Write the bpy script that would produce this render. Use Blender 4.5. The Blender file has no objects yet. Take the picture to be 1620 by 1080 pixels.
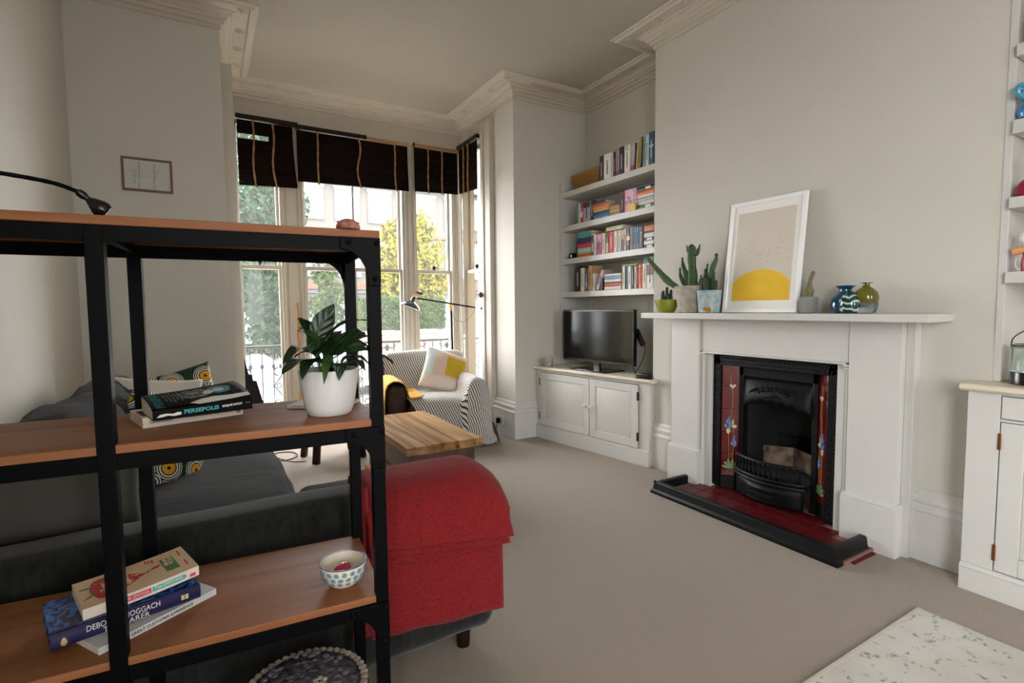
import bpy, bmesh, math, random
from mathutils import Vector, Matrix, noise
PI = math.pi
random.seed(11)
scene = bpy.context.scene
COL = scene.collection

# ------------------------------------------------------------------ camera
CAM = (0.0, 0.0, 1.26)
cam_data = bpy.data.cameras.new('camera')
cam = bpy.data.objects.new('camera', cam_data)
COL.objects.link(cam)
cam_data.sensor_fit = 'HORIZONTAL'
cam_data.sensor_width = 36.0
cam_data.lens = 814.24 / 1620 * 36
cam_data.clip_start = 0.03
cam_data.clip_end = 200
_m = (Matrix.Rotation(math.radians(-30.5944), 3, 'Z') @ Matrix.Rotation(math.radians(-3.7026), 3, 'X')
      @ Matrix.Rotation(math.radians(.5301), 3, 'Y') @ Matrix.Rotation(PI / 2, 3, 'X'))
cam.matrix_world = Matrix.Translation(CAM) @ _m.to_4x4()
scene.camera = cam

# ------------------------------------------------------------------ world, daylight, exposure
world = bpy.data.worlds.new('overcast_sky')
scene.world = world
world.use_nodes = True
_bg = world.node_tree.nodes['Background']
_bg.inputs['Color'].default_value = (0.965, 0.985, 1.0, 1)
_bg.inputs['Strength'].default_value = 7.0
scene.view_settings.view_transform = 'Standard'
scene.view_settings.look = 'None'
scene.view_settings.exposure = 1.56
scene.view_settings.gamma = 1.0
scene.view_settings.use_curve_mapping = False


def portal(name, loc, rot, sx, sy):
    """sampling guide for the sky light that falls through a window opening"""
    d = bpy.data.lights.new(name, 'AREA')
    d.shape = 'RECTANGLE'
    d.size, d.size_y = sx, sy
    d.cycles.is_portal = True
    o = bpy.data.objects.new(name, d)
    o.location = loc
    o.rotation_euler = rot
    COL.objects.link(o)


portal('bay_daylight', (1.35, 5.62, 1.65), (-PI / 2, 0, 0), 2.3, 3.0)
portal('side_daylight', (2.75, 5.08, 1.65), (0, PI / 2, 0), 3.0, .6)
portal('rear_daylight', (.9, -4.75, 1.6), (PI / 2, 0, 0), 1.0, 2.7)
portal('left_daylight', (-.85, -1.975, 1.68), (0, -PI / 2, 0), 2.55, 1.45)


# ------------------------------------------------------------------ materials
MATS = {}


def node_mat(name):
    m = bpy.data.materials.new(name)
    m.use_nodes = True
    nt = m.node_tree
    return m, nt, nt.nodes['Principled BSDF'], nt.nodes, nt.links


def srgb(*c):
    if len(c) == 1 and isinstance(c[0], str):
        h = c[0].lstrip('#')
        c = [int(h[i:i + 2], 16) for i in (0, 2, 4)]
    return tuple(((x / 255) / 12.92 if x / 255 <= .04045 else ((x / 255 + .055) / 1.055) ** 2.4) for x in c)


def mat(name, col, rough=.5, metal=0.0, var=.08, vscale=12.0, bump=0.0, bscale=60.0, sheen=0.0, coat=0.0, stretch=(1, 1, 1), col2=None, spec=None, detail=4):
    """principled material whose colour wanders between col*(1-var) and col*(1+var) (or col and col2) on a noise"""
    if name in MATS:
        return MATS[name]
    m, nt, p, N, L = node_mat(name)
    tc = N.new('ShaderNodeTexCoord')
    mp = N.new('ShaderNodeMapping')
    mp.inputs['Scale'].default_value = stretch
    L.new(tc.outputs['Object'], mp.inputs['Vector'])
    nz = N.new('ShaderNodeTexNoise')
    nz.inputs['Scale'].default_value = vscale
    nz.inputs['Detail'].default_value = detail
    L.new(mp.outputs['Vector'], nz.inputs['Vector'])
    rp = N.new('ShaderNodeValToRGB')
    rp.color_ramp.elements[0].position = .3
    rp.color_ramp.elements[1].position = .7
    a = [max(0, c * (1 - var)) for c in col]
    b = [min(1, c * (1 + var)) for c in col]
    if col2:
        a, b = col, col2
    rp.color_ramp.elements[0].color = (*a, 1)
    rp.color_ramp.elements[1].color = (*b, 1)
    L.new(nz.outputs['Fac'], rp.inputs['Fac'])
    L.new(rp.outputs['Color'], p.inputs['Base Color'])
    p.inputs['Roughness'].default_value = rough
    p.inputs['Metallic'].default_value = metal
    p.inputs['Sheen Weight'].default_value = sheen
    p.inputs['Coat Weight'].default_value = coat
    if spec is not None:
        p.inputs['Specular IOR Level'].default_value = spec
    if bump:
        bn = N.new('ShaderNodeTexNoise')
        bn.inputs['Scale'].default_value = bscale
        bn.inputs['Detail'].default_value = 5
        L.new(mp.outputs['Vector'], bn.inputs['Vector'])
        bp = N.new('ShaderNodeBump')
        bp.inputs['Strength'].default_value = bump
        bp.inputs['Distance'].default_value = .01
        L.new(bn.outputs['Fac'], bp.inputs['Height'])
        L.new(bp.outputs['Normal'], p.inputs['Normal'])
    MATS[name] = m
    return m


def wood(name, dark, light, axis='X', scale=1.0, rough=.4, knots=True, bump=.15, spec=.5):
    """grain running along an axis, with a few knots"""
    if name in MATS:
        return MATS[name]
    m, nt, p, N, L = node_mat(name)
    tc = N.new('ShaderNodeTexCoord')
    mp = N.new('ShaderNodeMapping')
    s = {'X': (.6, 9, 9), 'Y': (9, .6, 9), 'Z': (9, 9, .6)}[axis]
    mp.inputs['Scale'].default_value = [v * scale for v in s]
    L.new(tc.outputs['Object'], mp.inputs['Vector'])
    n1 = N.new('ShaderNodeTexNoise')
    n1.inputs['Scale'].default_value = 2.0
    n1.inputs['Detail'].default_value = 6
    n1.inputs['Distortion'].default_value = .6
    L.new(mp.outputs['Vector'], n1.inputs['Vector'])
    rp = N.new('ShaderNodeValToRGB')
    rp.color_ramp.elements[0].position = .28
    rp.color_ramp.elements[0].color = (*dark, 1)
    rp.color_ramp.elements[1].position = .72
    rp.color_ramp.elements[1].color = (*light, 1)
    L.new(n1.outputs['Fac'], rp.inputs['Fac'])
    out = rp.outputs['Color']
    if knots:
        mp2 = N.new('ShaderNodeMapping')
        s2 = {'X': (3, 7, 7), 'Y': (7, 3, 7), 'Z': (7, 7, 3)}[axis]
        mp2.inputs['Scale'].default_value = [v * scale for v in s2]
        L.new(tc.outputs['Object'], mp2.inputs['Vector'])
        vo = N.new('ShaderNodeTexVoronoi')
        vo.inputs['Scale'].default_value = 1.3
        L.new(mp2.outputs['Vector'], vo.inputs['Vector'])
        r2 = N.new('ShaderNodeValToRGB')
        r2.color_ramp.elements[0].position = .03
        r2.color_ramp.elements[0].color = (.12, .09, .07, 1)
        r2.color_ramp.elements[1].position = .16
        r2.color_ramp.elements[1].color = (1, 1, 1, 1)
        L.new(vo.outputs['Distance'], r2.inputs['Fac'])
        mx = N.new('ShaderNodeMix')
        mx.data_type = 'RGBA'
        mx.blend_type = 'MULTIPLY'
        mx.inputs['Factor'].default_value = .7
        L.new(out, mx.inputs[6])
        L.new(r2.outputs['Color'], mx.inputs[7])
        out = mx.outputs[2]
    L.new(out, p.inputs['Base Color'])
    p.inputs['Roughness'].default_value = rough
    p.inputs['Specular IOR Level'].default_value = spec
    bp = N.new('ShaderNodeBump')
    bp.inputs['Strength'].default_value = bump
    bp.inputs['Distance'].default_value = .004
    L.new(n1.outputs['Fac'], bp.inputs['Height'])
    L.new(bp.outputs['Normal'], p.inputs['Normal'])
    MATS[name] = m
    return m


def glass_mat(name, tint=(1, 1, 1), refl=.05, veil=0.0):
    """thin window glass"""
    if name in MATS:
        return MATS[name]
    m, nt, p, N, L = node_mat(name)
    N.remove(p)
    tr = N.new('ShaderNodeBsdfTransparent')
    tr.inputs['Color'].default_value = (*tint, 1)
    gl = N.new('ShaderNodeBsdfGlossy')
    gl.inputs['Roughness'].default_value = .03
    mx = N.new('ShaderNodeMixShader')
    mx.inputs['Fac'].default_value = refl
    nz = N.new('ShaderNodeTexNoise')
    nz.inputs['Scale'].default_value = 3
    bp = N.new('ShaderNodeBump')
    bp.inputs['Strength'].default_value = .03
    L.new(nz.outputs['Fac'], bp.inputs['Height'])
    L.new(bp.outputs['Normal'], gl.inputs['Normal'])
    L.new(tr.outputs[0], mx.inputs[1])
    L.new(gl.outputs[0], mx.inputs[2])
    out = mx.outputs[0]
    if veil:
        # translucent share imitates the hazy glare veil of dirty old glass
        tl = N.new('ShaderNodeBsdfTranslucent')
        tl.inputs['Color'].default_value = (.95, .94, .92, 1)
        m2 = N.new('ShaderNodeMixShader')
        m2.inputs['Fac'].default_value = veil
        L.new(out, m2.inputs[1])
        L.new(tl.outputs[0], m2.inputs[2])
        out = m2.outputs[0]
    L.new(out, N['Material Output'].inputs['Surface'])
    MATS[name] = m
    return m


def solid_glass(name, col, rough=.03):
    if name in MATS:
        return MATS[name]
    m, nt, p, N, L = node_mat(name)
    nz = N.new('ShaderNodeTexNoise')
    nz.inputs['Scale'].default_value = 25
    rp = N.new('ShaderNodeValToRGB')
    rp.color_ramp.elements[0].color = (*[c * .8 for c in col], 1)
    rp.color_ramp.elements[1].color = (*col, 1)
    L.new(nz.outputs['Fac'], rp.inputs['Fac'])
    L.new(rp.outputs['Color'], p.inputs['Base Color'])
    p.inputs['Roughness'].default_value = rough
    p.inputs['Transmission Weight'].default_value = .9
    p.inputs['IOR'].default_value = 1.45
    MATS[name] = m
    return m


def stripe_mat(name, base, line, per=.022, duty=.42, ang=0.0):
    """woven stripes laid along the cloth's own UV (metres)"""
    m, nt, p, N, L = node_mat(name)
    uv = N.new('ShaderNodeUVMap')
    mp = N.new('ShaderNodeMapping')
    mp.inputs['Rotation'].default_value = (0, 0, ang)
    L.new(uv.outputs['UV'], mp.inputs['Vector'])
    sp = N.new('ShaderNodeSeparateXYZ')
    L.new(mp.outputs['Vector'], sp.inputs[0])
    d = N.new('ShaderNodeMath')
    d.operation = 'DIVIDE'
    d.inputs[1].default_value = per
    L.new(sp.outputs['X'], d.inputs[0])
    fr = N.new('ShaderNodeMath')
    fr.operation = 'FRACT'
    L.new(d.outputs[0], fr.inputs[0])
    rp = N.new('ShaderNodeValToRGB')
    rp.color_ramp.elements[0].position = duty - .06
    rp.color_ramp.elements[0].color = (*line, 1)
    rp.color_ramp.elements[1].position = duty + .06
    rp.color_ramp.elements[1].color = (*base, 1)
    L.new(fr.outputs[0], rp.inputs['Fac'])
    L.new(rp.outputs['Color'], p.inputs['Base Color'])
    p.inputs['Roughness'].default_value = .9
    p.inputs['Sheen Weight'].default_value = .2
    bn = N.new('ShaderNodeTexNoise')
    bn.inputs['Scale'].default_value = 300
    bp = N.new('ShaderNodeBump')
    bp.inputs['Strength'].default_value = .2
    bp.inputs['Distance'].default_value = .002
    L.new(bn.outputs['Fac'], bp.inputs['Height'])
    L.new(bp.outputs['Normal'], p.inputs['Normal'])
    return m


def wax_print(name):
    """green, white, black and yellow rings of a wax-print cotton"""
    m, nt, p, N, L = node_mat(name)
    uv = N.new('ShaderNodeUVMap')
    vo = N.new('ShaderNodeTexVoronoi')
    vo.voronoi_dimensions = '2D'
    vo.inputs['Scale'].default_value = 7.5
    vo.inputs['Randomness'].default_value = .6
    L.new(uv.outputs['UV'], vo.inputs['Vector'])
    rp = N.new('ShaderNodeValToRGB')
    cr = rp.color_ramp
    cr.interpolation = 'CONSTANT'
    Y, K, W, G = srgb(222, 160, 10), srgb(14, 18, 16), srgb(225, 225, 218), srgb(24, 62, 34)
    seq = [(0, K), (.06, Y), (.22, K), (.26, W), (.31, K), (.35, W), (.39, K), (.43, W), (.46, G)]
    cr.elements[0].position, cr.elements[0].color = 0, (*seq[0][1], 1)
    cr.elements[1].position, cr.elements[1].color = seq[1][0], (*seq[1][1], 1)
    for pos, c in seq[2:]:
        e = cr.elements.new(pos)
        e.color = (*c, 1)
    L.new(vo.outputs['Distance'], rp.inputs['Fac'])
    n2 = N.new('ShaderNodeTexVoronoi')
    n2.voronoi_dimensions = '2D'
    n2.feature = 'DISTANCE_TO_EDGE'
    n2.inputs['Scale'].default_value = 45
    L.new(uv.outputs['UV'], n2.inputs['Vector'])
    lt = N.new('ShaderNodeMath')
    lt.operation = 'LESS_THAN'
    lt.inputs[1].default_value = .08
    L.new(n2.outputs['Distance'], lt.inputs[0])
    gt = N.new('ShaderNodeMath')
    gt.operation = 'GREATER_THAN'
    gt.inputs[1].default_value = .46
    L.new(vo.outputs['Distance'], gt.inputs[0])
    mu = N.new('ShaderNodeMath')
    mu.operation = 'MULTIPLY'
    L.new(lt.outputs[0], mu.inputs[0])
    L.new(gt.outputs[0], mu.inputs[1])
    mx = N.new('ShaderNodeMix')
    mx.data_type = 'RGBA'
    L.new(mu.outputs[0], mx.inputs['Factor'])
    L.new(rp.outputs['Color'], mx.inputs[6])
    mx.inputs[7].default_value = (*srgb(12, 22, 16), 1)
    L.new(mx.outputs[2], p.inputs['Base Color'])
    p.inputs['Roughness'].default_value = .85
    return m


def knit_mat(name, col, dark, fleck):
    """loose woven wool: lengthwise dark and bright flecks"""
    m, nt, p, N, L = node_mat(name)
    tc = N.new('ShaderNodeTexCoord')
    mp = N.new('ShaderNodeMapping')
    mp.inputs['Scale'].default_value = (1, 6, 6)
    L.new(tc.outputs['Object'], mp.inputs['Vector'])
    n1 = N.new('ShaderNodeTexNoise')
    n1.inputs['Scale'].default_value = 85
    n1.inputs['Detail'].default_value = 8
    n1.inputs['Roughness'].default_value = .8
    L.new(mp.outputs['Vector'], n1.inputs['Vector'])
    rp = N.new('ShaderNodeValToRGB')
    cr = rp.color_ramp
    cr.elements[0].position, cr.elements[0].color = .36, (*dark, 1)
    cr.elements[1].position, cr.elements[1].color = .5, (*col, 1)
    e = cr.elements.new(.72)
    e.color = (*fleck, 1)
    L.new(n1.outputs['Fac'], rp.inputs['Fac'])
    L.new(rp.outputs['Color'], p.inputs['Base Color'])
    p.inputs['Roughness'].default_value = .95
    p.inputs['Sheen Weight'].default_value = .06
    n2 = N.new('ShaderNodeTexNoise')
    n2.inputs['Scale'].default_value = 220
    n2.inputs['Detail'].default_value = 3
    L.new(tc.outputs['Object'], n2.inputs['Vector'])
    bp = N.new('ShaderNodeBump')
    bp.inputs['Strength'].default_value = .7
    bp.inputs['Distance'].default_value = .004
    L.new(n2.outputs['Fac'], bp.inputs['Height'])
    L.new(bp.outputs['Normal'], p.inputs['Normal'])
    return m


def rug_mat(name):
    """cream pile with a faded lattice of broken grey flecks"""
    m, nt, p, N, L = node_mat(name)
    tc = N.new('ShaderNodeTexCoord')
    n0 = N.new('ShaderNodeTexNoise')
    n0.inputs['Scale'].default_value = 5
    n0.inputs['Detail'].default_value = 3
    L.new(tc.outputs['Object'], n0.inputs['Vector'])
    mxv = N.new('ShaderNodeMix')
    mxv.data_type = 'VECTOR'
    mxv.inputs['Factor'].default_value = .1
    L.new(tc.outputs['Object'], mxv.inputs[4])
    L.new(n0.outputs['Color'], mxv.inputs[5])
    vo = N.new('ShaderNodeTexVoronoi')
    vo.feature = 'DISTANCE_TO_EDGE'
    vo.inputs['Scale'].default_value = 10
    L.new(mxv.outputs[1], vo.inputs['Vector'])
    r1 = N.new('ShaderNodeValToRGB')
    r1.color_ramp.elements[0].position, r1.color_ramp.elements[0].color = .02, (1, 1, 1, 1)
    r1.color_ramp.elements[1].position, r1.color_ramp.elements[1].color = .1, (0, 0, 0, 1)
    L.new(vo.outputs['Distance'], r1.inputs['Fac'])
    n1 = N.new('ShaderNodeTexNoise')
    n1.inputs['Scale'].default_value = 48
    n1.inputs['Detail'].default_value = 5
    n1.inputs['Roughness'].default_value = .7
    L.new(tc.outputs['Object'], n1.inputs['Vector'])
    r2 = N.new('ShaderNodeValToRGB')
    r2.color_ramp.elements[0].position, r2.color_ramp.elements[0].color = .52, (0, 0, 0, 1)
    r2.color_ramp.elements[1].position, r2.color_ramp.elements[1].color = .6, (1, 1, 1, 1)
    L.new(n1.outputs['Fac'], r2.inputs['Fac'])
    mu = N.new('ShaderNodeMath')
    mu.operation = 'MULTIPLY'
    L.new(r1.outputs['Color'], mu.inputs[0])
    L.new(r2.outputs['Color'], mu.inputs[1])
    n3 = N.new('ShaderNodeTexNoise')
    n3.inputs['Scale'].default_value = 3
    L.new(tc.outputs['Object'], n3.inputs['Vector'])
    r3 = N.new('ShaderNodeValToRGB')
    r3.color_ramp.elements[0].position, r3.color_ramp.elements[0].color = .35, (*srgb(192, 187, 178), 1)
    r3.color_ramp.elements[1].position, r3.color_ramp.elements[1].color = .65, (*srgb(206, 203, 196), 1)
    L.new(n3.outputs['Fac'], r3.inputs['Fac'])
    mx = N.new('ShaderNodeMix')
    mx.data_type = 'RGBA'
    L.new(mu.outputs[0], mx.inputs['Factor'])
    L.new(r3.outputs['Color'], mx.inputs[6])
    mx.inputs[7].default_value = (*srgb(136, 134, 134), 1)
    L.new(mx.outputs[2], p.inputs['Base Color'])
    p.inputs['Roughness'].default_value = .95
    n2 = N.new('ShaderNodeTexNoise')
    n2.inputs['Scale'].default_value = 260
    L.new(tc.outputs['Object'], n2.inputs['Vector'])
    bp = N.new('ShaderNodeBump')
    bp.inputs['Strength'].default_value = .4
    bp.inputs['Distance'].default_value = .004
    L.new(n2.outputs['Fac'], bp.inputs['Height'])
    L.new(bp.outputs['Normal'], p.inputs['Normal'])
    return m


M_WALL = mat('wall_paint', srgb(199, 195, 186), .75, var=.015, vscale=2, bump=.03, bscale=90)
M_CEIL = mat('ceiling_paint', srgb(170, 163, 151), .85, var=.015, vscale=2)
M_WHITE = mat('white_gloss_paint', srgb(200, 198, 194), .38, var=.02, vscale=5, bump=.03, bscale=25)
M_WINWOOD = mat('window_cream_paint', srgb(186, 179, 167), .55, var=.02, vscale=6, bump=.0, bscale=30)
M_PLASTER = mat('cornice_plaster', srgb(196, 188, 174), .7, var=.02, vscale=8, bump=.06, bscale=45)
M_BLACK = mat('black_powder_coat', srgb(5, 5, 6), .45, var=.06, vscale=30, bump=.04, bscale=400, spec=.07)
M_IRON = mat('cast_iron', srgb(9, 9, 10), .5, spec=.25, var=.15, vscale=40, bump=.15, bscale=120)
M_SHELFWOOD = wood('shelf_pine', srgb(122, 72, 41), srgb(158, 104, 67), 'X', 1.0, .5, spec=.25)
M_DARKWOOD = wood('dark_stained_wood', srgb(18, 9, 7), srgb(40, 21, 15), 'Z', 1.0, .45, knots=False, spec=.2)
M_GREY = mat('charcoal_velvet', srgb(34, 35, 33), .95, var=.35, vscale=22, bump=.15, bscale=320, sheen=.25, spec=.1, stretch=(3, 3, .8))
M_GREYSEAT = mat('slate_seat_cloth', srgb(42, 42, 44), .95, var=.16, vscale=9, bump=.25, bscale=16, sheen=.08, spec=.1, stretch=(1, 4, 1))
M_TAUPE = mat('taupe_velvet', srgb(80, 78, 73), .95, var=.08, vscale=10, bump=.12, bscale=80, sheen=.1, spec=.1)
M_PAPER = mat('book_paper', srgb(214, 204, 184), .9, var=.06, vscale=3, bump=.3, bscale=6, stretch=(1, 1, 90))
M_GLASS = glass_mat('window_glass', refl=.004, veil=.013)
M_BRASS = mat('aged_brass', srgb(190, 150, 78), .32, metal=1, var=.1, vscale=30)


# ------------------------------------------------------------------ mesh builder
class MB:
    def __init__(self):
        self.v, self.f, self.mi, self.uv = [], [], [], {}

    def vert(self, p):
        self.v.append(tuple(p))
        return len(self.v) - 1

    def face(self, ids, m=0, uv=None):
        self.f.append(tuple(ids))
        self.mi.append(m)
        if uv:
            self.uv[len(self.f) - 1] = uv

    def box(self, x0, x1, y0, y1, z0, z1, m=0, mx=None):
        x0, x1 = min(x0, x1), max(x0, x1)
        y0, y1 = min(y0, y1), max(y0, y1)
        z0, z1 = min(z0, z1), max(z0, z1)
        ps = [(x, y, z) for z in (z0, z1) for x, y in ((x0, y0), (x1, y0), (x1, y1), (x0, y1))]
        if mx is not None:
            ps = [mx @ Vector(p) for p in ps]
        b = len(self.v)
        self.v += [tuple(p) for p in ps]
        for q in ((3, 2, 1, 0), (4, 5, 6, 7), (0, 1, 5, 4), (1, 2, 6, 5), (2, 3, 7, 6), (3, 0, 4, 7)):
            self.face([b + i for i in q], m)
        return self

    def beam(self, a, b, w, h, up=(0, 0, 1), m=0):
        a, b = Vector(a), Vector(b)
        d = b - a
        L = d.length
        d.normalize()
        u = Vector(up)
        s = d.cross(u)
        if s.length < 1e-4:
            s = d.cross(Vector((1, 0, 0)))
        s.normalize()
        u = s.cross(d)
        mx = Matrix((s, d, u)).transposed().to_4x4()
        mx.translation = a
        return self.box(-w / 2, w / 2, 0, L, -h / 2, h / 2, m, mx)

    def tube(self, pts, r, n=8, m=0, cap=True):
        pts = [Vector(p) for p in pts]
        rs = r if isinstance(r, (list, tuple)) else [r] * len(pts)
        prev = None
        rings = []
        for i, p in enumerate(pts):
            d = (pts[min(i + 1, len(pts) - 1)] - pts[max(i - 1, 0)])
            if d.length < 1e-9:
                d = Vector((0, 0, 1))
            d.normalize()
            if prev is None:
                a = Vector((0, 0, 1)) if abs(d.z) < .9 else Vector((1, 0, 0))
                s = d.cross(a).normalized()
            else:
                s = (prev - d * prev.dot(d))
                s = s.normalized() if s.length > 1e-6 else d.orthogonal().normalized()
            prev = s
            u = d.cross(s)
            rings.append([self.vert(p + (s * math.cos(2 * PI * k / n) + u * math.sin(2 * PI * k / n)) * rs[i]) for k in range(n)])
        for i in range(len(rings) - 1):
            A, B = rings[i], rings[i + 1]
            for k in range(n):
                self.face((A[k], A[(k + 1) % n], B[(k + 1) % n], B[k]), m)
        if cap:
            self.face(rings[0][::-1], m)
            self.face(rings[-1], m)
        return self

    def lathe(self, prof, n=24, c=(0, 0, 0), m=0, cap0=True, cap1=True, mx=None):
        rings = []
        for r, z in prof:
            ring = []
            for k in range(n):
                p = Vector((r * math.cos(2 * PI * k / n), r * math.sin(2 * PI * k / n), z))
                if mx is not None:
                    p = mx @ p
                ring.append(self.vert(p + Vector(c)))
            rings.append(ring)
        for A, B in zip(rings, rings[1:]):
            for k in range(n):
                self.face((A[k], A[(k + 1) % n], B[(k + 1) % n], B[k]), m)
        if cap0:
            self.face(rings[0][::-1], m)
        if cap1:
            self.face(rings[-1], m)
        return self

    def prism(self, poly, d0, d1, axis='z', m=0, mx=None):
        """polygon (2D) extruded between d0 and d1 along an axis: z -> (x,y), y -> (x,z), x -> (y,z)"""
        def P(p, d):
            q = {'z': (p[0], p[1], d), 'y': (p[0], d, p[1]), 'x': (d, p[0], p[1])}[axis]
            return mx @ Vector(q) if mx is not None else q
        A = [self.vert(P(p, d0)) for p in poly]
        B = [self.vert(P(p, d1)) for p in poly]
        n = len(poly)
        self.face(A[::-1], m)
        self.face(B, m)
        for i in range(n):
            self.face((A[i], A[(i + 1) % n], B[(i + 1) % n], B[i]), m)
        return self

    def sheet(self, P, uv=None, m=0, closed=False):
        """grid of points P[i][j]"""
        I = [[self.vert(p) for p in row] for row in P]
        for i in range(len(P) - 1):
            nj = len(P[0])
            for j in range(nj if closed else nj - 1):
                j2 = (j + 1) % nj
                self.face((I[i][j], I[i + 1][j], I[i + 1][j2], I[i][j2]), m,
                          [uv[i][j], uv[i + 1][j], uv[i + 1][j2], uv[i][j2]] if uv else None)
        return self

    def pillow(self, w, h, t, n=18, mx=None, m=0, pinch=.05, wr=.0, seed=0):
        """a stuffed square cushion lying in its local xy plane"""
        mx = mx or Matrix()
        top, bot, uvs = [], [], []
        for i in range(n + 1):
            rt, rb, ru = [], [], []
            for j in range(n + 1):
                u, v = -1 + 2 * i / n, -1 + 2 * j / n
                u = math.sin(u * PI / 2) * .5 + u * .5
                v = math.sin(v * PI / 2) * .5 + v * .5
                k = max(0, (1 - u * u)) ** .5 * max(0, (1 - v * v)) ** .5
                z = t / 2 * k ** .75
                x = w / 2 * u * (1 - pinch * (1 - v * v) * abs(u) ** 3)
                y = h / 2 * v * (1 - pinch * (1 - u * u) * abs(v) ** 3)
                nz = wr * k * noise.noise(Vector((x * 7 + seed, y * 7, seed)))
                rt.append(mx @ Vector((x, y, z + nz)))
                rb.append(mx @ Vector((x, y, -z + nz)))
                ru.append((x, y))
            top.append(rt)
            bot.append(rb)
            uvs.append(ru)
        self.sheet(top, uvs, m)
        self.sheet(bot, uvs, m)
        return self

    def ball(self, c, r, n=12, m=0, sc=(1, 1, 1)):
        k = max(4, n // 2)
        prof = [(r * math.sin(PI * i / k), -r * math.cos(PI * i / k)) for i in range(k + 1)]
        prof[0] = (r * .02, prof[0][1])
        prof[-1] = (r * .02, prof[-1][1])
        return self.lathe(prof, n, c, m, mx=Matrix.Diagonal((*sc, 1)))

    def build(self, name, mats, parent=None, bevel=0, seg=2, weld=False, ang=38, solid=0, kind=None, label=None, cat=None, group=None):
        me = bpy.data.meshes.new(name)
        bm = bmesh.new()
        vs = [bm.verts.new(p) for p in self.v]
        bm.verts.ensure_lookup_table()
        uvl = bm.loops.layers.uv.new('UVMap') if self.uv else None
        for i, f in enumerate(self.f):
            if len(set(f)) < 3:
                continue
            try:
                bf = bm.faces.new([vs[k] for k in f])
            except ValueError:
                continue
            bf.material_index = self.mi[i]
            bf.smooth = True
            if uvl and i in self.uv:
                for lp, c in zip(bf.loops, self.uv[i]):
                    lp[uvl].uv = c
        if weld:
            bmesh.ops.remove_doubles(bm, verts=bm.verts, dist=1e-5)
        bmesh.ops.recalc_face_normals(bm, faces=bm.faces)
        lim = math.radians(ang)
        if bevel:
            es = [e for e in bm.edges if len(e.link_faces) == 2 and e.calc_face_angle(0) > lim]
            bmesh.ops.bevel(bm, geom=es, offset=bevel, segments=seg, affect='EDGES', profile=.5, clamp_overlap=True)
            for f in bm.faces:
                f.smooth = True
        if bevel and seg <= 2:
            lim = math.radians(20)
        for e in bm.edges:
            if len(e.link_faces) == 2 and e.calc_face_angle(0) > lim:
                e.smooth = False
        if solid:
            bmesh.ops.solidify(bm, geom=bm.faces[:], thickness=solid)
        bm.to_mesh(me)
        bm.free()
        if not isinstance(mats, (list, tuple)):
            mats = [mats]
        for mm in mats:
            me.materials.append(mm)
        o = bpy.data.objects.new(name, me)
        COL.objects.link(o)
        if parent is not None:
            o.parent = parent
        tag(o, label, cat, group, kind)
        return o


def tag(o, label=None, cat=None, group=None, kind=None):
    if label:
        o['label'] = label
    if cat:
        o['category'] = cat
    if group:
        o['group'] = group
    if kind:
        o['kind'] = kind
    return o


def thing(name, label, cat, loc=(0, 0, 0), rz=0.0, group=None, rot=None):
    o = bpy.data.objects.new(name, None)
    COL.objects.link(o)
    o.location = loc
    o.rotation_euler = rot if rot is not None else (0, 0, rz)
    o.empty_display_size = .1
    return tag(o, label, cat, group)


def group_empty(name, parent, loc=(0, 0, 0), rz=0.0):
    o = bpy.data.objects.new(name, None)
    COL.objects.link(o)
    o.parent = parent
    o.location = loc
    o.rotation_euler = (0, 0, rz)
    o.empty_display_size = .05
    return o


def copy_part(src, parent, loc=None, rot=None, scale=None):
    c = src.copy()
    COL.objects.link(c)
    c.parent = parent
    if loc is not None:
        c.location = loc
    if rot is not None:
        c.rotation_euler = rot
    if scale is not None:
        c.scale = scale
    return c


def copy_tree(src, loc, rz, label, group=None):
    r = src.copy()
    COL.objects.link(r)
    r.location = loc
    r.rotation_euler = (0, 0, rz)
    tag(r, label, group=group)
    for ch in list(src.children):
        c = copy_part(ch, r)
        for g in list(ch.children):
            copy_part(g, c)
    return r


def lettering(text, size, parent, loc, rot, m, name='lettering', width=None, extr=.0004, align='CENTER', bold=0.0, spacing=1.0, flip=False):
    """flat print as mesh letters"""
    cu = bpy.data.curves.new(name, 'FONT')
    cu.body = text
    cu.size = size
    cu.extrude = extr
    cu.offset = bold
    cu.space_character = spacing
    cu.align_x = align
    cu.align_y = 'CENTER'
    cu.resolution_u = 3
    tmp = bpy.data.objects.new(name, cu)
    COL.objects.link(tmp)
    bpy.context.view_layer.update()
    me = bpy.data.meshes.new_from_object(tmp.evaluated_get(bpy.context.evaluated_depsgraph_get()))
    bpy.data.objects.remove(tmp)
    me.name = name
    xs = [v.co.x for v in me.vertices]
    if width and xs:
        s = width / (max(xs) - min(xs))
        for v in me.vertices:
            v.co.x *= s
    me.materials.clear()
    me.materials.append(m)
    o = bpy.data.objects.new(name, me)
    COL.objects.link(o)
    o.parent = parent
    o.location = loc
    o.rotation_euler = rot
    return o


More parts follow.
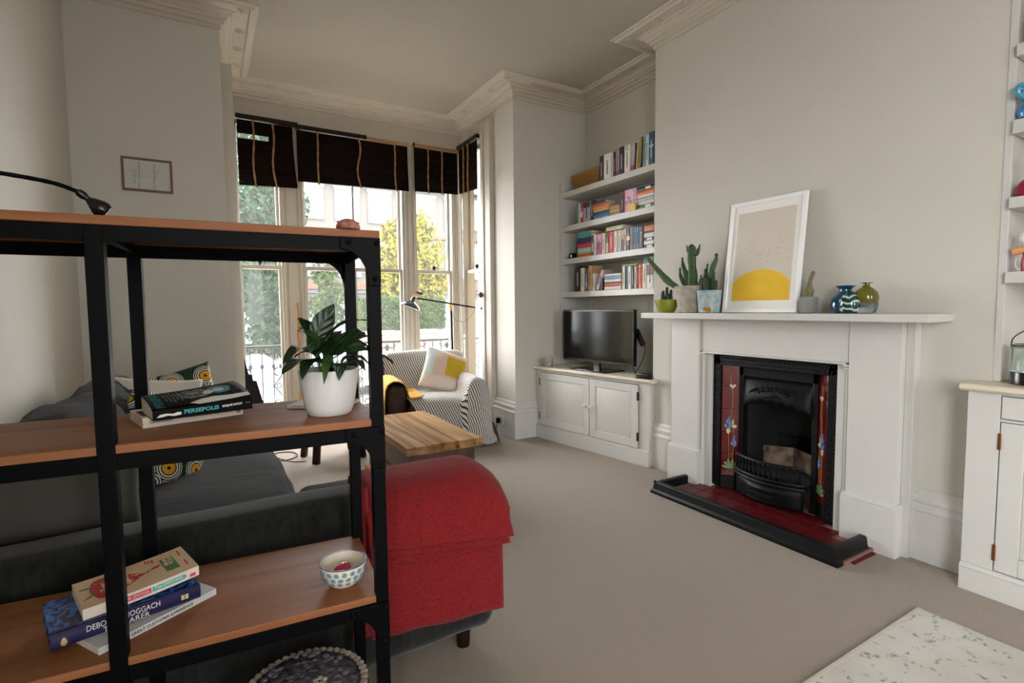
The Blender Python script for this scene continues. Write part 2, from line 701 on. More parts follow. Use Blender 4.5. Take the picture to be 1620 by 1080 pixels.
def sweep(mb, path, prof, closed=False, m=0):
    """profile (offset to the right of travel, z) swept along a floor polyline with mitred corners"""
    n = len(path)
    rows = []
    for i in range(n):
        p = Vector(path[i]).to_2d() if len(path[i]) == 3 else Vector(path[i])
        def dirn(a, b):
            d = Vector(path[b % n]) - Vector(path[a % n])
            return d.normalized()
        if closed or 0 < i < n - 1:
            d0, d1 = dirn(i - 1, i), dirn(i, i + 1)
        elif i == 0:
            d0 = d1 = dirn(0, 1)
        else:
            d0 = d1 = dirn(n - 2, n - 1)
        n0, n1 = Vector((d0.y, -d0.x)), Vector((d1.y, -d1.x))
        b = n0 + n1
        b = b / max(b.dot(n0), .2)
        rows.append([(p.x + b.x * o, p.y + b.y * o, z) for o, z in prof])
    if closed:
        rows.append(rows[0])
    mb.sheet(rows, m=m, closed=True)
    if not closed:
        k = len(prof)
        b0 = len(mb.v) - n * k
        mb.face([b0 + i for i in range(k)], m)
        mb.face([b0 + (n - 1) * k + i for i in range(k)][::-1], m)
    return mb

# ================================================================== ROOM SHELL
XL, XR, XB = -.69, 3.367, 3.0          # left wall, alcove wall, chimney breast face
YF, YW, YR = 4.2, 5.40, -4.6           # front wall, bay front, rear wall
BX0, BX1 = .15, 2.517                  # bay returns
BY0, BY1 = .87, 2.90                   # chimney breast
ZC = 3.31
OPY0, OPY1, OPZ = 1.47, 2.33, .945     # fireplace opening in the breast


def structure(mb, name, m, **k):
    return mb.build(name, m, kind='structure', **k)


M_CARPET = mat('beige_carpet', srgb(158, 145, 132), .97, var=.16, vscale=260, bump=.7, bscale=320, sheen=.12, detail=2)
structure(MB().box(XL - .15, XR + .15, YR - .15, YW + .1, -.03, 0), 'floor', M_CARPET)
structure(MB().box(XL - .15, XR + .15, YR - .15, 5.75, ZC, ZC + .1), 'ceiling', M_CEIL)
LW0, LW1 = -2.7, -1.25      # side window in the left wall, behind the camera
mb = MB()
mb.box(XL - .15, XL, LW1, YF + .4, 0, ZC)
mb.box(XL - .15, XL, YR, LW0, 0, ZC)
mb.box(XL - .15, XL, LW0, LW1, 2.95, ZC)
mb.box(XL - .15, XL, LW0, LW1, 0, .4)
structure(mb, 'wall_left', M_WALL)
structure(MB().box(XL, BX0, YF, YF + .4, 0, ZC), 'wall_front_left', M_WALL)
structure(MB().box(BX1, XR + .15, YF, YF + .4, 0, ZC), 'wall_front_right', M_WALL)
structure(MB().box(XR, XR + .15, YR, YF, 0, ZC), 'wall_right', M_WALL)
mb = MB()
mb.box(XB, XR, BY0, OPY0, 0, ZC)
mb.box(XB, XR, OPY1, BY1, 0, ZC)
mb.box(XB, XR, OPY0, OPY1, OPZ, ZC)
structure(mb, 'wall_chimney_breast', M_WALL)
# rear wall with the wide garden window behind the camera
mb = MB()
mb.box(XL - .15, .4, YR - .15, YR, 0, ZC)
mb.box(1.4, XR + .15, YR - .15, YR, 0, ZC)
mb.box(.4, 1.4, YR - .15, YR, 2.95, ZC)
mb.box(.4, 1.4, YR - .15, YR, 0, .25)
structure(mb, 'wall_rear', M_WALL)
# bay: panel above the lights, below the sills, solid corners
mb = MB()
mb.box(BX0 - .15, BX1 + .15, YW, YW + .2, 3.02, ZC)
mb.box(BX0 - .15, BX0, YF + .4, YW, 3.02, ZC)
mb.box(BX1, BX1 + .15, YF + .4, YW, 3.02, ZC)
mb.box(BX0 - .15, BX1 + .15, YW, YW + .2, 0, .16)
mb.box(BX0 - .15, BX0, YF + .4, YW, 0, .16)
mb.box(BX1, BX1 + .15, YF + .4, YW, 0, .16)
structure(mb, 'wall_bay', M_WINWOOD, bevel=.004)

# cornice all round
path = [(XL, YR), (XL, YF), (BX0, YF), (BX0, YW), (BX1, YW), (BX1, YF), (XR, YF), (XR, BY1), (XB, BY1), (XB, BY0), (XR, BY0), (XR, YR)]
prof = [(0, 3.195), (.012, 3.195), (.014, 3.222), (.03, 3.226), (.034, 3.247), (.05, 3.252), (.054, 3.268), (.075, 3.275), (.082, 3.288),
        (.1, 3.291), (.103, 3.298), (.185, 3.298), (.188, 3.288), (.205, 3.283), (.215, 3.29), (.218, 3.298), (.235, 3.3), (.24, ZC), (0, ZC)]
cornice = structure(sweep(MB(), path, prof, closed=True), 'trim_1', M_PLASTER, ang=25, weld=True)
# plaster rosettes in the flat of the cornice
mb = MB()
mb.lathe([(.033, 0), (.033, -.005), (.026, -.009), (.02, -.006), (.014, -.006), (.012, -.014), (.003, -.018)], 14, cap0=False)
for k in range(6):
    a = k * PI / 3
    mb.ball((.022 * math.cos(a), .022 * math.sin(a), -.007), .006, 6)
ros = mb.build('rosette', M_PLASTER, cornice)
ros.location = (0, -9, 0)
spots = []
o_ = .145
def along(a, b, step=.3):
    a, b = Vector(a), Vector(b)
    n = max(1, round((b - a).length / step))
    return [tuple(a.lerp(b, i / n)) for i in range(n + 1)]
ip = [(XL + o_, 1.0), (XL + o_, YF - o_), (BX0 + o_, YF - o_), (BX0 + o_, YW - o_), (BX1 - o_, YW - o_), (BX1 - o_, YF - o_), (XR - o_, YF - o_),
      (XR - o_, BY1 + o_), (XB - o_, BY1 + o_), (XB - o_, BY0 - o_), (XR - o_, BY0 - o_)]
first = True
for a, b in zip(ip, ip[1:]):
    for q in along(a, b)[:-1]:
        if first:
            ros.location = (q[0], q[1], 3.298)
            first = False
        else:
            copy_part(ros, cornice, (q[0], q[1], 3.298))

# skirting boards
bprof = [(0, 0), (.024, 0), (.024, .245), (.03, .25), (.03, .262), (.022, .272), (.02, .285), (.026, .295), (.026, .312), (.016, .325), (.014, .345), (.008, .355), (0, .358)]
def skirting(name, pts):
    return structure(sweep(MB(), pts, bprof), name, M_WHITE, ang=25)
skirting('baseboard_left', [(XL, YR), (XL, YF), (BX0, YF), (BX0, YF + .4)])
skirting('baseboard_front_right', [(BX1, YF + .42), (BX1, YF), (2.76, YF)])
skirting('baseboard_breast_far', [(XB + .02, BY1), (XB, BY1), (XB, 2.66)])
skirting('baseboard_breast_near', [(XB, 1.14), (XB, BY0), (XB + .02, BY0)])

# ------------------------------------------------------------------ bay windows
# architraves at the mouth of the bay
for nm, x, s, k in (('trim_2', BX1, -1, 1), ('trim_3', BX0, 1, 1.8)):
    mb = MB()
    mb.box(x, x + s * .03 * k, 4.60, 4.74, 0, 3.14)
    mb.box(x, x + s * .05 * k, 4.585, 4.62, .36, 3.14)
    mb.box(x, x + s * .045, 4.74, 4.80, 0, 3.14)
    structure(mb, nm, M_WINWOOD, bevel=.004)

# posts between the lights
POSTS = [(BX0, .262), (.648, .836), (1.852, 1.99), (2.43, BX1)]
for i, (x0, x1) in enumerate(POSTS):
    mb = MB()
    mb.box(x0, x1, YW, YW + .16, .16, 3.02)
    if 0 < i < 3:
        mb.box(x0 + .05, x1 - .05, YW - .008, YW, .16, 3.02)
        mb.box(x0 + .012, x0 + .03, YW - .012, YW, .16, 3.02)
        mb.box(x1 - .03, x1 - .012, YW - .012, YW, .16, 3.02)
    structure(mb, 'trim_%d' % (4 + i), M_WINWOOD, bevel=.003)
# moulded corner post at the right return
mb = MB()
for k, (x, y, r) in enumerate(((2.50, 5.37, .02), (2.50, 5.33, .014), (2.49, 5.39, .016), (2.47, 5.395, .012))):
    mb.tube([(x, y, .16), (x, y, 3.02)], r, 10)
structure(mb, 'trim_8', M_WINWOOD)

M_STRING = mat('sash_cord', srgb(120, 110, 95), .9)
M_KNOB = mat('dark_bronze', srgb(40, 32, 24), .35, metal=.8)
RAIL = 1.672


def sash_window(name, a, b, inward, bar, label, knob=True):
    """a sliding sash between floor points a and b; parts: two sashes, their panes, glazing bars, fastener"""
    a, b = Vector((*a, 0)), Vector((*b, 0))
    w = (b - a).length
    r = thing(name, None, None, a, math.atan2((b - a).y, (b - a).x))
    r['kind'] = 'structure'
    st = .026
    Z0, Z1 = .16, 3.02
    mb = MB()   # box frame
    mb.box(0, .012, -.0, .14, Z0, Z1).box(w - .012, w, 0, .14, Z0, Z1).box(0, w, -.012, .19, Z0 + .002, Z0 + .03)
    mb.build('window_frame', M_WINWOOD, r, bevel=.003)
    for nm, y0, z0, z1, bot in (('lower_sash', .03, Z0 + .03, RAIL + .02, .08), ('upper_sash', .075, RAIL - .02, Z1, .04)):
        mb = MB()
        x0, x1 = .012, w - .012
        mb.box(x0, x0 + st, y0, y0 + .035, z0, z1).box(x1 - st, x1, y0, y0 + .035, z0, z1)
        mb.box(x0 + st, x1 - st, y0, y0 + .035, z0, z0 + bot).box(x0 + st, x1 - st, y0, y0 + .035, z1 - .04, z1)
        s = mb.build(nm, M_WINWOOD, r, bevel=.004)
        if bar:
            MB().box(w / 2 - .011, w / 2 + .011, y0 + .004, y0 + .03, z0 + bot, z1 - .04).build('glazing_bar', M_WINWOOD, s, bevel=.003)
        MB().box(x0 + st, x1 - st, y0 + .016, y0 + .019, z0 + bot, z1 - .04).build('pane', M_GLASS, s)
    if knob:
        mb = MB()
        mb.ball((w / 2, .04, RAIL + .05), .022, 10).tube([(w / 2, .04, RAIL + .015), (w / 2, .04, RAIL + .05)], .012, 8)
        mb.build('sash_fastener', M_KNOB, r)
    return r


sash_window('window_1', (.262, YW), (.648, YW), 1, False, '')
sash_window('window_2', (.836, YW), (1.852, YW), 1, True, '', knob=False)
sash_window('window_3', (1.99, YW), (2.43, YW), 1, False, '')
sash_window('window_4', (BX1, 5.32), (BX1, 4.80), 1, False, '')
sash_window('window_5', (BX0, 4.80), (BX0, 5.38), 1, False, '')
# windows behind the camera: rear and left
def plain_window(name, loc, rz, w, z0, z1):
    r = thing(name, None, None, loc, rz)
    r['kind'] = 'structure'
    mb = MB()
    for x in (0, w / 2 - .03, w - .06):
        mb.box(x, x + .06, 0, .07, z0, z1)
    for x0, x1 in ((.06, w / 2 - .03), (w / 2 + .03, w - .06)):
        mb.box(x0, x1, 0, .07, z0, z0 + .07).box(x0, x1, 0, .07, z1 - .07, z1)
    mb.build('window_frame', M_WHITE, r, bevel=.004)
    for x0, x1 in ((.06, w / 2 - .03), (w / 2 + .03, w - .06)):
        MB().box(x0, x1, .03, .034, z0 + .07, z1 - .07).build('pane', M_GLASS, r)
plain_window('window_6', (.4, YR - .1, 0), 0, 1.0, .25, 2.95)
plain_window('window_7', (XL - .02, LW0, 0), PI / 2, LW1 - LW0, .4, 2.95)

# ------------------------------------------------------------------ woven blinds
M_BLIND = wood('dark_woven_cane', srgb(12, 7, 4), srgb(32, 19, 13), 'X', 2.0, .8, knots=False, spec=.05)
M_TAPE = mat('tan_cord', srgb(150, 112, 66), .85, var=.12, vscale=60, bump=.3, bscale=200)
M_RAILTAN = wood('raw_cane_rail', srgb(140, 108, 66), srgb(172, 138, 92), 'X', 2.0, .5, knots=False)


def blind(name, label, a, b, ztop, zl, zr, tapes, flare=(0, 0), gap=None, slack=0.0, tan_from=None, rail_to=None):
    """a half-drawn cane blind: ribbed cane sheet hung between a and b, tan cords wound down it, head rail"""
    a, b = Vector((*a, 0)), Vector((*b, 0))
    w = (b - a).length
    r = thing(name, label, 'blind', a, math.atan2((b - a).y, (b - a).x), group='cane blinds in the bay')
    n = int((ztop - (zl + zr) / 2) / .0085)
    mb = MB()
    for i in range(n):
        t = i / n
        t2 = (i + .88) / n
        f0, f1 = flare[0] * t ** 2, flare[1] * t ** 2
        zA, zB = ztop + (zl - ztop) * t, ztop + (zr - ztop) * t
        zA2, zB2 = ztop + (zl - ztop) * t2, ztop + (zr - ztop) * t2
        if gap and gap[0] < t < gap[1]:
            x_to = w * gap[2]
            z0 = zA + (zB - zA) * gap[2]
            z2 = zA2 + (zB2 - zA2) * gap[2]
            ps = [(x_to, z0), (w + f1, zB), (w + f1, zB2), (x_to, z2)]
        else:
            ps = [(-f0, zA), (w + f1, zB), (w + f1, zB2), (-f0, zA2)]
        mb.prism(ps, -.006 + .002 * math.sin(i * 2.1), .001 + .002 * math.sin(i * 2.1), 'y')
    mb.build('cane_sheet', M_BLIND, r)
    for fx, wob in tapes:
        pts = []
        for i in range(15):
            t = i / 14
            x = w * fx + flare[1] * t * t * fx + wob * math.sin(t * PI * 2.2)
            zb = zl + (zr - zl) * fx
            pts.append((x, -.014, ztop + .02 - (ztop + .02 - zb + .015) * t))
        m2 = MB()
        m2.tube(pts, [.0085 + .002 * math.sin(i * 2.3) for i in range(15)], 8)
        m2.build('cord', M_TAPE, r)
    m3 = MB()
    x1 = w + .045 if rail_to is None else rail_to
    m3.box(-.01, x1, -.03, .01, ztop + .006, ztop + .046)
    m3.build('head_rail', M_DARKWOOD, r, bevel=.004)
    if tan_from is not None:
        MB().box(tan_from, w + .01, -.024, .012, ztop + .002, ztop + .036).build('bare_rail', M_RAILTAN, r, bevel=.003)
    return r


YBL = 5.335
blind('cane_blind', 'dark cane blind flaring at its right edge, hung in the left window of the bay', (.30, YBL), (.765, YBL), 2.98, 2.395, 2.418, [(.27, .008), (.62, .012)], flare=(0, .03), gap=(.2, .27, .55))
blind('cane_blind', 'wide dark cane blind with three tan cords over the middle bay window', (.80, YBL), (1.89, YBL), 2.965, 2.485, 2.508, [(.17, .003), (.53, .018), (.87, .004)], flare=(.0, .01), rail_to=.66, tan_from=.64)
blind('cane_blind', 'dark cane blind under a raw tan rail in the right front bay window', (1.965, YBL), (2.468, YBL), 2.975, 2.515, 2.53, [(.3, .003), (.62, .003)], tan_from=0, rail_to=.0)
blind('cane_blind', 'narrow dark cane blind hung on the bay return beside the floor lamp', (2.475, 5.30), (2.475, 4.86), 3.0, 2.53, 2.50, [(.3, .004), (.55, .006)])
blind('cane_blind', 'dark cane blind edge seen against the left return of the bay', (.215, 4.95), (.215, 5.33), 2.98, 2.40, 2.40, [(.3, .003), (.6, .003)])

# blind pull cord with a wooden toggle on the right return, bamboo cane on the post
mb = MB()
mb.tube([(2.46, 4.93, 2.5), (2.456, 4.9, 2.1), (2.452, 4.80, 1.62), (2.45, 4.77, 1.44)], .0025, 6)
o = mb.build('pull_cord', M_STRING)
tag(o, 'thin blind pull cord hanging down the right return of the bay with brown toggle', 'cord')
M_TOGGLE = wood('brown_toggle_wood', srgb(70, 36, 20), srgb(110, 60, 36), 'Z', 3, .5, knots=False)
MB().ball((2.448, 4.77, 1.40), .024, 10, sc=(1, 1, 1.4)).build('toggle', M_TOGGLE, o)
MB().ball((2.448, 4.76, 1.26), .012, 8, sc=(1, 1, 1.4)).build('knot', M_TOGGLE, o)
mb = MB()
mb.tube([(.757, 5.375, .17), (.763, 5.375, .93), (.757, 5.375, 1.02), (.765, 5.375, 1.18), (.762, 5.375, 1.33)], .0085, 8)
for z in (.35, .6, .93, 1.13, 1.32):
    mb.tube([(.762, 5.375, z - .006), (.762, 5.375, z + .006)], .0115, 8)
tag(mb.build('bamboo_cane', mat('bamboo', srgb(176, 116, 48), .5, var=.15, vscale=20)), 'thin orange bamboo cane leaning on the post right of the left bay window', 'cane')
# power socket with a black plug on the skirting
t = thing('wall_socket', 'white wall socket with a black plug in it on the skirting by the armchair', 'socket', (BX1 - .03, 4.42, .15))
MB().box(-.012, 0, -.045, .045, -.045, .045).build('face_plate', M_WHITE, t, bevel=.004)
MB().box(-.045, -.012, .005, .04, -.03, .02).tube([(-.04, .022, -.02), (-.05, .022, -.07), (-.04, .05, -.14), (-.035, .15, -.147)], .004, 6).build('plug', M_BLACK, t, bevel=.004)

# ================================================================== FIREPLACE
sur = thing('fireplace_surround', 'white painted wooden fireplace surround with plain pilasters and a deep mantel shelf', 'fireplace surround', (XB, 1.9, 0))
# local: x towards the wall is 0, y = world y - 1.9
MB().box(-.26, -.002, -.88, .872, 1.178, 1.217).build('mantel_shelf', M_WHITE, sur, bevel=.004)
for s, y0, y1 in ((1, .48, .72), (-1, -.72, -.48)):
    pil = MB().box(-.1, -.002, y0, y1, .25, 1.178).build('pilaster', M_WHITE, sur, bevel=.004)
    mb = MB()
    mb.box(-.122, -.002, y0 - .012, y1 + .012, 0, .245)
    mb.prism([(-.122, .245), (-.122, .258), (-.1, .268), (-.002, .268), (-.002, .245)], y0 - .012, y1 + .012, 'y')
    mb.build('plinth_block', M_WHITE, pil, bevel=.003)
    e0, e1 = (y1, y1 + .04) if s > 0 else (y0 - .04, y0)
    MB().box(-.06, -.002, e0, e1, 0, 1.178).build('side_board', M_WHITE, sur, bevel=.004)
    i0, i1 = (.405, .48) if s > 0 else (-.48, -.405)
    slip = MB().box(-.062, -.002, i0, i1, 0, .945).build('inner_slip', M_WHITE, sur, bevel=.003)
    b = .468 if s > 0 else -.468
    mb = MB()
    mb.tube([(-.07, b, 0), (-.07, b, .915)], .013, 10)
    mb.prism([(-.1, .945), (-.1, .935), (-.088, .928), (-.088, .915), (-.062, .91), (-.062, .945)], min(b - .02, b + .02), max(b - .02, b + .02), 'y')
    mb.build('slip_bead', M_WHITE, slip, bevel=.002)
mb = MB()
mb.box(-.085, -.002, -.48, .48, .955, 1.178)
mb.prism([(-.085, .955), (-.094, .952), (-.094, .944), (-.08, .94), (-.002, .94), (-.002, .955)], -.46, .46, 'y')
mb.build('frieze', M_WHITE, sur, bevel=.003)

ins = thing('cast_iron_fireplace', 'black cast iron fireplace insert with red floral tile panels and an open grate', 'fireplace', (XB, 1.9, 0))
# outer beaded frame
mb = MB()
FX = -.045
for s in (1, -1):
    y0, y1 = sorted((s * .405, s * .345))
    mb.box(FX, .06, y0, y1, .04, .933)
mb.box(FX, .06, -.405, .405, .868, .933)
frm = mb.build('frame', M_IRON, ins, bevel=.006)
mb = MB()
for s in (1, -1):
    for k in range(40):
        mb.ball((FX - .001, s * .392, .06 + k * .0215), .006, 6)
        if k % 2 == 0:
            mb.ball((FX - .001, s * .368, .065 + k * .0215), .005, 6)
for k in range(36):
    mb.ball((FX - .001, -.378 + k * .0216, .918), .006, 6)
    mb.ball((FX - .001, -.37 + k * .0212, .892), .0045, 6)
mb.build('beading', M_IRON, frm)
M_TILE = mat('oxblood_glaze', srgb(98, 14, 20), .12, var=.18, vscale=9, coat=.6, bump=.05, bscale=20)
M_GROUT = mat('dark_grout', srgb(132, 92, 84), .9)
M_PETAL = mat('tile_blue_petal', srgb(92, 134, 184), .25, var=.25, vscale=60)
M_CREAMP = mat('tile_cream_petal', srgb(205, 205, 160), .25, var=.1, vscale=60)
M_LEAFT = mat('tile_green_leaf', srgb(130, 168, 112), .25, var=.15, vscale=60)
M_STEM = mat('tile_stem', srgb(150, 120, 60), .3)
for s in (1, -1):
    # splayed panel: from (FX+.015, .345) to (.05, .255)
    A, B = Vector((-.03, s * .347)), Vector((.05, s * .255))
    ux = (B - A).normalized()
    wdt = (B - A).length
    # local frame: x along the panel (outer to inner edge), y up, z towards the room
    nrm = Vector((ux.y, -ux.x))
    if nrm.x > 0:
        nrm = -nrm
    mx = Matrix(((ux.x, 0, nrm.x, A.x), (ux.y, 0, nrm.y, A.y), (0, 1, 0, .115), (0, 0, 0, 1)))
    pan = MB().box(0, wdt, 0, .765, -.03, -.001, mx=mx).build('tile_panel', M_IRON, ins)
    for k in range(5):
        MB().box(.003, wdt - .003, .002 + k * .1525, .152 + k * .1525, -.002, .006, mx=mx).build('tile', M_TILE, pan, bevel=.0015)
    # tube-lined flowers
    z = .0085
    def dab(mb, pts, d=.0016, m=0):
        mb.prism(pts, z - d, z + d, 'z', m, mx)
    c = wdt / 2
    sg = 1 if s > 0 else -1
    fl = MB()
    def stem(pts):
        for a, b in zip(pts, pts[1:]):
            a, b = Vector(a), Vector(b)
            d = (b - a).normalized()
            n = Vector((-d.y, d.x)) * .0016
            dab(fl, [a + n, b + n, b - n, a - n], m=2)
    def drop(x, y, L, W, ang, m):
        pts = []
        for i in range(10):
            t = i / 10 * 2 * PI
            px, py = W * math.sin(t) * (1 - .35 * math.cos(t)), L * (.5 - .5 * math.cos(t))
            pts.append((x + px * math.cos(ang) - py * math.sin(ang), y + px * math.sin(ang) + py * math.cos(ang)))
        dab(fl, pts, m=m)
    stem([(c - .01, .1), (c - .014, .28), (c - .004, .37), (c + .01, .52), (c + .004, .6), (c - .008, .66), (c - .006, .69)])
    stem([(c + .012, .1), (c + .018, .2), (c + .016, .34), (c + .012, .4)])
    for k, (dx, dy, r) in enumerate(((0, 0, .012), (.012, .012, .01), (-.012, .014, .01), (.004, .03, .011), (-.008, .042, .009), (.005, .055, .008), (-.002, .07, .006))):
        drop(c - .016 + dx, .315 + dy, .026, r * .8, .3 * (k % 3 - 1), 0)
        drop(c + .02 + dx * .8, .2 + dy * .8, .02, r * .65, .3 * (k % 3 - 1), 0)
    for x, y, L, W, a in ((c - .016, .285, .04, .012, 0), (c + .024, .325, .028, .01, .5), (c + .012, .345, .04, .006, 0), (c + .036, .335, .02, .008, 1.0), (c + .006, .595, .024, .012, 0), (c, .605, .02, .007, .5), (c + .014, .605, .02, .007, -.5)):
        drop(x, y, L, W, a, 1)
    for a in (-1.25, -.7, -.25, .25, .7, 1.25):
        drop(c, .05, .07 - .012 * abs(a), .0075, a, 3)
    fl.build('flower_motif', [M_PETAL, M_CREAMP, M_STEM, M_LEAFT], pan)
    # iron foot under the tiles
    MB().box(0, wdt, -.085, -.002, -.03, .008, mx=mx).build('panel_foot', M_IRON, ins, bevel=.003)
    MB().box(0, wdt, .767, .8, -.03, .006, mx=mx).build('panel_head', M_IRON, ins, bevel=.003)
# inner iron arch plate
mb = MB()
for s in (1, -1):
    y0, y1 = sorted((s * .258, s * .225))
    mb.box(.03, .08, y0, y1, .03, .868)
mb.box(.03, .08, -.258, .258, .80, .868)
mb.build('inner_frame', M_IRON, ins, bevel=.005)
# canopy hood with an arched, scalloped lower lip
mb = MB()
rows = []
NN = 24
for j in range(7):
    t = j / 6
    row = []
    for i in range(NN + 1):
        u = -1 + 2 * i / NN
        y = .228 * u * (1 - .18 * (1 - t) * 0)
        low = .575 + .085 * (1 - u * u) ** .6 + .006 * math.cos(u * PI * 7)
        z = .80 - (.80 - low) * t
        bulge = .055 * math.sin(t * PI * .62) * (1 - u ** 4) ** .5
        row.append((.05 - bulge, y, z))
    rows.append(row)
mb.sheet(rows)
hood = mb.build('canopy', M_IRON, ins, solid=.008)
mb = MB()
for k in range(9):
    a = -.8 + 1.6 * k / 8
    for r_, q in ((.05, .012), (.085, .009), (.115, .007)):
        y = r_ * 1.5 * math.sin(a)
        zz = .655 + r_ * math.cos(a)
        if zz < .79:
            mb.ball((-.025 + .02 * abs(a), y, zz), q, 6, sc=(.6, 1, 1))
mb.tube([(-.03 + .05 * abs(math.sin(a)) ** 2, .2 * math.sin(a), .62 + .14 * math.cos(a)) for a in [(-1.3 + 2.6 * i / 16) for i in range(17)]], .006, 6)
mb.build('canopy_ornament', M_IRON, hood)
# firebrick
M_FIREBRICK = mat('sooty_firebrick', srgb(46, 39, 34), .95, var=.4, vscale=16, bump=.3, bscale=30, col2=srgb(150, 126, 106))
M_SOOT = mat('soot', srgb(14, 13, 12), .95, var=.3, vscale=8, bump=.3, bscale=30)
mb = MB()
mb.prism([(.08, .235), (.27, .14), (.27, .125), (.08, .22)], .03, .62, 'z', 1)
mb.prism([(.08, -.235), (.27, -.14), (.27, -.125), (.08, -.22)], .03, .62, 'z', 1)
mb.prism([(.16, .20), (.27, .02), (.28, .03), (.175, .21)], .03, .33, 'z', 0)
mb.prism([(.27, .02), (.16, -.20), (.175, -.21), (.28, .03)], .03, .33, 'z', 0)
mb.prism([(.255, .42), (.275, .42), (.17, .72), (.15, .72)], -.2, .2, 'y', 1)
mb.box(.06, .36, -.41, -.235, .02, .9, 1).box(.06, .36, .235, .41, .02, .9, 1).box(.34, .36, -.41, .41, 0, .9, 1).box(.06, .36, -.41, .41, .9, .94, 1)
mb.build('firebrick', [M_FIREBRICK, M_SOOT], ins)
MB().box(.0, .26, -.225, .225, .19, .205).build('grate_bed', M_SOOT, ins)
# bowed front bars
def bow(u, d=.075):
    return -.03 - d * math.cos(u * PI / 2) ** .8
bars = MB()
for z, r_ in ((.30, .009), (.2, .011), (.175, .014)):
    bars.tube([(bow(u), .225 * u, z) for u in [-1 + 2 * i / 16 for i in range(17)]], r_, 8)
rails = bars.build('grate_rail', M_IRON, ins)
for k in range(14):
    u = -.93 + 1.86 * k / 13
    m2 = MB()
    m2.lathe([(.006, 0), (.006, .03), (.011, .042), (.0075, .055), (.0065, .09), (.011, .1), (.006, .115)], 8, (bow(u), .225 * u, .19))
    m2.build('bar', M_IRON, rails)
# ash cover below
mb = MB()
rows = []
for z, d in ((.045, .07), (.06, .085), (.12, .08), (.135, .088), (.16, .075), (.17, .06)):
    rows.append([(bow(u, d), .225 * u, z) for u in [-1 + 2 * i / 16 for i in range(17)]])
mb.sheet(rows)
mb.build('ash_cover', M_IRON, ins, solid=.006)
MB().box(-.13, -.105, -.09, .09, .09, .115).build('damper_slot', M_IRON, ins, bevel=.004)

# hearth of glazed tiles
hearth = thing('hearth', 'tiled hearth of dark red glazed squares in front of the grate', 'hearth', (0, 0, 0))
MB().box(2.60, 3.2, 1.262, 2.49, .0, .022).build('mortar_bed', M_GROUT, hearth)
M_TILEH = mat('hearth_tile_glaze', srgb(84, 14, 18), .4, var=.22, vscale=7, bump=.05, bscale=20, spec=.3)
tm = MB().box(-.049, .049, -.049, .049, 0, .009).build('tile', M_TILEH, hearth, bevel=.002)
tm.location = (0, -9, 0)
first = True
random.seed(4)
for i in range(4):
    for j in range(1, 11):
        x, y = 2.655 + i * .102, 1.29 + j * .102 + (.0)
        if i == 2 and (y < 1.40 or y > 2.38):
            continue
        if i == 3 and (y < 1.58 or y > 2.22):
            continue
        lo = (x, y, .0215 + random.uniform(-.0008, .0008))
        if first:
            tm.location = lo
            first = False
        else:
            copy_part(tm, hearth, lo, (random.uniform(-.006, .006), random.uniform(-.006, .006), 0))
mb = MB().box(2.66, 2.86, 1.243, 1.267, .0, .008)
mb.build('tile', M_TILEH, hearth, bevel=.002)

# fender
fen = thing('fender', 'low black iron fender around the red tiled hearth', 'fender', (0, 0, 0))
fp = [(0, 0), (0, .018), (.012, .03), (.018, .072), (.026, .08), (.05, .08), (.058, .074), (.058, 0)]
sweep_path = [(2.86, 1.268), (2.55, 1.268), (2.55, 2.482), (2.86, 2.482)]
fb = MB()
sweep(fb, sweep_path, fp)
fb.build('kerb', M_IRON, fen, bevel=.002, ang=30)
for y in (1.29, 2.46):
    MB().ball((2.57, y, .08), .008, 8).build('rivet', M_IRON, fen)

# ================================================================== ALCOVE CABINETS
def panel_door(mbname, parent, x, y0, y1, z0, z1, hinge, knob_y, knob_z, hinge_m):
    """raised panel door lying in the plane x (its face towards -x)"""
    d = group_empty(mbname, parent)
    mb = MB()
    st = .062
    mb.box(x - .018, x, y0, y0 + st, z0, z1).box(x - .018, x, y1 - st, y1, z0, z1)
    mb.box(x - .018, x, y0 + st, y1 - st, z0, z0 + st).box(x - .018, x, y0 + st, y1 - st, z1 - st, z1)
    mb.build('door_frame', M_WHITE, d, bevel=.002)
    a0, a1, b0, b1 = y0 + st, y1 - st, z0 + st, z1 - st
    mb = MB()
    q = .03
    mb.box(x - .008, x - .001, a0, a1, b0, b1)
    P = [(a0 + .006, b0 + .006), (a1 - .006, b0 + .006), (a1 - .006, b1 - .006), (a0 + .006, b1 - .006)]
    Q = [(a0 + q, b0 + q), (a1 - q, b0 + q), (a1 - q, b1 - q), (a0 + q, b1 - q)]
    I = [mb.vert((x - .008, *p)) for p in P] + [mb.vert((x - .017, *p)) for p in Q]
    for k in range(4):
        mb.face((I[k], I[(k + 1) % 4], I[4 + (k + 1) % 4], I[4 + k]))
    mb.face(I[4:])
    mb.build('raised_panel', M_WHITE, d, weld=False)
    if knob_y is not None:
        mb = MB()
        mb.lathe([(.012, 0), (.008, .006), (.007, .014), (.014, .02), (.018, .028), (.014, .036), (.004, .039)], 14, (0, 0, 0),
                 mx=Matrix.Translation((x - .018, knob_y, knob_z)) @ Matrix.Rotation(-PI / 2, 4, 'Y'))
        mb.build('knob', M_WHITE, d)
    for hz in (z0 + .09, z1 - .09):
        MB().box(x - .021, x + .002, hinge - .005, hinge + .005, hz - .035, hz + .035).build('hinge', hinge_m, d, bevel=.002)
    return d


# far-left alcove: low cabinet standing slightly askew
ca = math.atan2(2.93 - 2.732, 4.185 - 2.873)   # plinth line leans by 8.6 degrees
cab = thing('alcove_cabinet', 'low white two-door cabinet in the far alcove under the television', 'cabinet', (2.93, 2.873, 0), ca)
